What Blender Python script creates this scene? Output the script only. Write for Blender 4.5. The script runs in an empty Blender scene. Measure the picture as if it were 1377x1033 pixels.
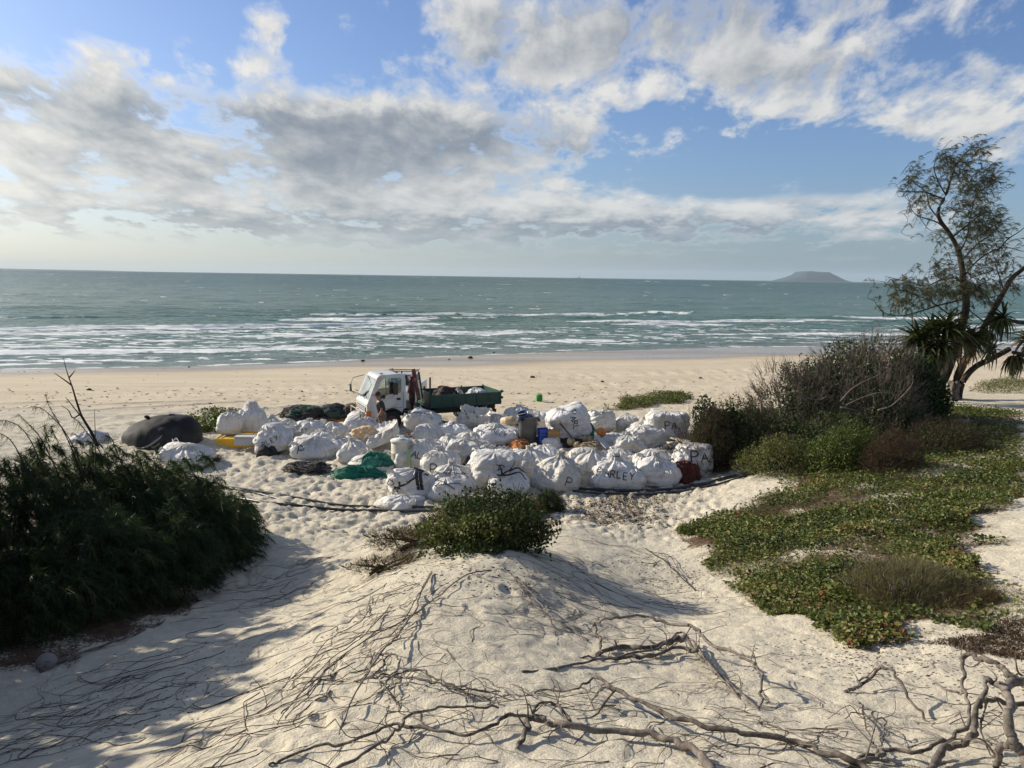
import bpy, bmesh, math, random
import numpy as np
from mathutils import Vector, Matrix
from mathutils.bvhtree import BVHTree
R = math.radians
SC = bpy.context.scene
COL = SC.collection
random.seed(7)
RNG = np.random.default_rng(7)

# ------------------------------------------------------------------ camera
CAM_Z = 6.2
FOC = 1035.0                      # focal length in photo pixels (photo 1377 x 1033)
PITCH = math.atan(144.5 / FOC)
ROLL = math.atan(20.0 / 1377.0)
F = Vector((0, math.cos(PITCH), -math.sin(PITCH)))
U0 = Vector((0, math.sin(PITCH), math.cos(PITCH)))
Hh = Vector((1, 0, 0))
RT = Hh * math.cos(ROLL) + U0 * math.sin(ROLL)
UP = -Hh * math.sin(ROLL) + U0 * math.cos(ROLL)
cam_d = bpy.data.cameras.new('camera')
cam = bpy.data.objects.new('camera', cam_d)
COL.objects.link(cam)
m = Matrix((RT, UP, -F)).transposed().to_4x4()
m.translation = Vector((0, 0, CAM_Z))
cam.matrix_world = m
cam_d.sensor_width = 36.0
cam_d.lens = FOC / 1377.0 * 36.0
cam_d.clip_start = 0.1
cam_d.clip_end = 60000
SC.camera = cam

# ------------------------------------------------------------------ light
SUN_EL, SUN_AZ = 25.0, -66.0      # azimuth from +Y, negative = to the left
sd = bpy.data.lights.new('sun', 'SUN')
sd.energy = 5.0
sd.angle = R(0.6)
sd.color = (1.0, 0.90, 0.74)
sun = bpy.data.objects.new('sun', sd)
COL.objects.link(sun)
sdir = Vector((math.sin(R(SUN_AZ)) * math.cos(R(SUN_EL)), math.cos(R(SUN_AZ)) * math.cos(R(SUN_EL)), math.sin(R(SUN_EL))))
sun.rotation_euler = sdir.to_track_quat('Z', 'Y').to_euler()
SC.view_settings.view_transform = 'Standard'
SC.view_settings.look = 'None'
SC.view_settings.exposure = 0.46
SC.view_settings.gamma = 1.0
SC.view_settings.use_curve_mapping = False
SC.cycles.max_bounces = 6
SC.cycles.transparent_max_bounces = 8
SC.cycles.volume_bounces = 0
SC.cycles.use_denoising = True

# ------------------------------------------------------------------ node helper
class NT:
    def __init__(self, tree):
        self.t = tree; self.n = tree.nodes; self.l = tree.links
    def node(self, typ, **kw):
        nd = self.n.new(typ)
        for k, v in kw.items():
            if k.startswith('i_'):
                key = k[2:]
                key = int(key) if key.isdigit() else key.replace('_', ' ')
                self.put(nd.inputs[key], v)
            else:
                setattr(nd, k, v)
        return nd
    def put(self, sock, v):
        if isinstance(v, bpy.types.NodeSocket): self.l.new(v, sock)
        else: sock.default_value = v
    def math(self, op, a, b=0.0, c=None, clamp=False):
        nd = self.n.new('ShaderNodeMath'); nd.operation = op; nd.use_clamp = clamp
        self.put(nd.inputs[0], a); self.put(nd.inputs[1], b)
        if c is not None: self.put(nd.inputs[2], c)
        return nd.outputs[0]
    def vmath(self, op, a, b=(0, 0, 0)):
        nd = self.n.new('ShaderNodeVectorMath'); nd.operation = op
        self.put(nd.inputs[0], a); self.put(nd.inputs[1], b)
        return nd.outputs[0]
    def mix(self, f, a, b, blend='MIX'):
        nd = self.n.new('ShaderNodeMix'); nd.data_type = 'RGBA'; nd.blend_type = blend
        self.put(nd.inputs[0], f)
        for s, v in ((nd.inputs[6], a), (nd.inputs[7], b)):
            if isinstance(v, tuple) and len(v) == 3: v = v + (1,)
            self.put(s, v)
        return nd.outputs[2]
    def maprange(self, v, a, b, c=0.0, d=1.0, smooth=True):
        nd = self.n.new('ShaderNodeMapRange'); nd.interpolation_type = 'SMOOTHSTEP' if smooth else 'LINEAR'
        self.put(nd.inputs[0], v)
        for i, q in enumerate((a, b, c, d)): self.put(nd.inputs[i + 1], q)
        return nd.outputs[0]
    def noise(self, vec, scale, detail=4, rough=0.5, dist=0.0):
        nd = self.n.new('ShaderNodeTexNoise')
        if vec is not None: self.put(nd.inputs['Vector'], vec)
        nd.inputs['Scale'].default_value = scale; nd.inputs['Detail'].default_value = detail
        nd.inputs['Roughness'].default_value = rough; nd.inputs['Distortion'].default_value = dist
        return nd.outputs[0]
    def ramp(self, f, stops):
        nd = self.n.new('ShaderNodeValToRGB'); cr = nd.color_ramp
        while len(cr.elements) < len(stops): cr.elements.new(0.5)
        for e, (p, c) in zip(cr.elements, stops):
            e.position = p; e.color = (c[0], c[1], c[2], 1)
        self.put(nd.inputs[0], f)
        return nd.outputs[0]
    def attr(self, name):
        nd = self.n.new('ShaderNodeAttribute'); nd.attribute_name = name
        return nd.outputs['Fac']
    def scalevec(self, v, s):
        nd = self.n.new('ShaderNodeMapping'); self.put(nd.inputs[0], v); nd.inputs['Scale'].default_value = s
        return nd.outputs[0]

# ------------------------------------------------------------------ world: sky with clouds
W = bpy.data.worlds.new('World'); SC.world = W; W.use_nodes = True
N = NT(W.node_tree); N.n.clear()
sky = N.node('ShaderNodeTexSky', sky_type='NISHITA', sun_disc=False)
sky.sun_elevation = R(SUN_EL); sky.sun_rotation = R(SUN_AZ)
sky.altitude = 0; sky.air_density = 1.0; sky.dust_density = 1.2; sky.ozone_density = 2.2
tc = N.node('ShaderNodeTexCoord')
D = N.vmath('NORMALIZE', tc.outputs['Generated'])
sx = N.node('ShaderNodeSeparateXYZ', i_0=D)
az = N.math('MULTIPLY', N.math('ARCTAN2', sx.outputs[0], sx.outputs[1]), 57.2958)
el = N.math('MULTIPLY', N.math('ARCSINE', sx.outputs[2]), 57.2958)
def pxsky(px, py):
    d = F * FOC + RT * (px - 688.5) - UP * (py - 516.5); d.normalize()
    return math.degrees(math.atan2(d.x, d.y)), math.degrees(math.asin(d.z))
# cloud banks: photo x, y, half width and half height in photo pixels, weight
BANKS = [(60, 90, 130, 38, .85), (225, 66, 55, 22, .85), (375, 30, 50, 18, .55), (25, 15, 25, 14, .3),
         (200, 200, 300, 62, .80), (470, 140, 150, 45, .60), (600, 170, 170, 50, .55), (430, 245, 330, 50, .75),
         (120, 270, 260, 50, .45), (640, 230, 180, 25, .38), (560, 308, 330, 26, 1.05), (900, 294, 270, 24, 1.0),
         (780, 190, 75, 20, .45), (620, 25, 160, 45, .55), (850, 55, 260, 70, .50), (1000, 20, 280, 45, .50), (760, 95, 45, 18, .4),
         (900, 120, 130, 40, .48), (1250, 60, 220, 55, .36), (1040, 150, 80, 22, .3), (1260, 160, 70, 32, .62),
         (1330, 190, 90, 55, .42), (1110, 278, 100, 16, .6), (730, 140, 60, 30, .25), (350, 75, 30, 12, .45), (1330, 110, 80, 20, .2),
         (420, 60, 60, 22, -.30), (290, 105, 80, 18, -.25), (760, 125, 70, 12, -.2), (1110, 210, 120, 30, -.40),
         (950, 215, 200, 26, -.35), (100, 20, 130, 22, -.25), (640, 95, 60, 14, -.2), (560, 55, 60, 25, -.1), (750, 215, 60, 12, -.2)]
# shaded undersides of the banks
DARK = [(60, 110, 130, 18, .5), (330, 165, 330, 26, 1.0), (560, 175, 150, 24, .7), (480, 215, 170, 40, .85), (240, 230, 220, 26, .35), (620, 318, 300, 20, 1.2), (330, 310, 220, 20, .75), (920, 314, 230, 14, 1.0),
        (840, 312, 180, 14, .6), (660, 75, 110, 18, .6), (880, 35, 200, 30, .75), (1060, 85, 130, 22, .35), (770, 200, 60, 10, .7), (1250, 80, 150, 30, .5),
        (210, 290, 150, 14, .4), (500, 100, 50, 10, .4), (1310, 195, 90, 25, .4), (380, 75, 20, 5, .2), (1000, 0, 260, 20, .4)]
def blobs(vec, lst):
    tot = 0.0
    for px, py, hw, hh, w in lst:
        a, e = pxsky(px, py); sa = hw / FOC * 57.3; se = hh / FOC * 57.3
        nd = N.node('ShaderNodeVectorMath', operation='MULTIPLY_ADD', i_0=vec, i_1=(1 / sa, 1 / se, 0), i_2=(-a / sa, -e / se, 0))
        q = N.node('ShaderNodeVectorMath', operation='DOT_PRODUCT', i_0=nd.outputs[0], i_1=nd.outputs[0]).outputs['Value']
        tot = N.math('MULTIPLY_ADD', N.math('POWER', 0.45, q), w, tot)
    return tot
def cnoise(azs, els, dt):
    # the layer seen in perspective: flattened towards the horizon
    inv = N.math('DIVIDE', 60.0, N.math('ADD', N.math('MAXIMUM', els, -2.0), 11.0))
    cx = N.math('MULTIPLY', N.math('MULTIPLY', azs, 0.10), N.math('POWER', inv, 0.45))
    cy = N.math('MULTIPLY', inv, 1.9)
    v = N.node('ShaderNodeCombineXYZ', i_0=cx, i_1=cy, i_2=3.7).outputs[0]
    return N.math('MULTIPLY', N.math('SUBTRACT', N.noise(v, 1.5, dt, 0.60, 0.15), 0.5), NA)
NA = 4.7
ae = N.node('ShaderNodeCombineXYZ', i_0=az, i_1=el).outputs[0]
n0 = cnoise(az, el, 8)
n1 = cnoise(N.math('ADD', az, -0.7), N.math('ADD', el, 0.9), 5)
# edges of the banks wander with the broad noise
wv = N.node('ShaderNodeVectorMath', operation='MULTIPLY_ADD', i_0=N.node('ShaderNodeCombineXYZ', i_0=n1, i_1=n0).outputs[0], i_1=(1.5, 0.8, 0), i_2=ae).outputs[0]
beyond = N.math('MULTIPLY', N.math('MAXIMUM', N.maprange(N.math('ABSOLUTE', az), 36.0, 55.0), N.maprange(el, 22.0, 36.0)), 0.52)   # the broken cloud goes on all round, unseen cover added to whiten the fill
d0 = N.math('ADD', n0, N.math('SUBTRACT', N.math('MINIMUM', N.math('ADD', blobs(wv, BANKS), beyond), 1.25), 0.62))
fade = N.maprange(el, 0.9, 3.2)
alpha = N.math('MULTIPLY', N.maprange(d0, -0.30, 0.62), fade)
shade = N.math('ADD', N.math('MULTIPLY', N.math('SUBTRACT', n1, n0), 0.42), N.math('MULTIPLY', N.math('MINIMUM', blobs(wv, DARK), 1.1), 0.62))
shade = N.math('ADD', shade, N.math('ADD', N.math('MULTIPLY', N.maprange(d0, 0.3, 1.6), 0.15), N.math('MULTIPLY', beyond, 1.3)))  # out-of-view cloud greyed to hold down the fill light
shade = N.math('MAXIMUM', N.math('MINIMUM', N.math('MULTIPLY', N.maprange(N.math('ADD', shade, 0.10), -0.35, 1.25), N.maprange(d0, -0.1, 0.4)), 1.0), 0.0)
glow = N.math('EXPONENT', N.math('MULTIPLY', N.math('POWER', N.math('DIVIDE', N.math('SUBTRACT', az, SUN_AZ + 14), 24.0), 2.0), -1.0))
glow2 = N.math('MULTIPLY', glow, N.math('EXPONENT', N.math('MULTIPLY', N.math('POWER', N.math('DIVIDE', N.math('SUBTRACT', el, 14.0), 26.0), 2.0), -1.0)))
lit = N.mix(glow2, (6.9, 6.85, 6.7), (9.4, 9.0, 8.0))
drk = N.mix(glow2, (1.75, 2.15, 2.75), (3.8, 4.2, 4.5))
ccol = N.mix(shade, lit, drk)
skyb = N.mix(0.82, sky.outputs[0], (0.72, 0.86, 1.16), 'MULTIPLY')
skyc = N.mix(alpha, skyb, ccol)
# moist air low over the sea
lowf = N.math('MULTIPLY', N.math('EXPONENT', N.math('MULTIPLY', N.math('MAXIMUM', el, 0.0), -0.28)), 0.72)
lowc = N.mix(N.maprange(az, -34.0, 30.0), (6.6, 6.8, 6.1), (2.0, 3.0, 4.0))
skyc = N.mix(lowf, skyc, lowc)
bg = N.node('ShaderNodeBackground', i_Color=skyc, i_Strength=0.086)
wo = N.node('ShaderNodeOutputWorld', i_Surface=bg.outputs[0])

# ------------------------------------------------------------------ noise in numpy
def _h(ix, iy, iz, seed):
    h = (ix.astype(np.int64) * 374761393 + iy.astype(np.int64) * 668265263 + iz.astype(np.int64) * 2147483647 + seed * 1274126177) & 0xFFFFFFFF
    h = ((h ^ (h >> 13)) * 1274126177) & 0xFFFFFFFF
    h = (h ^ (h >> 16)) & 0xFFFFFFFF
    h = (h * 2246822519) & 0xFFFFFFFF
    return ((h ^ (h >> 15)) & 0xFFFFFF) / float(0xFFFFFF) * 2 - 1
def noise2(x, y, seed=0):
    x = np.asarray(x, float); y = np.asarray(y, float)
    ix = np.floor(x); iy = np.floor(y); fx = x - ix; fy = y - iy
    fx = fx * fx * fx * (fx * (fx * 6 - 15) + 10); fy = fy * fy * fy * (fy * (fy * 6 - 15) + 10)
    z = np.zeros_like(ix)
    a = _h(ix, iy, z, seed); b = _h(ix + 1, iy, z, seed); c = _h(ix, iy + 1, z, seed); d = _h(ix + 1, iy + 1, z, seed)
    return (a * (1 - fx) + b * fx) * (1 - fy) + (c * (1 - fx) + d * fx) * fy
def fbm2(x, y, o=4, seed=0, g=0.5):
    s = 0; a = 1.0; t = 0
    for i in range(o):
        s = s + a * noise2(x * 2 ** i + 17.3 * i, y * 2 ** i - 9.1 * i, seed + i); t += a; a *= g
    return s / t
def noise3(x, y, z, seed=0):
    ix = np.floor(x); iy = np.floor(y); iz = np.floor(z); f = []
    for v, i in ((x, ix), (y, iy), (z, iz)):
        q = v - i; f.append(q * q * (3 - 2 * q))
    fx, fy, fz = f; r = 0
    for dx in (0, 1):
        for dy in (0, 1):
            for dz in (0, 1):
                w = (fx if dx else 1 - fx) * (fy if dy else 1 - fy) * (fz if dz else 1 - fz)
                r = r + w * _h(ix + dx, iy + dy, iz + dz, seed)
    return r
def sstep(a, b, x):
    t = np.clip((x - a) / (b - a), 0, 1); return t * t * (3 - 2 * t)

# ------------------------------------------------------------------ object helpers
def tag(o, label=None, cat=None, group=None, kind=None):
    if label: o['label'] = label
    if cat: o['category'] = cat
    if group: o['group'] = group
    if kind: o['kind'] = kind
    return o
def empty(name, loc, rz=0.0):
    o = bpy.data.objects.new(name, None); COL.objects.link(o)
    o.location = loc; o.rotation_euler = (0, 0, rz); o.empty_display_size = 0.2
    return o
def link(name, me, parent=None, loc=None):
    o = bpy.data.objects.new(name, me); COL.objects.link(o)
    if parent is not None: o.parent = parent
    if loc is not None: o.location = loc
    return o
def npmesh(name, verts, faces, mat=None, smooth=True, attrs=None):
    """faces: list of int arrays (n,k)"""
    me = bpy.data.meshes.new(name)
    verts = np.asarray(verts, dtype=np.float32)
    if not isinstance(faces, (list, tuple)): faces = [faces]
    faces = [np.asarray(f, dtype=np.int32) for f in faces if len(f)]
    me.vertices.add(len(verts)); me.vertices.foreach_set('co', verts.ravel())
    li = np.concatenate([f.ravel() for f in faces])
    tot = np.concatenate([np.full(len(f), f.shape[1], np.int32) for f in faces])
    st = np.concatenate([[0], np.cumsum(tot)[:-1]]).astype(np.int32)
    me.loops.add(len(li)); me.loops.foreach_set('vertex_index', li)
    me.polygons.add(len(tot)); me.polygons.foreach_set('loop_start', st); me.polygons.foreach_set('loop_total', tot)
    me.update(calc_edges=True)
    me.polygons.foreach_set('use_smooth', np.full(len(tot), bool(smooth)))
    if attrs:
        for k, v in attrs.items():
            a = me.attributes.new(k, 'FLOAT', 'POINT'); a.data.foreach_set('value', np.asarray(v, np.float32))
    if mat: me.materials.append(mat)
    return me
def join_arr(parts):
    """parts: list of (verts, faces, attr) with equal face width"""
    vs, fs, at, n = [], [], [], 0
    for v, f, a in parts:
        vs.append(v); fs.append(np.asarray(f) + n); at.append(a); n += len(v)
    return np.concatenate(vs), np.concatenate(fs), np.concatenate(at)
def tube_arr(pts, rad, k=5, tint=0.5):
    P = np.asarray(pts, float); n = len(P)
    rad = np.asarray(rad, float) * np.ones(n)
    T = np.gradient(P, axis=0); T /= np.linalg.norm(T, axis=1)[:, None] + 1e-9
    ref = np.array([0.31, 0.2, 1.0]); ref = ref / np.linalg.norm(ref)
    A = np.cross(T, ref); nl = np.linalg.norm(A, axis=1)
    A[nl < 0.15] = np.cross(T[nl < 0.15], [1.0, 0.1, 0.0])
    A /= np.linalg.norm(A, axis=1)[:, None] + 1e-9
    B = np.cross(T, A)
    th = np.arange(k) * 2 * np.pi / k
    V = P[:, None, :] + rad[:, None, None] * (np.cos(th)[None, :, None] * A[:, None, :] + np.sin(th)[None, :, None] * B[:, None, :])
    V = V.reshape(-1, 3)
    i = np.arange(n - 1)[:, None] * k; j = np.arange(k)[None, :]; j2 = (j + 1) % k
    Fq = np.stack([i + j, i + j2, i + k + j2, i + k + j], -1).reshape(-1, 4)
    # closing tips as a degenerate ring pulled to the point
    V = np.vstack([V, P[0], P[-1]]); a, b = len(V) - 2, len(V) - 1
    jj = np.arange(k); j3 = (jj + 1) % k
    c0 = np.stack([np.full(k, a), j3, jj, np.full(k, a)], -1); c1 = np.stack([np.full(k, b), (n - 1) * k + jj, (n - 1) * k + j3, np.full(k, b)], -1)
    return V, Fq, np.full(len(V), tint), np.vstack([c0[:, :3], c1[:, :3]])
def tubes_mesh(name, tubes, mat, k=5, smooth=True):
    """tubes: list of (pts, rad[, tint])"""
    vs, q, t, at, n = [], [], [], [], 0
    for tb in tubes:
        V, Fq, A, C = tube_arr(tb[0], tb[1], k, tb[2] if len(tb) > 2 else 0.5)
        vs.append(V); q.append(Fq + n); t.append(C + n); at.append(A); n += len(V)
    return npmesh(name, np.concatenate(vs), [np.concatenate(q), np.concatenate(t)], mat, smooth, {'tint': np.concatenate(at)})
def smooth_path(pts, n):
    """Catmull-Rom resample"""
    P = np.asarray(pts, float)
    if len(P) < 3:
        return P[0] + (P[-1] - P[0]) * np.linspace(0, 1, n)[:, None]
    Q = np.vstack([2 * P[0] - P[1], P, 2 * P[-1] - P[-2]])
    s = np.linspace(0, len(P) - 1 - 1e-6, n); i = s.astype(int); t = (s - i)[:, None]
    a, b, c, d = Q[i], Q[i + 1], Q[i + 2], Q[i + 3]
    return 0.5 * (2 * b + (c - a) * t + (2 * a - 5 * b + 4 * c - d) * t ** 2 + (3 * b - a - 3 * c + d) * t ** 3)
def unit(v):
    return v / (np.linalg.norm(v, axis=-1, keepdims=True) + 1e-9)
def ribbons(p, d, L, w, bend, tint, seg=2, rng=RNG):
    """narrow blades: root p (n,3), direction d, length L, width w, bend vector added with t^2"""
    n = len(p); d = unit(d); L = np.asarray(L) * np.ones(n); w = np.asarray(w) * np.ones(n)
    side = unit(np.cross(d, rng.normal(size=(n, 3))))
    V = []
    for s in range(seg + 1):
        t = s / seg; c = p + d * (L * t)[:, None] + bend * (L * t * t)[:, None]
        ww = (w * (1.0, 0.9, 0.15)[s] if seg == 2 else w * (1 - 0.85 * t)) * 0.5
        V += [c - side * ww[:, None], c + side * ww[:, None]]
    V = np.stack(V, 1).reshape(-1, 3); k = 2 * (seg + 1); b = np.arange(n)[:, None] * k
    Fq = np.concatenate([b + np.array([2 * s, 2 * s + 1, 2 * s + 3, 2 * s + 2]) for s in range(seg)], 0)
    return V, Fq, np.repeat(tint, k)
def leaves(p, d, up, L, w, tint, cup=0.15):
    """six-cornered leaves, midrib along d, facing up"""
    n = len(p); d = unit(d); s = unit(np.cross(d, up)); nrm = np.cross(s, d)
    L = (np.asarray(L) * np.ones(n))[:, None]; w = (np.asarray(w) * np.ones(n))[:, None]
    base = p; tip = p + d * L
    l1 = p + d * L * .3 - s * w * .5 + nrm * w * cup; l2 = p + d * L * .75 - s * w * .42 + nrm * w * cup
    r1 = p + d * L * .3 + s * w * .5 + nrm * w * cup; r2 = p + d * L * .75 + s * w * .42 + nrm * w * cup
    V = np.stack([base, l1, l2, tip, r2, r1], 1).reshape(-1, 3); b = np.arange(n)[:, None] * 6
    Fq = np.concatenate([b + np.array([0, 3, 2, 1]), b + np.array([0, 5, 4, 3])], 0)
    return V, Fq, np.repeat(tint, 6)
def bmobj(name, bm, mat, parent=None, smooth=False, bevel=0.0):
    me = bpy.data.meshes.new(name)
    if bevel:
        bmesh.ops.bevel(bm, geom=[e for e in bm.edges if len(e.link_faces) == 2 and e.calc_face_angle(0) > 0.6], offset=bevel, segments=2, affect='EDGES', clamp_overlap=True)
    bmesh.ops.recalc_face_normals(bm, faces=bm.faces)
    bm.to_mesh(me); bm.free()
    if smooth:
        for p in me.polygons: p.use_smooth = True
    if mat: me.materials.append(mat)
    return link(name, me, parent)
def bm_box(bm, lo, hi, rot=None):
    c = [(a + b) / 2 for a, b in zip(lo, hi)]; s = [abs(b - a) for a, b in zip(lo, hi)]
    M = Matrix.Translation(c) @ (rot or Matrix.Identity(4)) @ Matrix.Diagonal((s[0], s[1], s[2], 1))
    return bmesh.ops.create_cube(bm, size=1.0, matrix=M)['verts']
def bm_cyl(bm, a, b, r, r2=None, n=16):
    a = Vector(a); b = Vector(b); d = b - a
    M = Matrix.Translation((a + b) / 2) @ d.to_track_quat('Z', 'Y').to_matrix().to_4x4()
    return bmesh.ops.create_cone(bm, cap_ends=True, segments=n, radius1=r, radius2=r if r2 is None else r2, depth=d.length, matrix=M)['verts']
def bm_plate(outer, holes, y0, y1, f):
    """plate with holes; f maps (u,v,depth) to a point"""
    bm = bmesh.new(); ed = []
    for loop in [outer] + list(holes):
        vs = [bm.verts.new((u, v, 0)) for u, v in loop]
        ed += [bm.edges.new((vs[i], vs[(i + 1) % len(vs)])) for i in range(len(vs))]
    bmesh.ops.triangle_fill(bm, use_beauty=True, use_dissolve=True, edges=ed)
    g = bmesh.ops.extrude_face_region(bm, geom=bm.faces[:])
    top = set(v for v in g['geom'] if isinstance(v, bmesh.types.BMVert))
    for v in bm.verts: v.co = Vector(f(v.co.x, v.co.y, y1 if v in top else y0))
    return bm

# ------------------------------------------------------------------ materials
def mat(name, color, rough=0.6, metal=0.0, var=0.0, vscale=4.0, bump=0.0, bscale=40.0, spec=0.5, coord='Object', trans=0.0, dirt=None, dscale=2.0):
    M = bpy.data.materials.new(name); M.use_nodes = True
    T = NT(M.node_tree); b = T.n['Principled BSDF']
    tc = T.node('ShaderNodeTexCoord'); co = tc.outputs[coord]
    c = color + (1,)
    if var:
        nz = T.noise(co, vscale, 5, 0.6)
        lo = tuple(x * (1 - var) for x in color) + (1,); hi = tuple(min(1, x * (1 + var)) for x in color) + (1,)
        c = T.mix(nz, lo, hi)
    if dirt:
        nz = T.noise(co, dscale, 6, 0.65)
        c = T.mix(T.maprange(nz, 0.48, 0.7), c, dirt)
    T.put(b.inputs['Base Color'], c)
    b.inputs['Roughness'].default_value = rough; b.inputs['Metallic'].default_value = metal
    b.inputs['Specular IOR Level'].default_value = spec
    if bump:
        bp = T.node('ShaderNodeBump', i_Strength=bump, i_Distance=0.02, i_Height=T.noise(co, bscale, 4, 0.6))
        T.l.new(bp.outputs[0], b.inputs['Normal'])
    return M
def leafmat(name, stops, rough=0.5, transl=0.3, spec=0.35):
    M = bpy.data.materials.new(name); M.use_nodes = True
    T = NT(M.node_tree); b = T.n['Principled BSDF']; out = T.n['Material Output']
    c = T.ramp(T.attr('tint'), stops)
    T.put(b.inputs['Base Color'], c); b.inputs['Roughness'].default_value = rough
    b.inputs['Specular IOR Level'].default_value = spec
    tr = T.node('ShaderNodeBsdfTranslucent', i_Color=T.mix(0.5, c, (1.0, 1.15, 0.5), 'MULTIPLY'))
    mx = T.node('ShaderNodeMixShader', i_0=transl, i_1=b.outputs[0], i_2=tr.outputs[0])
    T.l.new(mx.outputs[0], out.inputs[0])
    return M
def barkmat(name, a, b_, rough=0.85, vs=6.0):
    M = bpy.data.materials.new(name); M.use_nodes = True
    T = NT(M.node_tree); b = T.n['Principled BSDF']; tc = T.node('ShaderNodeTexCoord')
    nz = T.noise(T.scalevec(tc.outputs['Object'], (1, 1, 0.4)), vs, 6, 0.7)
    f = T.math('ADD', T.math('MULTIPLY', T.math('SUBTRACT', T.attr('tint'), 0.5), 0.8), T.maprange(nz, 0.3, 0.7))
    T.put(b.inputs['Base Color'], T.mix(T.math('MAXIMUM', T.math('MINIMUM', f, 1.0), 0.0), a, b_))
    b.inputs['Roughness'].default_value = rough; b.inputs['Specular IOR Level'].default_value = 0.2
    bp = T.node('ShaderNodeBump', i_Strength=0.6, i_Distance=0.012, i_Height=T.noise(T.scalevec(tc.outputs['Object'], (1, 1, 0.35)), vs * 7, 4, 0.7))
    T.l.new(bp.outputs[0], b.inputs['Normal'])
    return M
# ------------------------------------------------------------------ terrain
SEA = -1.3
def ray(px, py):
    d = F * FOC + RT * (px - 688.5) - UP * (py - 516.5)
    return d / d.y
def at_z(px, py, z):
    d = ray(px, py); k = (z - CAM_Z) / d.z
    return (d.x * k, k, z)
CTRL = [  # photo x, photo y, height of the ground there
 (0,1033,1.75),(150,1033,2.25),(270,1033,2.6),(400,1033,2.75),(690,1033,2.9),(1000,1033,2.9),(1377,1033,2.75),
 (0,960,1.3),(150,950,1.45),(300,940,1.85),(420,930,2.35),(560,930,2.6),(690,900,2.45),(900,900,2.0),(1060,930,2.25),(1200,930,2.25),(1377,900,2.3),
 (0,900,1.15),(120,880,1.05),(250,880,1.3),(380,850,1.6),(470,850,2.1),(600,850,2.35),
 (250,810,.60),(340,780,.45),(430,800,.80),(500,785,1.45),(570,770,1.85),(640,755,1.95),(700,745,1.85),
 (355,720,.28),(420,740,.35),(480,740,.5),(540,722,1.05),
 (800,770,1.05),(770,830,1.65),(870,800,.85),(900,850,1.4),(1000,850,1.55),(1100,880,1.85),
 (760,705,.75),(820,720,.45),(880,740,.38),(950,785,.75),(850,680,.08),(900,700,.15),
 (300,690,.05),(420,690,.03),(520,690,.05),(600,685,.1),(750,670,.02),
 (150,600,0),(260,600,0),(400,600,0),(500,620,0),(700,620,0),(850,650,0),(940,640,.03),(960,680,.25),(600,575,0),(760,575,0),(900,580,.05),
 (920,720,.4),(1000,650,.35),(1000,720,.75),(1100,650,.75),(1200,640,1.1),(1300,640,1.35),(1377,640,1.5),
 (1100,750,1.25),(1250,750,1.65),(1377,730,2.0),(1330,790,2.0),(1200,860,1.9),(1060,800,1.3),
 (950,580,.2),(1050,575,.7),(1150,580,1.0),(1250,585,1.2),(1377,580,1.55),
 (1290,530,1.25),(1377,535,1.35),(1200,535,1.0),
 (0,560,-.05),(200,545,-.1),(450,545,-.1),(700,540,-.1),(900,535,-.1),(1000,525,-.15),
 (0,530,-.45),(300,525,-.42),(600,520,-.45),(900,510,-.5),(1150,505,-.35),(1377,506,-.1),
 (0,497,-1.3),(240,493,-1.3),(480,484,-1.3),(688,476,-1.3),(1000,467,-1.3),(1200,465,-1.3),(1377,466,-1.3),
 (300,508,-.85),(688,498,-.8),(1000,488,-.85),(1377,488,-.9)]
WCTRL = [(0,0,4.55),(-7,1,3.2),(7,0,4.5),(0,-5,5.0),(-14,-4,4.2),(14,-4,5.0),(-16,8,2.0),(14,6,3.4),
 (-7.5,12.5,.9),(-11,16,.6),(-6.5,19,.2),(-20,18,.8),(0.3,18.3,.12),(-1.5,17.8,.1),(-.2,14.0,1.15),(.9,13.6,1.2),(-.2,15.6,.45),
 (24,20,1.9),(28,32,1.5),(-40,30,.2),(40,45,.6),
 (-70,46,SEA),(-90,100,-4),(0,110,-2.6),(60,120,-2.4),(90,95,SEA),(60,150,-4),(-30,80,-2.4)]
pts = [at_z(*c) for c in CTRL] + list(WCTRL)
cp = np.array(pts, float)
def tcoord(x, y):
    yy = np.maximum(np.asarray(y, float) + 6.0, 0.6)
    return np.stack([np.asarray(x, float) / yy * 1.6, np.log(yy) * 1.25], -1)
CT = tcoord(cp[:, 0], cp[:, 1])
def _phi(r2):
    return 0.5 * r2 * np.log(r2 + 1e-12)
n_ = len(CT)
K = _phi(((CT[:, None] - CT[None]) ** 2).sum(-1)) + np.eye(n_) * 0.0015
Pm = np.hstack([np.ones((n_, 1)), CT])
A_ = np.block([[K, Pm], [Pm.T, np.zeros((3, 3))]])
SOL = np.linalg.solve(A_, np.concatenate([cp[:, 2], np.zeros(3)]))
def hbase(x, y):
    c = tcoord(x, y); sh = c.shape[:-1]; c = c.reshape(-1, 2)
    out = np.empty(len(c))
    for i in range(0, len(c), 60000):
        q = c[i:i + 60000]; r2 = ((q[:, None] - CT[None]) ** 2).sum(-1)
        out[i:i + 60000] = _phi(r2) @ SOL[:n_] + SOL[n_] + q @ SOL[n_ + 1:]
    return out.reshape(sh)
def shore_y(x):
    sp = np.array([at_z(*c) for c in CTRL if c[2] == -1.3]); sp = sp[np.argsort(sp[:, 0])]
    return np.interp(x, np.concatenate([[-400, -70], sp[:, 0], [120, 400]]), np.concatenate([[20, 46], sp[:, 1], [98, 100]]))
def smooth_h(x, y):
    return hbase(x, y)
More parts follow.
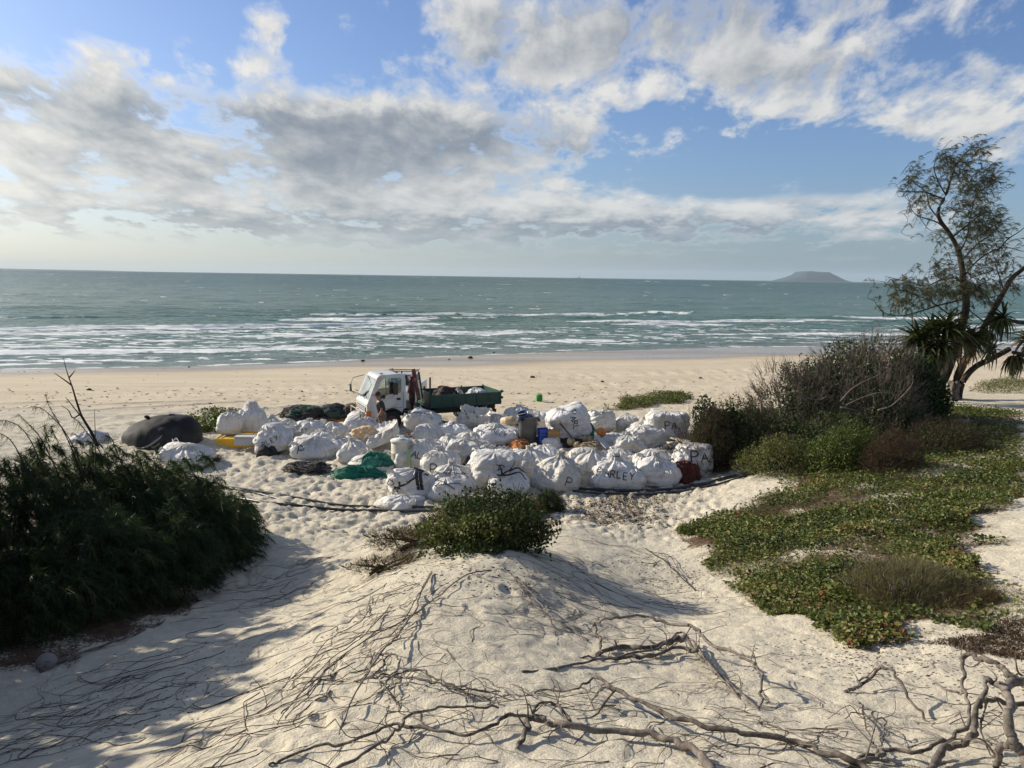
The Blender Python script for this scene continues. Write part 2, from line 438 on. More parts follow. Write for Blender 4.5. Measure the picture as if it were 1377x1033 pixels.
def hgt(x, y):
    x = np.asarray(x, float); y = np.asarray(y, float)
    z = hbase(x, y)
    near = 1 - sstep(30, 40, y)
    z = z + near * (0.06 * fbm2(x * .45, y * .45, 3, 5) + 0.020 * fbm2(x * 1.6, y * 1.6, 3, 9))
    # trampled sand round the heap of bags and in the left hollow
    tr = sstep(15.5, 18, y) * (1 - sstep(31, 36, y)) * (1 - sstep(4.5, 7.5, x - (y - 20) * .3))
    tr = np.maximum(tr, 0.45 * sstep(12, 14, y) * (1 - sstep(17, 19, y)) * (1 - sstep(-3.4, -2.0, x)))
    dim = fbm2(x * 2.6, y * 2.0, 2, 21, .6); dim2 = np.abs(noise2(x * 4.4, y * 3.6, 33))
    z = z + tr * (0.06 * dim - 0.065 * (1 - dim2) ** 3 - .045 * (1 - np.abs(noise2(x * 7.5, y * 6.0, 35))) ** 4 + .03 * noise2(x * 6, y * 5, 36))
    # wind-smoothed ripples and scuffs on the dune
    dn = (1 - sstep(13, 17, y))
    z = z + dn * 0.012 * np.sin((x * 5.0 - y * 3.0) + 3 * fbm2(x * .8, y * .8, 2, 3)) * np.clip(fbm2(x * .5, y * .5, 2, 44) + .2, 0, 1)
    z = z + dn * 0.026 * (fbm2(x * 5, y * 5, 2, 61)) - dn * .02 * (1 - np.abs(noise2(x * 1.7, y * 1.9, 62))) ** 6
    # vehicle tracks along the beach
    s = shore_y(x) - y
    bt = sstep(31, 35, y) * sstep(4, 9, s)
    for c0, wd in ((30.5, .16), (28.8, .16), (25.0, .18), (22.9, .18), (34, .2), (18.5, .25)):
        q = s - c0 - 1.6 * noise2(x * .04, x * 0 + c0, 8) - .25 * noise2(x * .3, x * 0 + c0, 9)
        z = z - bt * 0.07 * np.exp(-(q / wd) ** 2) + bt * 0.035 * np.exp(-((np.abs(q) - 2.2 * wd) / wd) ** 2)
    bt = bt * sstep(13, 19, s)
    z = z + bt * (0.022 * fbm2(x * .9, y * 1.3, 3, 71) + 0.03 * sstep(24, 33, s) * fbm2(x * 2.2, y * 2.2, 2, 72))
    for fx, fy, fr, fd in FOOT:
        if x.size == 1 or True:
            r2 = (((x - fx) + .35 * (y - fy)) / fr * (1 + .35 * noise2(x * 9, y * 9, 5))) ** 2 + ((y - fy) / (fr * 1.5) * (1 + .3 * noise2(x * 8, y * 8, 6))) ** 2
            z = z - fd * np.exp(-r2 * r2) + fd * .35 * np.exp(-(np.sqrt(r2) - 1.35) ** 2 * 8)
    return z
FOOT = []
def G(px, py, h=0.0, y0=2.0, y1=140.0):
    """the point of the ground seen at a photo pixel (h: lift above the ground)"""
    d = ray(px, py); Y = np.geomspace(y0, y1, 260)
    f = CAM_Z + d.z * Y - (hbase(d.x * Y, Y) + h)
    i = np.argmax(f < 0) if (f < 0).any() else len(Y) - 1
    a, b = Y[max(i - 1, 0)], Y[i]
    Y = np.linspace(a, b, 14); f = CAM_Z + d.z * Y - (hgt(d.x * Y, Y) + h)
    i = int(np.argmax(f < 0)) if (f < 0).any() else 7
    i = max(i, 1)
    t = f[i - 1] / (f[i - 1] - f[i] + 1e-9) if f[i] < 0 <= f[i - 1] else 0.5
    yy = Y[i - 1] + (Y[i] - Y[i - 1]) * t
    return np.array([d.x * yy, yy, float(hgt(np.array([d.x * yy]), np.array([yy]))[0])])
_foot = [(372,1010,.13,.07),(432,975,.11,.06),(446,941,.11,.05),(452,912,.1,.05),(452,893,.1,.05),(635,817,.13,.05),(685,792,.13,.05),
         (386,925,.12,.05),(500,868,.1,.03),(552,815,.1,.04),(280,1002,.12,.05),(240,955,.14,.04),(178,985,.13,.04),(470,830,.1,.04),(440,865,.12,.03),
         (1245,858,.12,.04),(1165,870,.12,.04),(1080,905,.13,.03),(1110,880,.1,.03)]
_f2 = []
for px, py, r, dp in _foot:
    g = G(px, py); _f2.append((g[0], g[1], r, dp))
FOOT = [(a, b_, r * .85, d * .7) for a, b_, r, d in _f2]
def zat(x, y):
    return float(hgt(np.array([x]), np.array([y]))[0])
def poly_world(pp):
    return np.array([G(*q)[:2] for q in pp])
def inpoly(x, y, P):
    ins = np.zeros(np.shape(x), bool); n = len(P)
    for i in range(n):
        x1, y1 = P[i]; x2, y2 = P[(i + 1) % n]
        c = ((y1 > y) != (y2 > y)) & (x < (x2 - x1) * (y - y1) / (y2 - y1 + 1e-12) + x1)
        ins ^= c
    return ins
PV_MAIN = poly_world([(912,714),(960,688),(1030,668),(1075,655),(1040,628),(990,606),(940,600),(925,585),(960,560),(1100,545),(1240,550),(1300,548),(1377,556),(1377,668),(1330,700),(1305,745),(1330,790),(1368,825),(1330,850),(1230,842),(1190,866),(1120,858),(1060,828),(985,790),(948,762)])
PV_NEAR = poly_world([(912,714),(960,690),(1080,680),(1250,690),(1320,715),(1300,750),(1335,795),(1368,828),(1330,848),(1230,842),(1190,866),(1120,858),(1060,828),(985,790),(948,762)])
PV_LEFT = poly_world([(362,715),(335,765),(250,812),(225,838),(120,885),(40,898),(-200,930)]); PV_LEFT = np.vstack([PV_LEFT, [[-16, 8], [-20, 19], [-6.8, 19.0]]])
PV_MID = poly_world([(470,792),(520,752),(590,700),(640,700),(720,700),(760,690),(775,665),(900,660),(905,690),(830,700),(720,722),(690,745),(620,745),(560,742),(500,780)])
PV_RIGHT = poly_world([(1200,862),(1330,850),(1377,800),(1377,900),(1300,905),(1240,880)])
def softmask(x, y, P, w=0.35):
    # blurred polygon membership with a ragged edge
    acc = 0
    wob = np.stack([fbm2(x * .9, y * .9, 3, 90), fbm2(x * .9, y * .9, 3, 95)], 0) * w * 2.2
    for dx, dy in ((0, 0), (w, 0), (-w, 0), (0, w), (0, -w)):
        acc = acc + inpoly(x + wob[0] + dx, y + wob[1] + dy, P)
    return acc / 5.0

NR, NC = 680, 560
vv = np.linspace(math.log(6 - 5.2), math.log(6 + 135), NR)
# more rows between 4 m and 40 m
Yr = np.exp(np.interp(np.linspace(0, 1, NR), [0, .05, .82, 1], [math.log(.8), math.log(9.5), math.log(44), math.log(150)])) - 6
uc = np.linspace(-1, 1, NC); uc = uc * (0.58 + 0.9 * np.abs(uc) ** 5)
GX = uc[None, :] * (Yr[:, None] + 6); GY = Yr[:, None] * np.ones((1, NC))
GZ = hgt(GX, GY)
s_ = shore_y(GX) - GY
wet = 1 - sstep(9.5, 15, s_ + 2.4 * fbm2(GX * .05, GY * .1, 3, 12) + np.interp(GX, [-40, -14, -4, 30], [6.5, 5.0, .5, 0]))
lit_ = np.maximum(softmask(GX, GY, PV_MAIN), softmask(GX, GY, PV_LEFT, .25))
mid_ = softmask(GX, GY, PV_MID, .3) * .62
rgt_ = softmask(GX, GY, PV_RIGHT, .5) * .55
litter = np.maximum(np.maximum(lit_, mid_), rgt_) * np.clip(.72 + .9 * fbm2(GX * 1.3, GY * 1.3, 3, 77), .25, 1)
beach = sstep(33, 37, GY)
idx = np.arange(NR * NC).reshape(NR, NC)
fq = np.stack([idx[:-1, :-1], idx[:-1, 1:], idx[1:, 1:], idx[1:, :-1]], -1).reshape(-1, 4)

Msand = bpy.data.materials.new('sand'); Msand.use_nodes = True
T = NT(Msand.node_tree); b = T.n['Principled BSDF']; geo = T.node('ShaderNodeNewGeometry'); P_ = geo.outputs['Position']
n_a = T.noise(P_, 0.35, 5, 0.6); n_b = T.noise(P_, 6.0, 6, 0.65); n_c = T.noise(P_, 900.0, 2, 0.6); n_d = T.noise(P_, 25, 5, .7)
dune = T.mix(T.maprange(n_a, .3, .7), (.565, .515, .40), (.65, .595, .465))
dune = T.mix(T.maprange(n_b, .35, .75), dune, (.48, .435, .35))
bch = T.mix(T.maprange(T.noise(T.scalevec(P_, (.25, 1.2, 1)), .5, 5, .6), .3, .7), (.53, .455, .325), (.61, .53, .40))
bch = T.mix(T.maprange(T.noise(T.scalevec(P_, (.3, 2.2, 1)), 1.3, 5, .7), .56, .74), bch, (.46, .37, .23))
c = T.mix(T.attr('beach'), dune, bch)
c = T.mix(T.math('MULTIPLY', T.maprange(n_c, .35, .65), .35), c, T.mix(.5, c, (.25, .2, .15)))
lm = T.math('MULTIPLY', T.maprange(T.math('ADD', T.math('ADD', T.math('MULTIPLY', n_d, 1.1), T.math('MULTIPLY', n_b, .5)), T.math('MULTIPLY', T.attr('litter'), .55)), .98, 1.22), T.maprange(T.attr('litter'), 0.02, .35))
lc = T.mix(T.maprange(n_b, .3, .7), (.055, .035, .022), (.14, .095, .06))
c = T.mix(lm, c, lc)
# dark crumbs of wood and leaf scattered on the dune sand
cr_ = T.math('MULTIPLY', T.maprange(T.noise(P_, 38, 3, .8), .68, .74), T.maprange(n_a, .35, .65, .1, .8))
c = T.mix(T.math('MULTIPLY', cr_, T.math('SUBTRACT', 1.0, T.attr('beach'))), c, (.13, .1, .075))
c = T.mix(T.attr('wet'), c, T.mix(T.maprange(T.noise(T.scalevec(P_, (.1, 1, 1)), .3, 4, .6), .35, .65), (.24, .19, .13), (.30, .24, .165)))
T.put(b.inputs['Base Color'], c)
wr = T.math('MULTIPLY', T.math('POWER', T.attr('wet'), 1.6), T.maprange(T.noise(T.scalevec(P_, (.12, 1, 1)), .35, 4, .6), .25, .6, .6, 1.0))
T.put(b.inputs['Roughness'], T.math('SUBTRACT', .92, T.math('MULTIPLY', wr, .74)))
T.put(b.inputs['Specular IOR Level'], T.math('ADD', .12, T.math('MULTIPLY', wr, .5)))
hh = T.math('ADD', T.math('MULTIPLY', n_d, .6), T.math('ADD', T.math('MULTIPLY', n_b, 1.2), T.math('MULTIPLY', T.noise(P_, 140, 3, .6), .12)))
dry = T.math('SUBTRACT', 1.0, T.attr('wet'))
bp = T.node('ShaderNodeBump', i_Strength=T.math('MULTIPLY', dry, .85), i_Distance=.05, i_Height=hh)
T.l.new(bp.outputs[0], b.inputs['Normal'])
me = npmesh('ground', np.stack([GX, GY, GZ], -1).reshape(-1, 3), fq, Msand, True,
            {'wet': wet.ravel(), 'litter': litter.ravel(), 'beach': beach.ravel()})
ground = tag(link('ground', me), kind='structure')
UU = uc
def hgt(x, y):
    # the built sheet itself, read back bilinearly, so that things stand exactly on it
    x = np.asarray(x, float); y = np.asarray(y, float)
    ri = np.clip(np.interp(y, Yr, np.arange(NR)), 0, NR - 1.001); ci = np.clip(np.interp(x / (y + 6), UU, np.arange(NC)), 0, NC - 1.001)
    r0 = ri.astype(int); c0 = ci.astype(int); fr = ri - r0; fc = ci - c0
    return (GZ[r0, c0] * (1 - fc) + GZ[r0, c0 + 1] * fc) * (1 - fr) + (GZ[r0 + 1, c0] * (1 - fc) + GZ[r0 + 1, c0 + 1] * fc) * fr
hbase = hgt
# the wide sandy plain beyond the detailed sheet, a step lower so that nothing is flush

far_ground = npmesh('ground', [(-1500, -900, -1.5), (1500, -900, -1.5), (1500, 80, -1.9), (-1500, 20, -1.9), (1500, 400, -9), (-1500, 400, -9)],
                    [np.array([[0, 1, 2, 3], [3, 2, 4, 5]])], Msand, False, {'wet': np.zeros(6), 'litter': np.zeros(6), 'beach': np.ones(6)})
tag(link('ground', far_ground), kind='structure')

# ------------------------------------------------------------------ sea
NRs, NCs = 640, 440
Ys = np.concatenate([np.linspace(46, 160, 420), np.geomspace(160.6, 16000, NRs - 420)])
us = np.linspace(-1, 1, NCs); us = us * (0.72 + 1.2 * np.abs(us) ** 6)
SX = us[None, :] * Ys[:, None]; SY = Ys[:, None] * np.ones((1, NCs))
S = SY - shore_y(SX)
near = 1 - sstep(150, 260, SY)
warp = 5.0 * fbm2(SX * .022, SY * .03, 3, 101) + 1.4 * fbm2(SX * .16, SY * .2, 3, 103)
Z = np.zeros_like(SX); foam = np.zeros_like(SX)
lace = fbm2(SX * .55, SY * 1.5, 5, 111, .65); lace2 = np.abs(fbm2(SX * .9, SY * 2.2, 4, 117, .6))
streak = fbm2(SX * .10, SY * .9, 4, 121, .55)
# breakers: distance offshore, height, run of foam behind, strength along x
for c0, hgt_, run, st, sd_ in ((2.0, .03, 3, .6, 1), (6.5, .08, 5.5, .85, 2), (12.5, .12, 7, 1.0, 3), (20, .17, 8.5, 1.05, 4),
                               (29, .22, 10.0, 1.05, 5), (39, .28, 11.0, 1.0, 6), (51, .30, 10.0, .9, 7), (64, .3, 7.0, .7, 8), (80, .26, 4, .38, 9)):
    along = fbm2(SX * .028 + sd_ * 7.7, SY * 0 + sd_, 3, 130 + sd_)
    q = S - c0 - warp * (.35 + c0 / 45) - 2.2 * noise2(SX * .05, SX * 0 + sd_, 140 + sd_)
    amp = np.clip(.55 + 1.5 * along, 0, 1.3)
    Z += hgt_ * amp * np.exp(-np.where(q < 0, (q / .55) ** 2, (q / 2.6) ** 2)) * sstep(-1, 2, S)
    br = np.clip(st * (.62 + 2.2 * along), 0, 1.3)
    front = np.exp(-((q + .35) / (.8 + .016 * c0)) ** 2) * br * 1.5
    trail = np.where(q < 0, np.exp(np.minimum(q, 0) / (run * .5)), np.exp(-(q / 1.0) ** 2)) * br * .92
    foam = np.maximum(foam, front * np.clip(.75 + lace, .2, 1.2))
    foam = np.maximum(foam, trail * np.clip(.38 + 2.1 * lace, 0, 1))
leftzone = sstep(10, -22, SX) * sstep(1, 5, S) * (1 - sstep(45, 75, S))
allzone = sstep(3, 8, S) * (1 - sstep(36, 60, S)); foam = np.maximum(foam, allzone * np.clip(-.02 + 2.0 * lace + 1.2 * streak, 0, 1) * .75)
foam = np.maximum(foam, leftzone * np.clip(.20 + 2.2 * lace + 1.2 * streak, 0, 1) * .8)
foam = np.maximum(foam, np.exp(-(S / .7) ** 2) * np.clip(.6 + lace, 0, 1) * .9)
Z += near * (.10 * fbm2(SX * .25, SY * .55, 4, 151) + .05 * fbm2(SX * 1.2, SY * 2.0, 3, 153)) * sstep(0, 6, S)
mid = sstep(100, 160, SY) * (1 - sstep(1500, 4000, SY))
Z += mid * .42 * fbm2(SX * .09 * 60 / (60 + 0), SY * .14, 3, 161)
cap = fbm2(SX / (SY * .022), 900 / SY * 9, 3, 171, .6)
wc = sstep(.55, .66, fbm2(SX * 40 / SY, 4200 / SY * 1.0 * 2.6, 3, 175, .7)) * sstep(110, 170, SY)
foam = np.maximum(foam, wc * .6 * (1 - sstep(2200, 5000, SY)))
Z += SEA
idx = np.arange(len(Ys) * NCs).reshape(len(Ys), NCs)
fq = np.stack([idx[:-1, :-1], idx[:-1, 1:], idx[1:, 1:], idx[1:, :-1]], -1).reshape(-1, 4)
Mw = bpy.data.materials.new('sea_water'); Mw.use_nodes = True
T = NT(Mw.node_tree); b = T.n['Principled BSDF']; geo = T.node('ShaderNodeNewGeometry'); P_ = geo.outputs['Position']
sp = T.node('ShaderNodeSeparateXYZ', i_0=P_)
off = T.attr('off')
deep = T.ramp(off, [(0, (.18, .15, .10)), (.05, (.10, .12, .08)), (.18, (.048, .120, .072)), (.45, (.027, .088, .058)), (.8, (.011, .052, .042)), (1, (.005, .026, .030))])
# stretched patches of lighter, sandier water
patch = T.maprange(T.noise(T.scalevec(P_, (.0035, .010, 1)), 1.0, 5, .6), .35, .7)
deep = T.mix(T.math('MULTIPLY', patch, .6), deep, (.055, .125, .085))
ft = T.attr('foam'); fn = T.noise(T.scalevec(P_, (.9, 2.2, 1)), 1.6, 5, .7)
fm = T.maprange(T.math('ADD', ft, T.math('MULTIPLY', T.math('SUBTRACT', fn, .5), .75)), .34, .62)
T.put(b.inputs['Base Color'], T.mix(fm, deep, (.74, .76, .74)))
T.put(b.inputs['Roughness'], T.math('ADD', T.attr('rough'), T.math('MULTIPLY', fm, .5)))
b.inputs['IOR'].default_value = 1.33
T.put(b.inputs['Specular IOR Level'], T.math('SUBTRACT', .34, T.math('MULTIPLY', fm, .25)))
w1 = T.noise(T.scalevec(P_, (.5, 1.5, 1)), 1.2, 5, .62); w2 = T.noise(T.scalevec(P_, (.06, .2, 1)), 1.0, 5, .65); w3 = T.noise(T.scalevec(P_, (.008, .03, 1)), 1.0, 6, .7)
hh = T.math('ADD', T.math('MULTIPLY', w1, T.attr('b1')), T.math('ADD', T.math('MULTIPLY', w2, T.attr('b2')), T.math('MULTIPLY', w3, T.attr('b3'))))
bp = T.node('ShaderNodeBump', i_Strength=1.0, i_Distance=1.0, i_Height=hh)
T.l.new(bp.outputs[0], b.inputs['Normal'])
offs = np.clip(np.log(np.maximum(S, .5) / .5) / math.log(12000 / .5), 0, 1)
offs = np.interp(S, [0, 8, 30, 120, 500, 3000, 12000], [0, .05, .14, .3, .5, .8, 1])
me = npmesh('sea', np.stack([SX, SY, Z], -1).reshape(-1, 3), fq, Mw, True,
            {'foam': foam.ravel(), 'off': offs.ravel(), 'rough': np.interp(SY, [50, 150, 600, 3000], [.10, .16, .26, .36]).ravel(),
             'b1': np.interp(SY, [50, 150, 500], [.16, .42, .4]).ravel(), 'b2': np.interp(SY, [60, 200, 1500], [.4, 2.8, 3.5]).ravel(), 'b3': np.interp(SY, [100, 400, 2000, 9000], [0, 4, 14, 20]).ravel()})
tag(link('sea', me), kind='structure')
# ------------------------------------------------------------------ island, ship, haze
def island(name, label, px0, px1, pyt, Y, prof, seedv):
    # rows of a ridge seen across the water
    x0 = ray(px0, 380).x * Y; x1 = ray(px1, 380).x * Y
    n, mrow = 90, 26
    X = np.linspace(x0, x1, n)[None, :] * np.ones((mrow, 1)); t = np.linspace(-1, 1, mrow)[:, None]
    dep = (x1 - x0) * .4
    h = np.interp(np.linspace(0, 1, n), [p[0] for p in prof], [p[1] for p in prof])[None, :] * pyt
    h = h * np.clip(1.25 * (1 - np.abs(t) ** 2.2), 0, 1) + pyt * .07 * fbm2(X * .01, t * 4, 4, seedv) * np.clip(h / pyt * 3, 0, 1)
    V = np.stack([X, Y + dep * t + 0 * X, SEA - 1 + h], -1).reshape(-1, 3)
    idx = np.arange(n * mrow).reshape(mrow, n)
    fq = np.stack([idx[:-1, :-1], idx[:-1, 1:], idx[1:, 1:], idx[1:, :-1]], -1).reshape(-1, 4)
    return tag(link(name, npmesh(name, V, fq, M_isl)), label, kind='structure')
M_isl = mat('haze_tinted_scrub', (.010, .026, .042), .9, var=.4, vscale=.01)  # blue of the distant haze is tinted into the base colour
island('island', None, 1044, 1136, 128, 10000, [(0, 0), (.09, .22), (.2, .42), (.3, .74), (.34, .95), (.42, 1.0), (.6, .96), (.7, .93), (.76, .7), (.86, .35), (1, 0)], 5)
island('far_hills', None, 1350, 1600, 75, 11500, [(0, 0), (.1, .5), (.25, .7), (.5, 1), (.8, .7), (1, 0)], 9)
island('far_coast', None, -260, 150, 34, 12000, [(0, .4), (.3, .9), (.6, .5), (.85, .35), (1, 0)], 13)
shp = at_z(777, 376.2, SEA)
sh = tag(empty('cargo_ship', (ray(777, 376).x * 6500, 6500, SEA)), 'tiny grey cargo ship out on the horizon line', 'ship')
M_ship = mat('ship_grey', (.16, .17, .2), .6)
bm = bmesh.new()
hv = bm_box(bm, (-22, -4, -.5), (22, 4, 5))
for v in hv:
    if v.co.z < 0: v.co.x *= .88
bmobj('hull', bm, M_ship, sh)
bm = bmesh.new(); bm_box(bm, (9, -3.5, 5), (17, 3.5, 15)); bm_box(bm, (11, -4.5, 15), (16, 4.5, 17)); bmobj('deckhouse', bm, M_ship, sh)
bm = bmesh.new(); bm_cyl(bm, (-8, 0, 5), (-8, 0, 13), .6); bmobj('mast', bm, M_ship, sh)

HZ = bpy.data.materials.new('haze_air'); HZ.use_nodes = True
T = NT(HZ.node_tree); T.n.remove(T.n['Principled BSDF'])
pv = T.node('ShaderNodeVolumePrincipled', i_Color=(.72, .88, 1.0, 1), i_Density=0.00004)
T.l.new(pv.outputs[0], T.n['Material Output'].inputs['Volume'])
bm = bmesh.new(); bm_box(bm, (-21000, -1600, -16), (21000, 17000, 160))
hz = bmobj('haze', bm, HZ); tag(hz, kind='stuff')

# ------------------------------------------------------------------ materials of things
M_paint = mat('white_cab_paint', (.52, .53, .52), .35, var=.06, vscale=1.5, dirt=(.38, .33, .26), dscale=1.6)
M_green = mat('dark_green_paint', (.006, .050, .032), .5, var=.25, vscale=3, dirt=(.03, .05, .035), dscale=3)
M_black = mat('black_steel', (.02, .02, .021), .55, var=.3, vscale=5)
M_rubber = mat('tyre_rubber', (.018, .018, .018), .85, bump=.3, bscale=60)
M_rim = mat('wheel_rim', (.09, .07, .06), .6, dirt=(.12, .06, .04), dscale=6)
M_red = mat('crane_red_paint', (.12, .022, .022), .5, var=.25, vscale=4, dirt=(.35, .22, .2), dscale=5)
M_seat = mat('seat_cloth', (.10, .02, .025), .8)
M_chrome = mat('dull_steel', (.42, .42, .40), .4, metal=.7)
M_lamp = mat('orange_lens', (.55, .14, .03), .3)
M_headlamp = mat('headlamp_glass', (.6, .6, .58), .15)
M_bump = mat('pale_bumper', (.42, .38, .30), .6, dirt=(.2, .16, .11), dscale=5)
M_glass = bpy.data.materials.new('window_glass'); M_glass.use_nodes = True
T = NT(M_glass.node_tree)
gl = T.node('ShaderNodeBsdfGlossy', i_Color=(1, 1, 1, 1), i_Roughness=.03); trn = T.node('ShaderNodeBsdfTransparent', i_Color=(.80, .86, .82, 1))
fr = T.node('ShaderNodeFresnel', i_IOR=1.5)
mx = T.node('ShaderNodeMixShader', i_0=T.math('ADD', T.math('MULTIPLY', fr.outputs[0], .9), .05), i_1=trn.outputs[0], i_2=gl.outputs[0])
T.l.new(mx.outputs[0], T.n['Material Output'].inputs[0])

# ------------------------------------------------------------------ the tipper truck
TA = R(25)
gw = G(527, 577)
def rotz(v, a): return (v[0] * math.cos(a) - v[1] * math.sin(a), v[0] * math.sin(a) + v[1] * math.cos(a))
wx, wy = rotz((1.02, -.86), TA)
TX, TY = gw[0] - wx, gw[1] - wy
TZ = zat(TX + rotz((2, 0), TA)[0], TY + rotz((2, 0), TA)[1]) - .03
truck = tag(empty('flatbed_truck', (TX, TY, TZ), TA), 'white cab crane truck with dark green dropside tray parked behind the heap of bags', 'truck')
HW = .90
side = [(0.0, .62), (-.02, 1.12), (.06, 1.32), (.44, 2.20), (.56, 2.30), (1.40, 2.34), (1.56, 2.28), (1.62, 2.1), (1.62, .92), (1.50, .90), (1.44, .72), (1.30, .62 + .22),
        (1.16, .91), (1.02, .94), (.86, .91), (.70, .82), (.58, .66), (.54, .52), (.10, .50)]
win = [(.44, 1.33), (.62, 1.36), (.80, 1.50), (1.40, 1.56), (1.44, 1.62), (1.44, 2.12), (1.36, 2.18), (.72, 2.16), (.62, 2.08), (.36, 1.55)]
cabp = lambda s: (lambda u, v, d: (u, s * (HW - .0) - s * d, v - 0) if v < 1.3 else (u, s * (HW - (v - 1.3) * .10) - s * d, v))
cab_bm = bm_plate(side, [win], 0, .05, cabp(-1))
for s in (1,):
    b2 = bm_plate(side, [win], 0, .05, cabp(1)); me_ = bpy.data.meshes.new('t'); b2.to_mesh(me_); cab_bm.from_mesh(me_); b2.free()
def quadbox(bm, a, b, th, n):
    """slab between two side-profile points a,b=(x,z) across the cab, thickness th along n"""
    ya = HW - .05 - max(0, a[1] - 1.3) * .10; yb = HW - .05 - max(0, b[1] - 1.3) * .10
    vs = []
    for k in (0, 1):
        for (x, z), y in ((a, ya), (b, yb)):
            vs += [bm.verts.new((x + n[0] * th * k, -y - .001, z + n[1] * th * k)), bm.verts.new((x + n[0] * th * k, y + .001, z + n[1] * th * k))]
    for f in ((0, 1, 3, 2), (4, 6, 7, 5), (0, 4, 5, 1), (2, 3, 7, 6), (0, 2, 6, 4), (1, 5, 7, 3)): bm.faces.new([vs[i] for i in f])
quadbox(cab_bm, (0.003, .62), (-.017, 1.12), .04, (1, 0)); quadbox(cab_bm, (-.015, 1.125), (.065, 1.325), .04, (1, -.3))
quadbox(cab_bm, (.42, 2.15), (.50, 2.25), .04, (.6, -.8)); quadbox(cab_bm, (.50, 2.255), (.58, 2.297), .04, (.3, -1)); quadbox(cab_bm, (.585, 2.30), (1.40, 2.335), .04, (0, -1)); quadbox(cab_bm, (1.405, 2.333), (1.56, 2.275), .04, (0, -1))
quadbox(cab_bm, (1.617, 2.05), (1.617, 2.25), .04, (-1, 0)); quadbox(cab_bm, (1.617, .92), (1.617, 1.60), .04, (-1, 0)); quadbox(cab_bm, (.12, .505), (.5, .525), .04, (0, 1)); quadbox(cab_bm, (1.15, .93), (1.56, .93), .04, (0, 1))
bm_box(cab_bm, (1.577, -.80, 1.60), (1.617, -.60, 2.05)); bm_box(cab_bm, (1.577, .60, 1.60), (1.617, .80, 2.05))
cab = bmobj('cab', cab_bm, M_paint, truck)
bm = bmesh.new()   # windscreen, leaning back
for (x, z, y) in ((.075, 1.335, .84), (.415, 2.14, .76)):
    for s in (-1, 1): bm.verts.new((x, s * y, z))
bm.verts.ensure_lookup_table(); v = bm.verts; bm.faces.new((v[0], v[1], v[3], v[2]))
bmesh.ops.solidify(bm, geom=bm.faces[:], thickness=.012)
bmobj('windscreen', bm, M_glass, cab)
for s in (-1, 1):
    bm = bmesh.new(); vs = [bm.verts.new((u, s * (HW - .022 - max(0, w - 1.3) * .10), w)) for u, w in [(a * .985 + .014, b) for a, b in win]]
    bm.faces.new(vs); bmesh.ops.solidify(bm, geom=bm.faces[:], thickness=.006); bmobj('side_window', bm, M_glass, cab)
    bm = bmesh.new(); bm_box(bm, (.775, s * (HW - .08) - .012, 1.49), (.805, s * (HW - .08) + .012, 2.165)); bmobj('window_post', bm, M_black, cab)
bm = bmesh.new(); bm_box(bm, (1.592, -.6, 1.6), (1.602, .6, 2.05)); bmobj('rear_window', bm, M_glass, cab)
for s in (-1, 1):      # door seams, handle, step
    bm = bmesh.new(); y = s * (HW + .004)
    for lo, hi in (((.42, .95), (.432, 1.34)), ((1.49, .97), (1.502, 1.60)), ((.55, .945), (1.49, .957))):
        bm_box(bm, (lo[0], y - .004, lo[1]), (hi[0], y + .004, hi[1]))
    bmobj('door_seam', bm, M_black, cab)
    bm = bmesh.new(); bm_box(bm, (1.22, s * (HW + .012) - .014, 1.27), (1.38, s * (HW + .012) + .014, 1.36)); bmobj('door_handle', bm, M_black, cab, bevel=.008)
bm = bmesh.new(); bm_box(bm, (.64, -.96, 1.42), (.74, -.90, 1.46)); bm_box(bm, (.62, -1.02, 1.36), (.70, -.96, 1.52)); bmobj('grab_mirror', bm, M_black, cab, bevel=.01)
# mirrors on bowed arms
for s in (-1, 1):
    t = [(np.array([(.10, s * .84, 1.35), (-.16, s * 1.02, 1.40), (-.20, s * 1.06, 1.75), (-.10, s * 1.02, 2.02), (.30, s * .80, 2.14)]), .014)]
    if s < 0: t = [(np.array([(.42, s * .88, 1.34), (.62, s * 1.02, 1.42), (.82, s * 1.06, 1.60), (1.0, s * 1.07, 1.66)]), .014)]
    link('mirror_arm', tubes_mesh('mirror_arm', t, M_black, 6), truck)
    bm = bmesh.new()
    if s < 0: bm_box(bm, (1.02, s * 1.08 - .05, 1.52), (1.22, s * 1.08 + .05, 2.02))
    else: bm_box(bm, (-.24, s * 1.07 - .09, 1.42), (-.18, s * 1.07 + .09, 1.75))
    bmobj('mirror', bm, M_black, truck, bevel=.02)
bm = bmesh.new(); bm_box(bm, (-.03, -.72, .78), (-.002, .72, 1.0)); bmobj('grille', bm, M_black, cab, bevel=.01)
bm = bmesh.new()
for k in range(3): bm_box(bm, (-.045, -.68, .80 + .07 * k), (-.031, .68, .83 + .07 * k))
bmobj('grille_bars', bm, M_paint, cab)
for s in (-1, 1):
    bm = bmesh.new(); bm_box(bm, (-.05, s * .72 - .13, .62), (0.0, s * .72 + .13, .80)); bmobj('headlight', bm, M_headlamp, truck, bevel=.02)
    bm = bmesh.new(); bm_box(bm, (-.045, s * .89 - .04, .66), (.16, s * .89 + .04, .88)); bmobj('indicator', bm, M_lamp, truck, bevel=.015)
    t = [(np.array([(.02, s * .35, 1.30), (.03, s * .2, 1.40), (.10, s * -.2, 1.46)]), .012)]
    link('wiper', tubes_mesh('wiper', t, M_black, 5), cab)
bm = bmesh.new(); bm_box(bm, (-.22, -.92, .36), (-.02, .92, .60)); bm_box(bm, (-.42, -.62, .40), (-.22, .62, .56)); bm_box(bm, (-.30, -.80, .60), (-.24, -.74, .86)); bm_box(bm, (-.30, .74, .60), (-.24, .80, .86)); bm_box(bm, (-.295, -.80, .86), (-.245, .80, .90))
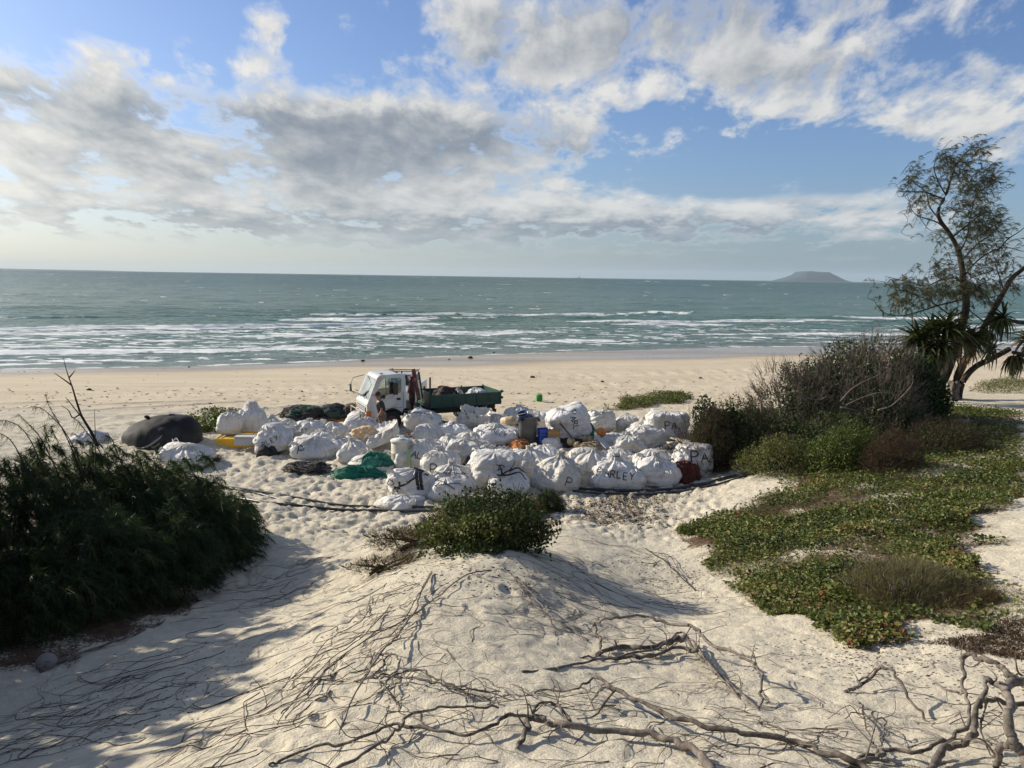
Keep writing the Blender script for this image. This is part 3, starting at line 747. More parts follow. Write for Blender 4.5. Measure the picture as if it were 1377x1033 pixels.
bmobj('bumper', bm, M_bump, truck, bevel=.015)
bm = bmesh.new(); bm_cyl(bm, (-.45, -.3, .48), (-.45, .3, .48), .09); bmobj('winch', bm, M_black, truck)
# cab interior
bm = bmesh.new()
for y in (-.45, .42):
    bm_box(bm, (.85, y - .26, 1.02), (1.35, y + .26, 1.20)); bm_box(bm, (1.32, y - .25, 1.15), (1.46, y + .25, 1.86)); bm_box(bm, (1.36, y - .13, 1.88), (1.44, y + .13, 2.05))
bmobj('seats', bm, M_seat, truck, bevel=.04)
bm = bmesh.new(); bm_box(bm, (.10, -.80, 1.02), (.38, .80, 1.30)); bmobj('dashboard', bm, M_black, truck, bevel=.04)
t = np.linspace(0, 2 * np.pi, 25); c_ = np.stack([.56 + .16 * np.cos(t) * .6, -.42 + .2 * np.sin(t), 1.40 + .16 * np.cos(t)], -1)
link('steering_wheel', tubes_mesh('steering_wheel', [(c_, .016), (np.array([(.56, -.42, 1.40), (.36, -.42, 1.2)]), .02)], M_black, 6), truck)
bm = bmesh.new(); bm_box(bm, (1.30, -.55, 2.345), (1.36, .55, 2.38)); bmobj('roof_bar', bm, M_black, cab); bm = bmesh.new(); bm_cyl(bm, (1.5, -.7, 2.33), (1.5, -.7, 2.44), .03); bmobj('roof_lamp', bm, M_black, cab)
bm = bmesh.new(); bm_cyl(bm, (.66, -.62, 2.33), (.66, -.62, 2.37), .07); bmobj('clearance_lamp', bm, M_lamp, cab)
# chassis
bm = bmesh.new()
for y in (-.38, .38): bm_box(bm, (.15, y - .04, .52), (5.7, y + .04, .70))
for x in (1.8, 2.6, 3.4, 4.2, 5.0, 5.5): bm_box(bm, (x, -.338, .55), (x + .08, .338, .67))
bm_box(bm, (2.35, -.80, .45), (3.0, -.45, .74)); bm_box(bm, (2.4, .45, .42), (3.1, .82, .74)); bm_box(bm, (4.35, -.85, .28), (4.4, .85, .75)); bm_box(bm, (5.62, -.85, .50), (5.69, .85, .62))
bmobj('chassis', bm, M_black, truck)
# front mudguard lip
t = np.linspace(.05, np.pi - .05, 14)
link('mudguard', tubes_mesh('mudguard', [(np.stack([1.02 + .50 * np.cos(t), np.full(14, -.91), .42 + .50 * np.sin(t)], -1), .022)], M_black, 6), truck)
def wheel(x, y, w=.22, r=.40):
    bm = bmesh.new(); n = 32; prof = [(.235, -w / 2), (r - .03, -w / 2), (r, -w / 2 + .03), (r, w / 2 - .03), (r - .03, w / 2), (.235, w / 2)]
    rings = [[bm.verts.new((x + a * math.cos(2 * math.pi * i / n) * (1.0 if a < r or i % 2 else .985), y + b_, r + a * math.sin(2 * math.pi * i / n) * (1.0 if a < r or i % 2 else .985))) for i in range(n)] for a, b_ in prof]
    for a in range(len(prof)):
        A, B = rings[a], rings[(a + 1) % len(prof)]
        for i in range(n): bm.faces.new((A[i], A[(i + 1) % n], B[(i + 1) % n], B[i]))
    ty = bmobj('wheel', bm, M_rubber, truck, smooth=False)
    bm = bmesh.new(); s = -1 if y < 0 else 1
    bm_cyl(bm, (x, y - w * .30, r), (x, y + w * .30, r), .236, n=28); bm_cyl(bm, (x, y + s * w * .30, r), (x, y + s * w * .46, r), .10, .085, 16)
    for k in range(6):
        a = k * math.pi / 3; cx, cz = x + .145 * math.cos(a), r + .145 * math.sin(a); bm_cyl(bm, (cx, y + s * w * .30, cz), (cx, y + s * w * .36, cz), .016, n=6)
    bmobj('rim', bm, M_rim, ty)
for x, y in ((1.02, -.80), (1.02, .80), (4.7, -.82), (4.7, -.57), (4.7, .82), (4.7, .57)): wheel(x, y, .20 if x > 2 else .22)
# tray with three drop-side panels, posts, headboard
bm = bmesh.new(); bm_box(bm, (2.581, -.98, .86), (5.86, .98, .93)); bm_box(bm, (2.61, -.45, .71), (5.811, -.33, .855)); bm_box(bm, (2.61, .33, .71), (5.811, .45, .855))
bmobj('tray_floor', bm, M_green, truck)
pan = None
for s in (-1, 1):
    xs = [2.62, 3.697, 4.774, 5.821]
    for k in range(3):
        bm = bmesh.new(); a, b_ = xs[k] + .03, xs[k + 1] - .03; y = s * .985
        bm_box(bm, (a, y - .012, .94), (b_, y + .012, 1.40)); yo = y + s * .024
        for lo, hi in (((a, 1.345), (b_, 1.395)), ((a, .945), (b_, .995))): bm_box(bm, (lo[0], yo - .012, lo[1]), (hi[0], yo + .012, hi[1]))
        for q in (a, (a + b_) / 2 - .02, b_ - .04): bm_box(bm, (q, yo - .013, .996), (q + .04, yo + .013, 1.344))
        bmobj('side_panel', bm, M_green, truck)
    for k, x in enumerate(xs):
        bm = bmesh.new(); bm_box(bm, (x - .028, s * .99 - .035, .86), (x + .028, s * .99 + .035, 1.46 if k else 2.16)); bmobj('tray_post', bm, M_black if k == 0 else M_green, truck, bevel=.006)
bm = bmesh.new(); bm_box(bm, (5.831, -.95, .94), (5.86, .95, 1.42)); bm_box(bm, (5.865, -.95, 1.33), (5.898, .95, 1.40)); bm_box(bm, (5.865, -.95, .94), (5.898, .95, 1.0)); bmobj('tailgate', bm, M_green, truck)
for z in (1.15, 1.42):
    bm = bmesh.new(); bm_box(bm, (5.87, -1.04, z - .05), (5.928, -.93, z + .05)); bmobj('tailgate_latch', bm, M_black, truck, bevel=.01)
bm = bmesh.new(); bm_box(bm, (2.6, -.955, .94), (2.64, .955, 1.50)); bmobj('headboard', bm, M_green, truck)
bm = bmesh.new(); bm_box(bm, (5.181, -.96, .30), (5.2, -.56, .84)); bmobj('mud_flap', bm, M_bump, truck); bm = bmesh.new(); bm_box(bm, (5.181, .56, .30), (5.2, .96, .84)); bmobj('mud_flap', bm, M_bump, truck)
for y in (-.7, .7):
    bm = bmesh.new(); bm_box(bm, (5.588, y - .16, .64), (5.627, y + .16, .78)); bmobj('tail_lamp', bm, M_lamp, truck)
CS0 = len(COL.objects)
# folded loader crane between cab and tray
cr = truck
bm = bmesh.new(); bm_box(bm, (1.68, -.45, .70), (2.0, .45, 1.02)); bm_box(bm, (1.72, -.92, .62), (1.92, .92, .76)); bmobj('crane_base', bm, M_black, cr, bevel=.015)
bm = bmesh.new(); bm_cyl(bm, (1.84, -.10, 1.02), (1.84, -.10, 1.95), .13, .11); bm_box(bm, (1.70, -.24, 1.9), (1.98, .04, 2.12)); bmobj('crane_column', bm, M_red, cr, bevel=.01)
def bar(bm, a, b_, w, h):
    a = Vector(a); b_ = Vector(b_); d = b_ - a
    M = Matrix.Translation((a + b_) / 2) @ d.to_track_quat('Z', 'Y').to_matrix().to_4x4() @ Matrix.Diagonal((w, h, d.length, 1))
    bmesh.ops.create_cube(bm, size=1.0, matrix=M)
bm = bmesh.new(); bar(bm, (1.80, -.42, 2.46), (2.02, -.50, 1.16), .13, .16); bar(bm, (1.86, -.28, 2.30), (1.86, .5, 1.35), .10, .13); bmobj('crane_boom', bm, M_red, cr, bevel=.012)
bm = bmesh.new(); bar(bm, (1.98, -.60, 2.36), (2.12, -.66, 1.25), .05, .07); bmobj('hydraulic_ram', bm, M_black, cr)
link('hose', tubes_mesh('hose', [(smooth_path([(1.7, -.3, 2.1), (1.64, -.62, 1.9), (1.66, -.7, 1.5), (1.74, -.5, 1.1), (1.86, -.72, .9)], 20), .022), (smooth_path([(1.95, -.62, 1.25), (1.8, -.8, 1.05), (1.7, -.7, .95), (1.9, -.5, 1.02)], 16), .022)], M_black, 6), cr)
for s in (-1, 1):
    bm = bmesh.new(); bm_box(bm, (1.76, s * .98 - .05, .35), (1.88, s * .98 + .05, 1.12)); bm_cyl(bm, (1.82, s * .98, .05), (1.82, s * .98, .35), .035); bm_cyl(bm, (1.82, s * .98, .03), (1.82, s * .98, .05), .11); bmobj('stabiliser_leg', bm, M_red if s > 0 else M_black, cr)
bm = bmesh.new()
for k in range(5): bm_cyl(bm, (1.70 + .05 * k, -.90, .98), (1.69 + .055 * k, -.97, 1.16), .008, n=6)
bm_box(bm, (1.67, -.97, .90), (1.97, -.86, .985)); bmobj('lever_bank', bm, M_chrome, cr)

for o_ in list(COL.objects)[CS0:]:
    if o_.parent == truck: o_.location.x += .28
# ------------------------------------------------------------------ the vehicle parked behind the truck
gu = G(531, 552)
ute = tag(empty('parked_car', (gu[0], gu[1] + .5, gu[2]), R(86)), 'pale utility vehicle with a roof rack mostly hidden behind the truck crane', 'car'); ute.scale = (.9, .9, .88)
prof = [(0, .45), (-.02, .95), (.95, 1.08), (1.45, 1.66), (2.45, 1.70), (2.62, 1.05), (4.3, 1.02), (4.32, .5)]
bm = bmesh.new()
A = [bm.verts.new((x, -.82 + .1 * (z > 1.2), z)) for x, z in prof]; B = [bm.verts.new((x, .82 - .1 * (z > 1.2), z)) for x, z in prof]
bm.faces.new(A); bm.faces.new(B[::-1])
for i in range(len(prof)): bm.faces.new((A[i], A[(i + 1) % 8], B[(i + 1) % 8], B[i]))
bmobj('body', bm, M_paint, ute, bevel=.05)
M_dkglass = mat('tinted_window', (.05, .09, .07), .12)
for s in (-1, 1):
    bm = bmesh.new(); vs = [bm.verts.new(p) for p in ((1.22, s * .80, 1.12), (2.52, s * .80, 1.12), (2.38, s * .745, 1.60), (1.52, s * .745, 1.60))]; bm.faces.new(vs); bmesh.ops.solidify(bm, geom=bm.faces[:], thickness=.03); bmobj('side_window', bm, M_dkglass, ute)
bm = bmesh.new(); vs = [bm.verts.new(p) for p in ((.98, -.72, 1.13), (.98, .72, 1.13), (1.42, .64, 1.63), (1.42, -.64, 1.63))]; bm.faces.new(vs); bmesh.ops.solidify(bm, geom=bm.faces[:], thickness=.03); bmobj('windscreen', bm, M_dkglass, ute)
bm = bmesh.new(); vs = [bm.verts.new(p) for p in ((2.63, -.70, 1.12), (2.63, .70, 1.12), (2.51, .64, 1.60), (2.51, -.64, 1.60))]; bm.faces.new(vs); bmesh.ops.solidify(bm, geom=bm.faces[:], thickness=.02); bmobj('rear_window', bm, M_dkglass, ute)
bm = bmesh.new()
for x in (1.6, 2.3): bm_box(bm, (x, -.75, 1.80), (x + .05, .75, 1.84)); bm_box(bm, (x, -.72, 1.70), (x + .04, -.68, 1.80)); bm_box(bm, (x, .68, 1.70), (x + .04, .72, 1.80))
bm_box(bm, (1.5, -.78, 1.845), (2.5, -.74, 1.87)); bm_box(bm, (1.5, .74, 1.845), (2.5, .78, 1.87)); bmobj('roof_rack', bm, M_black, ute)
for x in (.75, 3.45):
    for s in (-1, 1):
        bm = bmesh.new(); bm_cyl(bm, (x, s * .62, .37), (x, s * .85, .37), .37, n=24); wl = bmobj('wheel', bm, M_rubber, ute, bevel=.02)
        bm = bmesh.new(); bm_cyl(bm, (x, s * .80, .37), (x, s * .862, .37), .2, n=18); bmobj('rim', bm, M_chrome, wl)
# ------------------------------------------------------------------ bulk bags
Mb = bpy.data.materials.new('woven_bag'); Mb.use_nodes = True
T = NT(Mb.node_tree); b = T.n['Principled BSDF']; tcn = T.node('ShaderNodeTexCoord'); oi = T.node('ShaderNodeObjectInfo')
co = T.vmath('ADD', tcn.outputs['Object'], T.scalevec(oi.outputs['Location'], (3, 3, 3)))
rv = T.math('FRACT', T.math('MULTIPLY', T.math('ADD', T.node('ShaderNodeSeparateXYZ', i_0=oi.outputs['Location']).outputs[0], 40.0), 7.13))
base = T.mix(T.attr('tint'), (.76, .75, .73), (.68, .64, .56))
gr = T.noise(co, 2.2, 6, .7)
base = T.mix(T.math('MULTIPLY', T.maprange(gr, .48, .74), .75), base, (.40, .35, .27))
sp_ = T.node('ShaderNodeSeparateXYZ', i_0=tcn.outputs['Object'])
base = T.mix(T.math('MULTIPLY', T.maprange(T.math('ADD', sp_.outputs[2], T.math('MULTIPLY', gr, .3)), .32, .10), .45), base, (.46, .41, .32))
base = T.mix(1.0, base, T.mix(rv, (.86, .86, .85), (1.0, 1.0, 1.0)), 'MULTIPLY')
seam = T.math('MULTIPLY', T.maprange(T.math('ABSOLUTE', T.math('SUBTRACT', T.math('ABSOLUTE', T.attr('fu')), .70)), .012, .028, 1, 0), .35)
base = T.mix(seam, base, (.30, .29, .27))
T.put(b.inputs['Base Color'], base); b.inputs['Roughness'].default_value = .62; b.inputs['Specular IOR Level'].default_value = .3
uvw = T.node('ShaderNodeCombineXYZ', i_0=T.attr('fu'), i_1=T.attr('fv'), i_2=T.attr('fz')).outputs[0]
def ridge(v): return T.math('SUBTRACT', 1.0, T.math('MULTIPLY', T.math('ABSOLUTE', T.math('SUBTRACT', v, .5)), 5.0, clamp=True))
hgt_n = T.math('MULTIPLY', T.math('MULTIPLY', ridge(T.noise(uvw, 2.6, 3, .55, .4)), T.attr('top')), .75)       # folds running to the neck
hgt_n = T.math('ADD', hgt_n, T.math('MULTIPLY', ridge(T.noise(T.scalevec(co, (1.2, 1.2, 3.2)), 1.5, 2, .5, .8)), .42))   # long cross creases
hgt_n = T.math('ADD', hgt_n, T.math('MULTIPLY', ridge(T.noise(co, 3.4, 2, .5, 1.2)), .22))
hgt_n = T.math('ADD', hgt_n, T.math('MULTIPLY', T.noise(co, 12, 3, .6), .22))
bp = T.node('ShaderNodeBump', i_Strength=.85, i_Distance=.055, i_Height=hgt_n); T.l.new(bp.outputs[0], b.inputs['Normal'])
tr = T.node('ShaderNodeBsdfTranslucent', i_Color=(.62, .60, .55, 1)); mx = T.node('ShaderNodeMixShader', i_0=.14, i_1=b.outputs[0], i_2=tr.outputs[0]); T.l.new(mx.outputs[0], T.n['Material Output'].inputs[0])
M_ink = mat('black_marker', (.02, .02, .022), .7)
T_ = NT(M_ink.node_tree); T_.put(T_.n['Principled BSDF'].inputs['Base Color'], T_.mix(T_.maprange(T_.noise(T_.node('ShaderNodeTexCoord').outputs['Object'], 9, 5, .7), .5, .68), (.012, .012, .014), (.22, .21, .20)))
M_strap = mat('white_webbing', (.55, .55, .53), .7, bump=.3, bscale=120)
M_cord = mat('dark_cord', (.03, .03, .032), .7)
M_ext = {'g': mat('grey_webbing', (.22, .22, .21), .75)}

PROF = {
 'knot': [(0, 0), (.70, .0), (.94, .06), (1.06, .32), (1.02, .58), (.86, .80), (.52, .93), (.20, .98), (.12, 1.02), (.11, 1.07), (.26, 1.15), (.20, 1.20), (0, 1.12)],
 'box': [(0, 0), (.86, 0), (.99, .05), (1.05, .35), (1.03, .70), (.98, .88), (.86, .97), (.55, 1.0), (.25, 1.03), (0, 1.02)],
 'spout': [(0, 0), (.84, 0), (.98, .05), (1.04, .35), (1.0, .68), (.92, .82), (.62, .90), (.46, .97), (.44, 1.08), (.40, 1.17), (.22, 1.20), (0, 1.14)],
 'slump': [(0, 0), (.80, 0), (1.02, .08), (1.12, .34), (1.0, .62), (.78, .80), (.50, .90), (.30, .97), (.16, 1.0), (0, 1.0)],
 'flat': [(0, 0), (.85, 0), (1.05, .14), (1.02, .50), (.75, .80), (.40, .95), (0, 1.0)],
 'open': [(0, 0), (.86, 0), (.98, .05), (1.05, .40), (1.02, .75), (1.0, .98), (1.02, 1.04), (.95, 1.0), (.92, .80), (.7, .72), (0, .70)],
}
def bag_verts(w, d, h, style, seed, tilt=(0, 0), rz=0.0, nu=76, nv=44, lump=1.0):
    pr = np.array(PROF[style], float)
    seg = np.concatenate([[0], np.cumsum(np.linalg.norm(np.diff(pr, axis=0) * [1, 1.3], axis=1))]); seg /= seg[-1]
    t = np.linspace(0, 1, nv); rr = np.interp(t, seg, pr[:, 0]); zz = np.interp(t, seg, pr[:, 1])
    k = np.ones(5) / 5; rr[2:-2] = np.convolve(rr, k, 'valid'); zz[2:-2] = np.convolve(zz, k, 'valid')
    th = np.linspace(0, 2 * np.pi, nu, endpoint=False); TH = th[None, :] * np.ones((nv, 1)); RR = rr[:, None] * np.ones((1, nu)); ZZ = zz[:, None] * np.ones((1, nu))
    rs = np.random.default_rng(seed); ph = rs.uniform(0, 6.28, 8)
    p = {'box': 5.0, 'open': 5.0, 'spout': 4.6, 'knot': 3.6, 'slump': 3.4, 'flat': 3.0}[style]
    blend = np.clip(1.15 - ZZ ** 3, 0, 1) if style in ('knot', 'spout', 'slump') else 1.0
    sq = (np.abs(np.cos(TH)) ** p + np.abs(np.sin(TH)) ** p) ** (-1 / p); sq = 1 + (sq - 1) * blend
    r = RR * sq
    # gathered folds running down from the neck
    up = np.clip((ZZ - .35) / .6, 0, 1) ** 1.3
    tw = TH + .5 * noise2(ZZ * 2.2 + seed, TH * 0 + 1, seed)
    fold = 0.5 * np.abs(np.sin(tw * 4.5 + ph[0])) + .35 * np.abs(np.sin(tw * 7.5 + ph[1])) + .3 * np.abs(np.sin(tw * 2.5 + ph[2]))
    amp = {'knot': .34, 'spout': .20, 'slump': .26, 'box': .08, 'flat': .16, 'open': .10}[style]
    r = r * (1 - amp * up * fold + amp * .35 * up)
    X = r * np.cos(TH) * w / 2; Y_ = r * np.sin(TH) * d / 2; Zv = ZZ * h
    # creases and lumps of the contents
    s = 1.0; o = seed * 3.17
    l1 = noise3(X * 1.5 + o, Y_ * 1.5, Zv * 1.6, seed); l2 = noise3(X * 3.3 + o, Y_ * 3.3, Zv * 3.3, seed + 1)
    c1 = 1 - np.abs(noise3(X * 1.9 + o, Y_ * 1.9 + 5, Zv * 4.6, seed + 2)) * 2.4; c2 = 1 - np.abs(noise3(X * 6.5 + o, Y_ * 6.5, Zv * 9 + 3, seed + 3)) * 2.4
    f1 = 1 - np.abs(noise3(np.cos(tw) * 3.4 + o, np.sin(tw) * 3.4, ZZ * 1.1, seed + 7)) * 3.0
    disp = lump * (.15 * l1 + .03 * l2) - .060 * np.clip(c1, 0, 1) ** 1.5 - .020 * np.clip(c2, 0, 1) ** 1.5 - .075 * np.clip((ZZ - .3) * 1.5, 0, 1) * np.clip(f1, 0, 1) ** 1.3
    nrm = np.stack([np.cos(TH) * np.clip(RR, .2, 1), np.sin(TH) * np.clip(RR, .2, 1), .55 * (ZZ - .35) * 1.2], -1)
    disp = disp * np.clip(zz * 6, .25, 1)[:, None] * np.clip(RR * 2.2, .3, 1)
    V = np.stack([X, Y_, Zv], -1) + nrm * disp[..., None] * min(w, 1.3)
    # sag of the whole bag to one side
    lean = rs.uniform(-.10, .10, 2); V[..., 0] += lean[0] * ZZ ** 2 * w; V[..., 1] += lean[1] * ZZ ** 2 * d
    V = V.reshape(-1, 3)
    rot = (Matrix.Rotation(R(tilt[0]), 3, 'Y') @ Matrix.Rotation(R(tilt[1]), 3, 'X') @ Matrix.Rotation(R(rz), 3, 'Z'))
    V = V @ np.array(rot).T
    V[:, 2] -= V[:, 2].min()
    fl = .10 * h        # settles into the sand
    V[:, 2] = np.where(V[:, 2] < fl, V[:, 2] * .35 + fl * .65, V[:, 2]) - fl * .65 - .02
    idx = np.arange(nu * nv).reshape(nv, nu); j2 = np.roll(idx, -1, 1)
    fq = np.stack([idx[:-1], j2[:-1], j2[1:], idx[1:]], -1).reshape(-1, 4)
    return V, fq, rot, {'fu': np.cos(TH).ravel(), 'fv': np.sin(TH).ravel(), 'fz': (ZZ * .38).ravel() + seed, 'top': np.clip((ZZ - .15) * 1.3, 0.05, 1).ravel()}
STROKES = {
 'P': [[(0, 0), (0, 1)], [(0, 1), (.45, .97), (.6, .76), (.45, .52), (0, .48)]],
 'A': [[(0, 0), (.3, .8), (.6, 0)], [(.12, .32), (.5, .34)]],
 'R': [[(0, 0), (0, .8)], [(0, .8), (.4, .76), (.45, .58), (.3, .42), (0, .40)], [(.2, .4), (.5, 0)]],
 'L': [[(0, .8), (0, 0), (.42, .03)]],
 'E': [[(.42, .8), (0, .8), (0, 0), (.42, .02)], [(0, .42), (.34, .42)]],
 'Y': [[(0, .8), (.25, .42)], [(.5, .8), (.25, .42), (.22, 0)]],
 'C': [[(.45, .7), (.2, .8), (0, .5), (.05, .12), (.3, 0), (.45, .1)]],
}
def lettering(bvh, text, size, cen, nrm, rotd, parent, wt=.0175):
    n = Vector(nrm).normalized(); tx = Vector((0, 0, 1)).cross(n).normalized(); up = n.cross(tx).normalized()
    ca, sa = math.cos(R(rotd)), math.sin(R(rotd))
    total = sum({'P': .85}.get(c, .72) for c in text) * size
    x = -total / 2; vs, fs = [], []
    rs = random.Random(len(text) * 7 + int(size * 100))
    for ch in text:
        jit = rs.uniform(-.06, .06)
        for stk in STROKES[ch]:
            P = smooth_path([(a, b_, 0) for a, b_ in stk], 9 if len(stk) > 2 else 6) if ch in 'PRC' and len(stk) > 3 else np.concatenate([np.linspace(stk[i], stk[i + 1], 5)[(1 if i else 0):] for i in range(len(stk) - 1)])
            pts_ = []
            for q in P:
                a = x + q[0] * size; b_ = (q[1] - .45 + jit) * size
                u, v = a * ca - b_ * sa, a * sa + b_ * ca
                pts_.append((u, v))
            prev = None
            for i, (u, v) in enumerate(pts_):
                j = min(i + 1, len(pts_) - 1); k = max(i - 1, 0)
                du, dv = pts_[j][0] - pts_[k][0], pts_[j][1] - pts_[k][1]; L = math.hypot(du, dv) + 1e-9
                row = []
                for s in (-1, 1):
                    uu, vv_ = u - dv / L * wt * s * size * 3, v + du / L * wt * s * size * 3
                    o = Vector(cen) + tx * uu + up * vv_ + n * 3
                    hit = bvh.ray_cast(o, -n)
                    if hit[0] is None: row = None; break
                    row.append(hit[0] + n * .012)
                if row:
                    vs += row
                    if prev is not None and prev == len(vs) - 4: fs.append((prev, prev + 1, prev + 3, prev + 2))
                    prev = len(vs) - 2
                else: prev = None
        x += {'P': .85}.get(ch, .72) * size
    if fs:
        link('lettering', npmesh('lettering', vs, np.array(fs), M_ink, False), parent)
def drape(bvh, P, n, off=.02):
    out = []
    n = Vector(n).normalized()
    for q in P:
        hit = bvh.ray_cast(Vector(q) + n * 3, -n)
        if hit[0] is not None: out.append(np.array(hit[0] + n * off))
    return np.array(out)
def make_bag(xc, yb, wp, hp, style, label, rz=0, tilt=(0, 0), text=None, seed=0, tint=.2, dr=.85, loops=3, lump=1.0, pos=None, ths=None, group='bulk bags of collected beach rubbish', cord=True, zoff=0.0):
    g = G(xc, yb, y0=12) if pos is None else pos
    mpp = g[1] / FOC
    w = wp * mpp * 1.03; d = w * dr
    h = max(.25, (hp * mpp * 1.06 - .20 * d) * 1.04) / (1.16 if style in ('knot', 'spout') else 1.03)
    x, y = g[0], g[1] + d * .42
    z = (zat(x, y) if pos is None else g[2]) + zoff
    root = tag(empty('bulk_bag', (x, y, z)), label, 'bag', group)
    V, fq, rot, att = bag_verts(w, d, h, style, seed, tilt, rz, lump=lump)
    link('bag_body', npmesh('bag_body', V, fq, Mb, True, dict(att, tint=np.full(len(V), tint))), root)
    bvh = BVHTree.FromPolygons([tuple(v) for v in V], [tuple(f) for f in fq])
    zmax = V[:, 2].max(); rs = random.Random(seed)
    tocam = Vector((-x, -y, 0)).normalized()
    if style in ('knot', 'spout'):     # tie cord round the neck, tails hanging
        topz = {'knot': 1.03, 'spout': .97}[style] * h; rad = {'knot': .14, 'spout': .50}[style] * w / 2
        a = np.linspace(0, 2 * np.pi, 17); ring = np.stack([rad * np.cos(a), rad * np.sin(a) * dr, np.full(17, topz)], -1)
        lz0 = (np.array(rot) @ np.array([0, 0, topz]))
        ring = ring @ np.array(rot).T
        # follow the sag applied to the body
        near = V[np.argsort(np.abs(V[:, 2] - V[:, 2].max() * .95))[:40]].mean(0)
        off_ = near - ring.mean(0)
        ring = ring + np.array([off_[0], off_[1], off_[2] - .05 * h])
        link('tie_cord', tubes_mesh('tie_cord', [(ring, .013)], M_cord if rs.random() < .35 else M_strap, 5), root)
    for k in range(loops):             # lifting loops stitched to the shoulders
        a = rs.choice([.8, 2.3, 3.9, 5.4]) + rs.uniform(-.2, .2) + R(rz)
        q = Vector((math.cos(a) * w * .40, math.sin(a) * d * .40, 0))
        hit = bvh.ray_cast(q + Vector((0, 0, 3)), Vector((0, 0, -1)))
        if hit[0] is None: continue
        p0 = np.array(hit[0]); tn = np.array((-math.sin(a), math.cos(a), 0)); out = np.array((math.cos(a), math.sin(a), 0)); L = rs.uniform(.14, .30)
        P = smooth_path([p0 - tn * .09 - (0, 0, .03), p0 - tn * .07 + out * L * .5 + (0, 0, .07), p0 + out * L + (0, 0, -.02), p0 + tn * .07 + out * L * .5 + (0, 0, .06), p0 + tn * .09 - (0, 0, .03)], 14)
        s = np.array((0, 0, 1.0)) * .028
        VV = np.concatenate([P - s, P + s, P - s + out * .004, P + s + out * .004]); n = len(P); i = np.arange(n - 1)
        fq2 = np.concatenate([np.stack([i, i + 1, i + 1 + n, i + n], -1), np.stack([i + 2 * n, i + 3 * n, i + 1 + 3 * n, i + 1 + 2 * n], -1)])
        link('lifting_loop', npmesh('lifting_loop', VV, fq2, M_strap), root)
    if text:
        tt, sz, ox, oz, rd = text[:5]; yawoff = text[5] if len(text) > 5 else 0
        n = Vector((tocam.x * math.cos(R(yawoff)) - tocam.y * math.sin(R(yawoff)), tocam.x * math.sin(R(yawoff)) + tocam.y * math.cos(R(yawoff)), .22))
        txv = Vector((0, 0, 1)).cross(n).normalized()
        lettering(bvh, tt, sz, txv * (ox * w) + Vector((0, 0, oz * h)), n, rd, root)
    return root, bvh, V, (w, d, h)
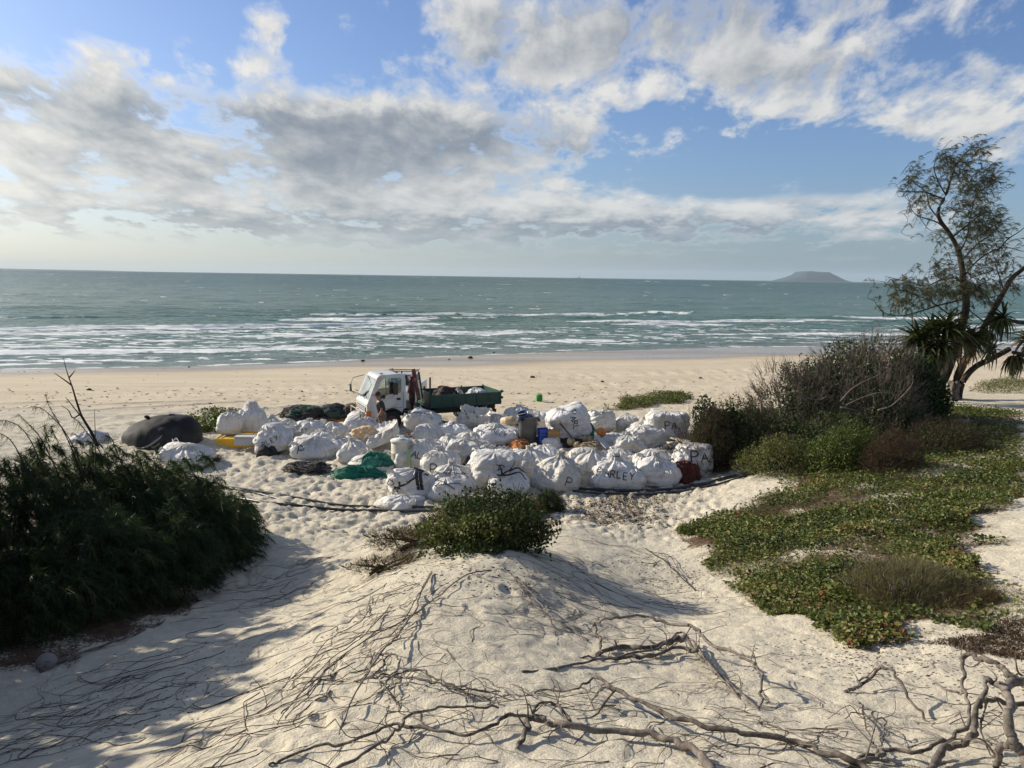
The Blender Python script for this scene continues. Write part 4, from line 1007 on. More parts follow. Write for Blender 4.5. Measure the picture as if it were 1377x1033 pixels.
BAGS = [
 # photo centre x, base y, width, height, style, label, options
 (307, 595, 34, 42, 'knot', 'upright white bag with a tied top, left one of two on the yellow tray', dict(rz=5, seed=1, tint=.1, dr=.9, zoff=.28)),
 (337, 592, 34, 45, 'spout', 'upright white bag with a raised filling spout behind the grey foam box', dict(rz=-6, seed=2, tint=.1, zoff=.28)),
 (362, 588, 34, 35, 'slump', 'white bag leaning behind the two bags on the yellow tray', dict(seed=3, tint=.0)),
 (384, 580, 24, 20, 'flat', 'small low white bag poking out in front of the dark net heap', dict(seed=4, tint=.2)),
 (369, 610, 48, 44, 'slump', 'bag tipped to the left with black letters RLEY beside the small black sacks', dict(seed=5, tilt=(-18, 8), text=('RLEY', .21, -.20, .42, 24), tint=0)),
 (412, 588, 44, 31, 'knot', 'rounded bag marked LEY behind the bag marked with a single P', dict(seed=6, text=('LEY', .17, -.18, .32, 10), tint=0)),
 (414, 618, 60, 36, 'slump', 'wide slumped bag with one black P above the black rope tangle', dict(seed=7, tilt=(6, 10), text=('P', .30, -.22, .26, -14), tint=0)),
 (446, 592, 36, 32, 'slump', 'plain round bag in the middle of the left group below the net heap', dict(seed=8, tint=.1)),
 (456, 612, 36, 32, 'knot', 'small plain bag wedged behind the front bag with the tied neck', dict(seed=9, tint=.1)),
 (470, 624, 46, 40, 'knot', 'plump plain bag tied at the neck just left of the green netting', dict(seed=10, tint=.35, rz=10)),
 (484, 582, 44, 30, 'slump', 'smooth white bag nearest the legs of the walking person', dict(seed=11, tint=0, tilt=(0, 12))),
 (482, 598, 42, 28, 'flat', 'crumpled bag in front of the smooth bag by the walking person', dict(seed=12, tint=.1)),
 (512, 608, 44, 24, 'open', 'tipped open bag with orange and cream scraps spilling from its mouth', dict(seed=13, tilt=(-22, 14), tint=.5)),
 (497, 634, 56, 36, 'slump', 'bag half wrapped in bright green netting at the left front', dict(seed=14, tint=.5)),
 (552, 634, 52, 46, 'spout', 'bag marked AL standing behind the cream plastic drum', dict(seed=15, text=('AL', .26, .14, .50, -18), tint=.2)),
 (594, 645, 50, 52, 'knot', 'knotted bag with a black P low on its left side behind the front pair', dict(seed=16, text=('P', .32, -.22, .28, 0), tint=.3)),
 (546, 668, 64, 44, 'slump', 'bag lying on its side bound with broad black straps and marked PA', dict(seed=17, tilt=(12, 8), text=('PA', .26, -.30, .30, -28), tint=.1, rz=12, dr=.7)),
 (540, 684, 62, 30, 'flat', 'low flattened bag in front of the black strapped one beside the pipes', dict(seed=18, tint=.15, lump=1.4)),
 (608, 657, 60, 44, 'knot', 'tall gathered bag at the front beside the leafy dune shrub', dict(seed=19, tint=.2)),
 (600, 676, 50, 36, 'slump', 'bag with thin black cords round it lying lowest in front', dict(seed=20, tint=.2, tilt=(-8, 0))),
 (561, 585, 46, 35, 'box', 'square bag tipped against the shaded side of the truck', dict(seed=21, tilt=(22, 6), tint=0)),
 (575, 598, 46, 32, 'slump', 'bag lying in front of the tipped square one near the truck', dict(seed=22, tint=.3)),
 (606, 592, 52, 34, 'slump', 'long bag with black scrawl below the truck tray', dict(seed=23, tint=.1, text=('CLY', .17, -.02, .72, 12))),
 (632, 584, 42, 36, 'open', 'grey shadowed open bag with loose flaps under the tray end', dict(seed=24, tint=.6, tilt=(10, 12))),
 (606, 608, 46, 30, 'knot', 'small bag with a red scrap at its mouth in the heap centre', dict(seed=25, tint=.2)),
 (630, 600, 36, 22, 'flat', 'low crumpled cream bag in the middle of the heap', dict(seed=26, tint=.7)),
 (668, 600, 64, 36, 'slump', 'wide bag lettered PARLEY left of the grey bin', dict(seed=27, tint=0, text=('PARLEY', .20, -.02, .50, -24))),
 (664, 580, 50, 32, 'slump', 'bag under the tray corner behind the lettered one by the bin', dict(seed=28, tint=.1)),
 (702, 572, 42, 32, 'knot', 'crinkled bright bag behind the grey bin', dict(seed=29, tint=0)),
 (726, 582, 38, 34, 'box', 'upright bag marked P between the grey bin and the blue crate', dict(seed=30, tint=.3, text=('P', .20, -.1, .22, -10))),
 (618, 626, 50, 42, 'box', 'flat topped bag in the heap centre behind the knotted one', dict(seed=31, tint=.35)),
 (660, 655, 62, 54, 'box', 'large smooth sided bag marked PA behind the driftwood laden bag', dict(seed=32, tint=.15, text=('PA', .26, .30, .40, -12), rz=8)),
 (716, 644, 52, 48, 'knot', 'squat gathered bag right of the large smooth sided one', dict(seed=33, tint=.1)),
 (684, 664, 58, 44, 'slump', 'rounded bag carrying dark twisted driftwood next to the dune shrub', dict(seed=34, tint=.25)),
 (750, 660, 66, 60, 'knot', 'wrinkled cream bag with a P at its lower right corner', dict(seed=35, tint=.6, text=('P', .26, .26, .16, -18))),
 (770, 598, 54, 48, 'box', 'tipped white bag with sideways lettering PARL above the green net ball', dict(seed=36, tint=0, tilt=(-16, 10), text=('PARL', .26, .06, .62, -72))),
 (812, 580, 40, 34, 'knot', 'round clean bag gathered to a star shaped knot facing forward', dict(seed=37, tint=0, tilt=(4, 38))),
 (844, 580, 36, 30, 'slump', 'cream bag right behind the star knotted one', dict(seed=38, tint=.4)),
 (864, 588, 42, 32, 'knot', 'cream bag left of the boxy bag at the back right corner', dict(seed=39, tint=.6)),
 (898, 592, 54, 46, 'box', 'boxy bag marked PA at the back right corner by the brown scrub', dict(seed=40, tint=.15, text=('PA', .30, .14, .42, 6), rz=-6)),
 (868, 606, 56, 40, 'box', 'bag with flat shaded right side at the near end of the timber planks', dict(seed=41, tint=.15, rz=14)),
 (850, 610, 44, 34, 'knot', 'low gathered bag against the flat sided one by the planks', dict(seed=42, tint=.4)),
 (828, 598, 42, 22, 'flat', 'low crumpled white bag right of the orange float', dict(seed=43, tint=.1)),
 (797, 650, 50, 58, 'slump', 'big bag with cream panel left of and behind the bag lettered PARLEY in front', dict(seed=44, tint=.45)),
 (832, 660, 72, 62, 'knot', 'big front bag lettered PARLEY at the right front of the heap', dict(seed=45, tint=.15, text=('PARLEY', .26, .0, .42, -4), rz=4)),
 (884, 656, 58, 52, 'knot', 'bag with a drooping knot between the front PARLEY bag and the rusty nets', dict(seed=46, tint=.2)),
 (878, 632, 44, 34, 'slump', 'pale bag squeezed behind the drooping knot bag', dict(seed=47, tint=.2)),
 (934, 642, 52, 54, 'box', 'separate upright bag marked PA right of the rusty red nets', dict(seed=48, tint=.2, text=('PA', .36, .20, .52, 6), rz=-10, dr=.8)),
 (784, 628, 42, 30, 'flat', 'low bag sunk behind the cream bag and the big front bags', dict(seed=49, tint=.3)),
 (240, 628, 66, 36, 'slump', 'flopped bag with one P lying beside the dark dome on the left', dict(seed=50, tint=.1, text=('P', .26, .28, .32, -24), tilt=(8, 6))),
 (112, 596, 44, 24, 'slump', 'bag half hidden by the feathery twigs at the far left', dict(seed=51, tint=.1)),
 (572, 622, 40, 34, 'slump', 'plain bag in the heap between the AL bag and the flat topped one', dict(seed=52, tint=.25)),
 (648, 628, 46, 34, 'knot', 'plain bag deep in the heap above the large smooth sided one', dict(seed=53, tint=.2)),
 (592, 614, 42, 26, 'slump', 'plain bag peeping out between the two bags left of the flat topped one', dict(seed=56, tint=.3)),
 (640, 610, 44, 24, 'knot', 'small knotted bag directly below the wide bag lettered PARLEY', dict(seed=57, tint=.5)),
 (730, 626, 44, 28, 'slump', 'plain low bag directly below the blue crate in the second row', dict(seed=58, tint=.2)),
 (838, 626, 42, 28, 'slump', 'plain bag just behind the top knot of the big front PARLEY bag', dict(seed=59, tint=.35)),
 (432, 603, 34, 26, 'knot', 'little bag between the bag marked P and the small wedged bag', dict(seed=63, tint=.15)),
 (898, 622, 34, 24, 'slump', 'small shaded bag between the drooping knot bag and the separate PA bag', dict(seed=64, tint=.3)),
 (534, 598, 44, 18, 'flat', 'torn flat bag with brown branches across it beside the truck wheel', dict(seed=54, tint=.75)),
]
BG = {}
for xc, yb, wp, hp, st, lb, kw in BAGS:
    BG[kw['seed']] = make_bag(xc, yb, wp, hp, st, lb, **kw)
# ------------------------------------------------------------------ loose rubbish
def heap_mesh(w, d, h, seed, nu=90, nv=34, rough=.22, tint=.5):
    th = np.linspace(0, 2 * np.pi, nu, endpoint=False)[None, :]; t = np.linspace(0, 1, nv)[:, None]
    rr = np.sin(t * np.pi / 2) ** .75 * (1 + .18 * noise2(np.cos(th) * 1.5 + seed, np.sin(th) * 1.5, seed)); zz = np.cos(t * np.pi / 2) ** .9
    X = rr * np.cos(th) * w / 2; Y_ = rr * np.sin(th) * d / 2; Zv = zz * h * (1 + 0 * th)
    n1 = noise3(X * 2.2 + seed, Y_ * 2.2, Zv * 2.2, seed); n2 = 1 - 2 * np.abs(noise3(X * 5 + seed, Y_ * 5, Zv * 7, seed + 1))
    n3 = 1 - 2 * np.abs(noise3(X * 11 + seed, Y_ * 11, Zv * 13, seed + 2)); k = 1 + rough * n1 + rough * .45 * n2 + rough * .22 * n3
    V = np.stack([X * k, Y_ * k, Zv * k], -1).reshape(-1, 3); V[:, 2] -= .06 * (1 - np.repeat(zz.ravel(), nu))
    idx = np.arange(nu * nv).reshape(nv, nu); j2 = np.roll(idx, -1, 1)
    return V, np.stack([idx[:-1], idx[1:], j2[1:], j2[:-1]], -1).reshape(-1, 4)
def fiber(name, a, b_, vs=14):
    M = mat(name, a, .85, bump=.9, bscale=70)
    T = NT(M.node_tree); b = T.n['Principled BSDF']; tcn = T.node('ShaderNodeTexCoord')
    nz = T.noise(tcn.outputs['Object'], vs, 6, .75, .4)
    T.put(b.inputs['Base Color'], T.mix(T.maprange(nz, .38, .62), a, b_))
    return M
M_net = {'green': fiber('green_netting', (.008, .20, .13), (.003, .08, .06), 40), 'black': fiber('black_netting', (.016, .016, .017), (.05, .048, .045), 20),
         'sage': fiber('sage_netting', (.06, .10, .07), (.02, .045, .04), 16), 'rust': fiber('rusty_netting', (.17, .035, .018), (.03, .012, .01), 18),
         'orange': fiber('orange_netting', (.5, .17, .03), (.2, .07, .02), 16), 'navy': fiber('navy_netting', (.012, .02, .035), (.03, .04, .05), 16),
         'tan': fiber('tan_rope', (.38, .30, .19), (.18, .14, .09), 24)}
def rope_part(name, V, n, M, seed, r=.012, sc=1.0, lift=.02, wob=.35):
    """rope loops lying over a heap"""
    rs = np.random.default_rng(seed); bv = None; tubes = []
    ext = np.abs(V[:, :2]).max(0)
    for k in range(n):
        a = rs.uniform(0, 6.28); c = rs.uniform(-.55, .55, 2) * ext; R_ = rs.uniform(.3, 1.0) * sc * ext
        t = np.linspace(0, rs.uniform(2, 6), 26)
        xy = np.stack([c[0] + R_[0] * .6 * np.cos(t + a) + wob * .2 * noise2(t * 1.3, t * 0 + k, seed), c[1] + R_[1] * .6 * np.sin(t + a) + wob * .2 * noise2(t * 1.3 + 9, t * 0 + k, seed)], -1)
        dd = ((V[None, :, :2] - xy[:, None]) ** 2).sum(-1); nn = dd.argsort(1)[:, :3]; z = V[nn, 2].max(1)
        z = np.where(dd.min(1) > .03, .0, z); z = np.convolve(np.pad(z, 2, 'edge'), np.ones(5) / 5, 'valid')
        tubes.append((np.stack([xy[:, 0], xy[:, 1], z + lift], -1), r, rs.uniform(0, 1)))
    return tubes_mesh(name, tubes, M, 4)
def heap(name, label, cat, xc, yb, wp, hp, M, seed, extra=(), dr=.8, rough=.22, group=None, body='heap_body', y0=12, zoff=0.0):
    g = G(xc, yb, y0=y0); mpp = g[1] / FOC; w = wp * mpp; d = w * dr; h = max(.08, hp * mpp - .2 * d)
    r = tag(empty(name, (g[0], g[1] + d * .45, zat(g[0], g[1] + d * .45) + zoff)), label, cat, group)
    V, f = heap_mesh(w, d, h, seed, rough=rough)
    link(body, npmesh(body, V, f, M, True, {'tint': np.full(len(V), .5)}), r)
    for pn, n, MM, rad in extra: link(pn, rope_part(pn, V, n, MM, seed + len(pn), rad), r)
    return r, V
heap('net_heap', 'dark heap of black and green fishing net left of the truck', 'nets', 403, 566, 68, 25, M_net['black'], 3, (('green_strands', 16, M_net['green'], .02), ('black_rope', 22, M_net['black'], .022), ('rust_rope', 6, M_net['rust'], .015)))
heap('net_heap', 'sage green and navy net heap nearest the truck bumper', 'nets', 446, 563, 52, 24, M_net['sage'], 5, (('navy_strands', 22, M_net['navy'], .03), ('sage_rope', 16, M_net['sage'], .02)))
heap('net_heap', 'low brown and orange net lying before the sage green heap', 'nets', 444, 569, 74, 11, M_net['orange'], 6, (('brown_rope', 12, M_net['rust'], .018), ('black_rope', 14, M_net['black'], .018)))
heap('net_heap', 'small dark grey net bundle right beside the truck bumper', 'nets', 470, 563, 24, 22, M_net['black'], 8, (('grey_rope', 14, M_net['tan'], .012),))
heap('rope_tangle', 'flat black rope tangle on the sand under the bag with a single P', 'rope', 410, 633, 52, 16, M_net['black'], 11, (('rope', 30, M_net['black'], .022), ('frayed_rope', 10, M_net['tan'], .008)), rough=.5)
heap('rubbish_sack', 'small shiny black sack at the foot of the RLEY bag, the left one', 'sack', 352, 614, 20, 14, M_net['black'], 12, (('cord', 3, M_net['black'], .01),), rough=.3)
heap('rubbish_sack', 'small shiny black sack touching the RLEY bag, the right one', 'sack', 367, 612, 16, 14, M_net['black'], 13, (('cord', 3, M_net['black'], .01),), rough=.3)
heap('net_heap', 'rusty red net and wire heap between two bags at the front right', 'nets', 924, 650, 34, 34, M_net['rust'], 14, (('rust_rope', 26, M_net['rust'], .018), ('black_rope', 8, M_net['black'], .014)), rough=.35)
heap('net_heap', 'long emerald green net sliding down a bag onto the sand', 'nets', 487, 641, 44, 15, M_net['green'], 15, (('green_strands', 60, M_net['green'], .014),), rough=.5, dr=.45)
# the same net climbing the bag behind it
_, bv14, V14, dim14 = BG[14]
r14 = BG[14][0]
ex = [o for o in COL.objects if o.get('label', '').startswith('long emerald')][0]
tb = []; rs_ = np.random.default_rng(4); o14 = np.array(r14.location); oe = np.array(ex.location)
tc_ = np.array([-o14[0], -o14[1], 0.0]); tc_ /= np.linalg.norm(tc_); sx_ = np.array([-tc_[1], tc_[0], 0])
for k in range(170):
    u0 = rs_.uniform(-.35, .45) * dim14[0]; q = []
    for t in np.linspace(0, 1, 14):
        u = u0 * (1 - .3 * t) + .30 * t * dim14[0] + .08 * math.sin(t * 7 + k); q.append(sx_ * u + np.array([0, 0, .05 + t * dim14[2] * 1.02 + .05 * math.sin(k)]))
    P = drape(bv14, q, tuple(tc_ + np.array([0, 0, .35])), .03)
    if len(P) > 4: tb.append((P + o14 - oe, rs_.uniform(.008, .022)))
if tb: link('climbing_strands', tubes_mesh('climbing_strands', tb, M_net['green'], 4), ex)

# straps on the strapped bag, cords on others: parts of their bags
def strap_on(seed_, lines, M, wid, name='strap', flat=True):
    root, bv, V, dm = BG[seed_]; loc = np.array(root.location)
    n = np.array([-loc[0], -loc[1], 0.0]); n /= np.linalg.norm(n); s = np.array([-n[1], n[0], 0])
    nn = n + np.array([0, 0, .5])
    for ln in lines:
        pts_ = smooth_path([(a, b_, 0) for a, b_ in ln], 26)
        P = drape(bv, [s * (a * dm[0]) + np.array([0, 0, b_ * dm[2]]) for a, b_, _ in pts_], tuple(nn), .018)
        if len(P) < 4: continue
        if not flat:
            link(name, tubes_mesh(name, [(P, wid)], M, 5), root); continue
        nv_ = unit(nn[None])[0]; T_ = unit(np.gradient(P, axis=0)); S_ = unit(np.cross(T_, nv_)) * wid
        A_v = np.concatenate([P - S_, P + S_, P - S_ - nv_ * .012, P + S_ - nv_ * .012]); k = len(P); i = np.arange(k - 1)
        fq = np.concatenate([np.stack([i, i + 1, i + 1 + k, i + k], -1), np.stack([i, i + 2 * k, i + 1 + 2 * k, i + 1], -1), np.stack([i + k, i + 1 + k, i + 1 + 3 * k, i + 3 * k], -1)])
        link(name, npmesh(name, A_v, fq, M, False), root)
strap_on(17, [[(-.12, 1.15), (.08, .95), (.30, .78), (.42, .60)], [(.20, .85), (.18, .55), (.20, .25), (.22, .0)], [(.27, .85), (.26, .55), (.28, .25), (.30, .0)]], M_cord, .045)
strap_on(17, [[(-.32, .12), (-.10, .18), (.10, .42), (.22, .55)], [(-.18, .05), (-.17, .2), (-.18, .34)]], M_cord, .028)
strap_on(20, [[(-.3, .9), (-.05, .6), (.2, .25)], [(-.35, .5), (0, .55), (.35, .6)]], M_cord, .010, 'cord', False)
strap_on(19, [[(-.4, .45), (-.1, .5), (.3, .44)], [(.1, .9), (.2, .5), (.35, .2)]], M_cord, .009, 'cord', False)
strap_on(14, [[(.1, .8), (.3, .85), (.42, .5)], [(.2, .35), (.35, .6), (.45, .4)], [(.15, .6), (.3, .5), (.4, .55)]], M_cord, .014, 'cord', False)
strap_on(24, [[(-.2, .9), (-.15, .6), (-.05, .3)], [(.1, .95), (.15, .6), (.22, .35)]], M_ext['g'], .03, 'grey_strap')
strap_on(21, [[(-.3, .75), (.0, .8), (.35, .7)]], M_cord, .010, 'cord', False)

def at_item(px, py, dz=0.0, dy=0.0):
    g = G(px, py, y0=12); return (g[0], g[1] + dy, zat(g[0], g[1] + dy) + dz)
M_yel = mat('yellow_plastic', (.75, .46, .03), .45, var=.1, dirt=(.5, .38, .12), dscale=4)
M_foam = mat('grey_foam', (.42, .43, .43), .8, var=.08)
M_cream = mat('cream_plastic', (.55, .53, .42), .5, var=.12, dirt=(.40, .36, .24), dscale=3)
M_greyp = mat('grey_plastic', (.13, .14, .15), .55, var=.15, dirt=(.2, .18, .15), dscale=4)
M_blue = mat('blue_plastic', (.015, .06, .36), .45, var=.15)
M_dblue = mat('dark_blue_plastic', (.01, .03, .10), .4)
M_tan = mat('tan_plastic', (.52, .40, .24), .6, var=.12, dirt=(.3, .2, .1), dscale=5)
M_card = mat('brown_crate', (.36, .22, .09), .7, var=.2)
M_orange = mat('orange_plastic', (.62, .20, .03), .5, dirt=(.4, .15, .05), dscale=6)
M_buoy = mat('weathered_buoy', (.42, .33, .18), .7, var=.2, dirt=(.2, .14, .08), dscale=6)
M_lime = mat('green_can', (.03, .26, .04), .45, var=.2)
M_timber = mat('pale_timber', (.42, .36, .27), .8, var=.15, vscale=3, dirt=(.2, .16, .12), dscale=5)
M_dtimber = mat('dark_timber', (.06, .045, .035), .8)
M_stone = mat('weathered_float', (.20, .19, .18), .85, var=.25, bump=.5, bscale=25)
# yellow tray
p = at_item(322, 604, 0, .65); ty = tag(empty('yellow_tray', p, R(2)), 'shallow yellow plastic tray under two upright white bags', 'tray')
bm = bmesh.new(); bm_box(bm, (-.86, -.60, -.03), (.86, .60, .28)); bmobj('tray_base', bm, M_yel, ty, bevel=.05)
bm = bmesh.new()
for lo, hi in (((-.92, -.66, .285), (.92, -.58, .35)), ((-.92, .58, .285), (.92, .66, .35)), ((-.92, -.575, .285), (-.84, .575, .35)), ((.84, -.575, .285), (.92, .575, .35))): bm_box(bm, lo, hi)
bmobj('rim', bm, M_yel, ty, bevel=.015)
bm = bmesh.new()
for k in range(-5, 6): bm_box(bm, (k * .155 - .02, -.628, 0), (k * .155 + .02, -.602, .27))
bmobj('rib', bm, M_yel, ty)
p = at_item(332, 604, .22, -.12); fb = tag(empty('foam_box', p, R(3)), 'pale grey foam box in front of the bags on the yellow tray', 'box')
bm = bmesh.new(); bm_box(bm, (-.34, -.17, 0), (.34, .17, .26)); bmobj('box_body', bm, M_foam, fb, bevel=.015)
bm = bmesh.new(); bm_box(bm, (-.355, -.185, .265), (.355, .185, .32)); bmobj('lid', bm, M_foam, fb, bevel=.012)
# dark dome: a big overturned hull under a dark skin
M_dome = mat('dark_grey_skin', (.017, .0175, .019), .75, var=.35, vscale=1.3, bump=.35, bscale=5, dirt=(.045, .045, .047), dscale=1.1, spec=.2)
g = G(212, 600, y0=15); dm = tag(empty('dark_dome', (g[0], g[1] + .6, zat(g[0], g[1] + 1.2)), R(-4)), 'big dark grey domed hull lying upturned on the sand at left', 'hull')
nu, nv = 90, 30; th = np.linspace(0, 2 * np.pi, nu, endpoint=False)[None, :]; t = np.linspace(0, 1, nv)[:, None]
rr = np.sin(np.clip(t * 1.04, 0, 1) * np.pi / 2) ** .9 * (1 + .02 * (t > .94)); zz = np.cos(t * np.pi / 2) ** .8
X = rr * np.cos(th) * 1.45 * (1 - .10 * np.cos(th) * (1 - zz)); Y_ = rr * np.sin(th) * 1.15; Zv = zz * 1.12 * (1 - .16 * np.cos(th - 3.3) * rr) + 0 * th
seam = np.exp(-((np.sin(th) * rr * 1.4 + .35 * np.cos(th) * rr + .45) / .05) ** 2) * .03
k = 1 + .035 * noise3(X * 1.1, Y_ * 1.1, Zv * 1.1, 5) + seam - .02 * (1 - np.abs(noise3(X * 2.2, Y_ * 2.2, Zv * 3, 6)) * 2)
V = np.stack([X * k, Y_ * k, Zv * k - .05], -1).reshape(-1, 3); idx = np.arange(nu * nv).reshape(nv, nu); j2 = np.roll(idx, -1, 1)
link('hull_shell', npmesh('hull_shell', V, np.stack([idx[:-1], idx[1:], j2[1:], j2[:-1]], -1).reshape(-1, 4), M_dome), dm)
bvd = BVHTree.FromPolygons([tuple(v) for v in V], [tuple(f) for f in np.stack([idx[:-1], idx[1:], j2[1:], j2[:-1]], -1).reshape(-1, 4)])
P = drape(bvd, smooth_path([(-.95, -2, .30), (-.35, -2, .42), (.1, -2, .62), (.35, -2, .85), (.45, -2, 1.0)], 24), (0, -1, .5), .012)
link('pale_streak', tubes_mesh('pale_streak', [(P, .035 * np.sin(np.linspace(.3, 2.9, len(P))) + .008)], mat('pale_grey', (.20, .20, .20), .7), 5), dm)  # lighter streak laid along the dome
a = np.linspace(0, 2 * np.pi, 60); link('rim', tubes_mesh('rim', [(np.stack([1.46 * np.cos(a) * (1 - .10 * np.cos(a)), 1.17 * np.sin(a), 0 * a + .03], -1), .05)], M_dome, 6), dm)
bm = bmesh.new(); bm_box(bm, (-.60, -.30, .95), (-.42, -.16, 1.05), Matrix.Rotation(.2, 4, 'Y')); bm_box(bm, (.2, -.08, 1.0), (.42, .06, 1.10)); bmobj('hull_fitting', bm, M_dome, dm, bevel=.03)
# cream drum
def lathe(name, prof, M, parent, n=28, smooth=True):
    pr = np.array(prof); th = np.linspace(0, 2 * np.pi, n, endpoint=False)
    V = np.stack([pr[:, 0:1] * np.cos(th), pr[:, 0:1] * np.sin(th), pr[:, 1:2] + 0 * th], -1).reshape(-1, 3)
    idx = np.arange(len(pr) * n).reshape(len(pr), n); j2 = np.roll(idx, -1, 1)
    return link(name, npmesh(name, V, np.stack([idx[:-1], j2[:-1], j2[1:], idx[1:]], -1).reshape(-1, 4), M, smooth), parent)
p = at_item(536, 633, 0, .3); dr_ = tag(empty('plastic_drum', p), 'cream plastic drum with a pale lid standing left of the AL bag', 'drum')
lathe('drum_body', [(0, 0), (.25, 0), (.275, .02), (.285, .3), (.28, .5), (.295, .52), (.28, .54), (.28, .84), (.27, .86)], M_cream, dr_)
lathe('lid', [(.27, .865), (.30, .865), (.305, .93), (.28, .95), (.18, .94), (.17, .97), (0, .975)], M_strap, dr_)
p = at_item(548, 636, 0, .1); ls = tag(empty('green_strap', p, R(10)), 'pale green webbing strap hanging between the cream drum and the AL bag', 'strap')
V, f, a = ribbons(np.array([[0, .05, .72], [.05, .05, .70]]), np.array([[0.04, -.25, -1.], [.1, -.2, -1]]), .72, .07, np.array([[0, 0, 0.], [0, 0, 0]]), np.array([.5, .5]))
link('webbing', npmesh('webbing', V, f, mat('pale_green_webbing', (.22, .36, .14), .7)), ls)
# grey bin with a blue bucket in it
p = at_item(710, 600, 0, .45); bn = tag(empty('grey_bin', p, R(10)), 'round grey rubbish bin with flared rim standing in the heap', 'bin')
lathe('bin_body', [(0, 0), (.30, 0), (.32, .03), (.37, .95), (.43, .97), (.43, 1.03), (.385, 1.035), (.37, 1.0), (.33, .15), (0, .1)], M_greyp, bn)
for s in (-1, 1):
    bm = bmesh.new(); bm_box(bm, (s * .40 - .02, -.09, .80), (s * .40 + .05, .09, .92)); bmobj('handle', bm, M_greyp, bn, bevel=.015)
bk = tag(empty('blue_bucket', (p[0] - .12, p[1] - .1, p[2] + .82), 0), 'dark blue bucket tipped inside the mouth of the grey bin', 'bucket'); bk.rotation_euler = (R(24), R(-14), 0)
lathe('bucket_body', [(0, 0), (.16, 0), (.20, .34), (.225, .345), (.225, .37), (.19, .37), (.15, .03), (0, .02)], M_dblue, bk)
a = np.linspace(0, np.pi, 16); link('bucket_handle', tubes_mesh('bucket_handle', [(np.stack([.21 * np.cos(a), -.12 * np.sin(a), .35 + .10 * np.sin(a)], -1), .008)], M_strap, 5), bk)
p = at_item(683, 592, .62, .6); td = tag(empty('tan_drum', p), 'tan plastic drum lying on the lettered bag beside the grey bin', 'drum'); td.rotation_euler = (R(76), R(20), R(62))
lathe('drum_body', [(0, -.28), (.15, -.28), (.19, -.24), (.19, -.05), (.20, -.03), (.19, 0), (.19, .22), (.16, .27), (.07, .28), (.07, .32), (0, .32)], M_tan, td)
# crates and boards in the heap
p = at_item(731, 600, .12, .1); bc = tag(empty('blue_crate', p, R(14)), 'bright blue plastic crate with a torn side right of the grey bin', 'crate')
bm = bmesh.new(); bm_box(bm, (-.18, -.16, 0), (.18, .16, .05))
for z in (.06, .17, .28, .39): bm_box(bm, (-.18, -.17, z), (.18, -.145, z + .085)); bm_box(bm, (-.18, .145, z), (.18, .17, z + .085)); bm_box(bm, (-.19, -.145, z), (-.165, .145, z + .085)); bm_box(bm, (.165, -.145, z), (.19, .145, z + .085))
for x in (-.18, .18):
    for y in (-.16, .16): bm_box(bm, (x - .022, y - .022, .05), (x + .022, y + .022, .5))
bmobj('crate_body', bm, M_blue, bc)
bm = bmesh.new(); bm_box(bm, (-.2, -.185, .46), (.2, -.155, .53)); bm_box(bm, (-.2, .155, .46), (.2, .185, .53)); bmobj('crate_rim', bm, M_blue, bc, bevel=.008)
p = at_item(745, 598, .10, .0); cb = tag(empty('brown_crate', p, R(-6)), 'orange brown slatted crate next to the bright blue one', 'crate')
bm = bmesh.new(); bm_box(bm, (-.22, -.15, 0), (.22, .15, .46)); bmobj('crate_body', bm, M_card, cb, bevel=.01)
for z in (.03, .18, .33):
    bm = bmesh.new(); bm_box(bm, (-.23, -.172, z), (.23, -.153, z + .10)); bmobj('slat', bm, M_card, cb, bevel=.004)
heap('dark_rags', 'black plastic sheets and scraps at the feet of the two crates', 'scraps', 742, 604, 60, 16, M_net['black'], 21, (('black_rope', 8, M_net['black'], .02),), rough=.5)
heap('white_scraps', 'small white foam scraps lying on the black plastic by the buoys', 'scraps', 741, 605, 22, 12, M_strap, 22, (), rough=.6)
heap('net_ball', 'rounded emerald green net ball beneath the sideways lettered bag', 'nets', 787, 594, 30, 24, M_net['green'], 23, (('green_strands', 26, M_net['green'], .012),), zoff=.12)
heap('net_scraps', 'orange and brown net scraps in the hollow left of the crates', 'nets', 700, 603, 36, 12, M_net['orange'], 24, (('orange_strands', 16, M_net['orange'], .014), ('black_rope', 6, M_net['black'], .014)), rough=.5)
heap('rope_bundle', 'pale tangled rope bundle just below the tan buoys', 'rope', 791, 612, 32, 18, M_net['tan'], 25, (('rope', 30, M_net['tan'], .016),), rough=.4, zoff=.05)
heap('net_scraps', 'brown scraps and twigs on the torn flat bag by the truck wheel', 'scraps', 560, 596, 50, 9, M_net['tan'], 26, (('twigs', 18, M_net['rust'], .012), ('rope', 8, M_net['black'], .010)), rough=.5, zoff=.12)
heap('dark_gap_rubbish', 'black plastic rubbish showing between the flat topped and large PA bags', 'scraps', 632, 634, 26, 26, M_net['black'], 27, (), rough=.3)
heap('dark_rags', 'dark plastic rubbish showing under the near ends of the planks', 'scraps', 900, 612, 30, 14, M_net['black'], 28, (('rope', 6, M_net['tan'], .012),), rough=.4)
heap('cream_scraps', 'orange and cream foam scraps in the mouth of the tipped open bag', 'scraps', 490, 603, 24, 12, mat('orange_foam', (.55, .38, .22), .85, var=.4, vscale=6), 29, (), rough=.6, zoff=.42)
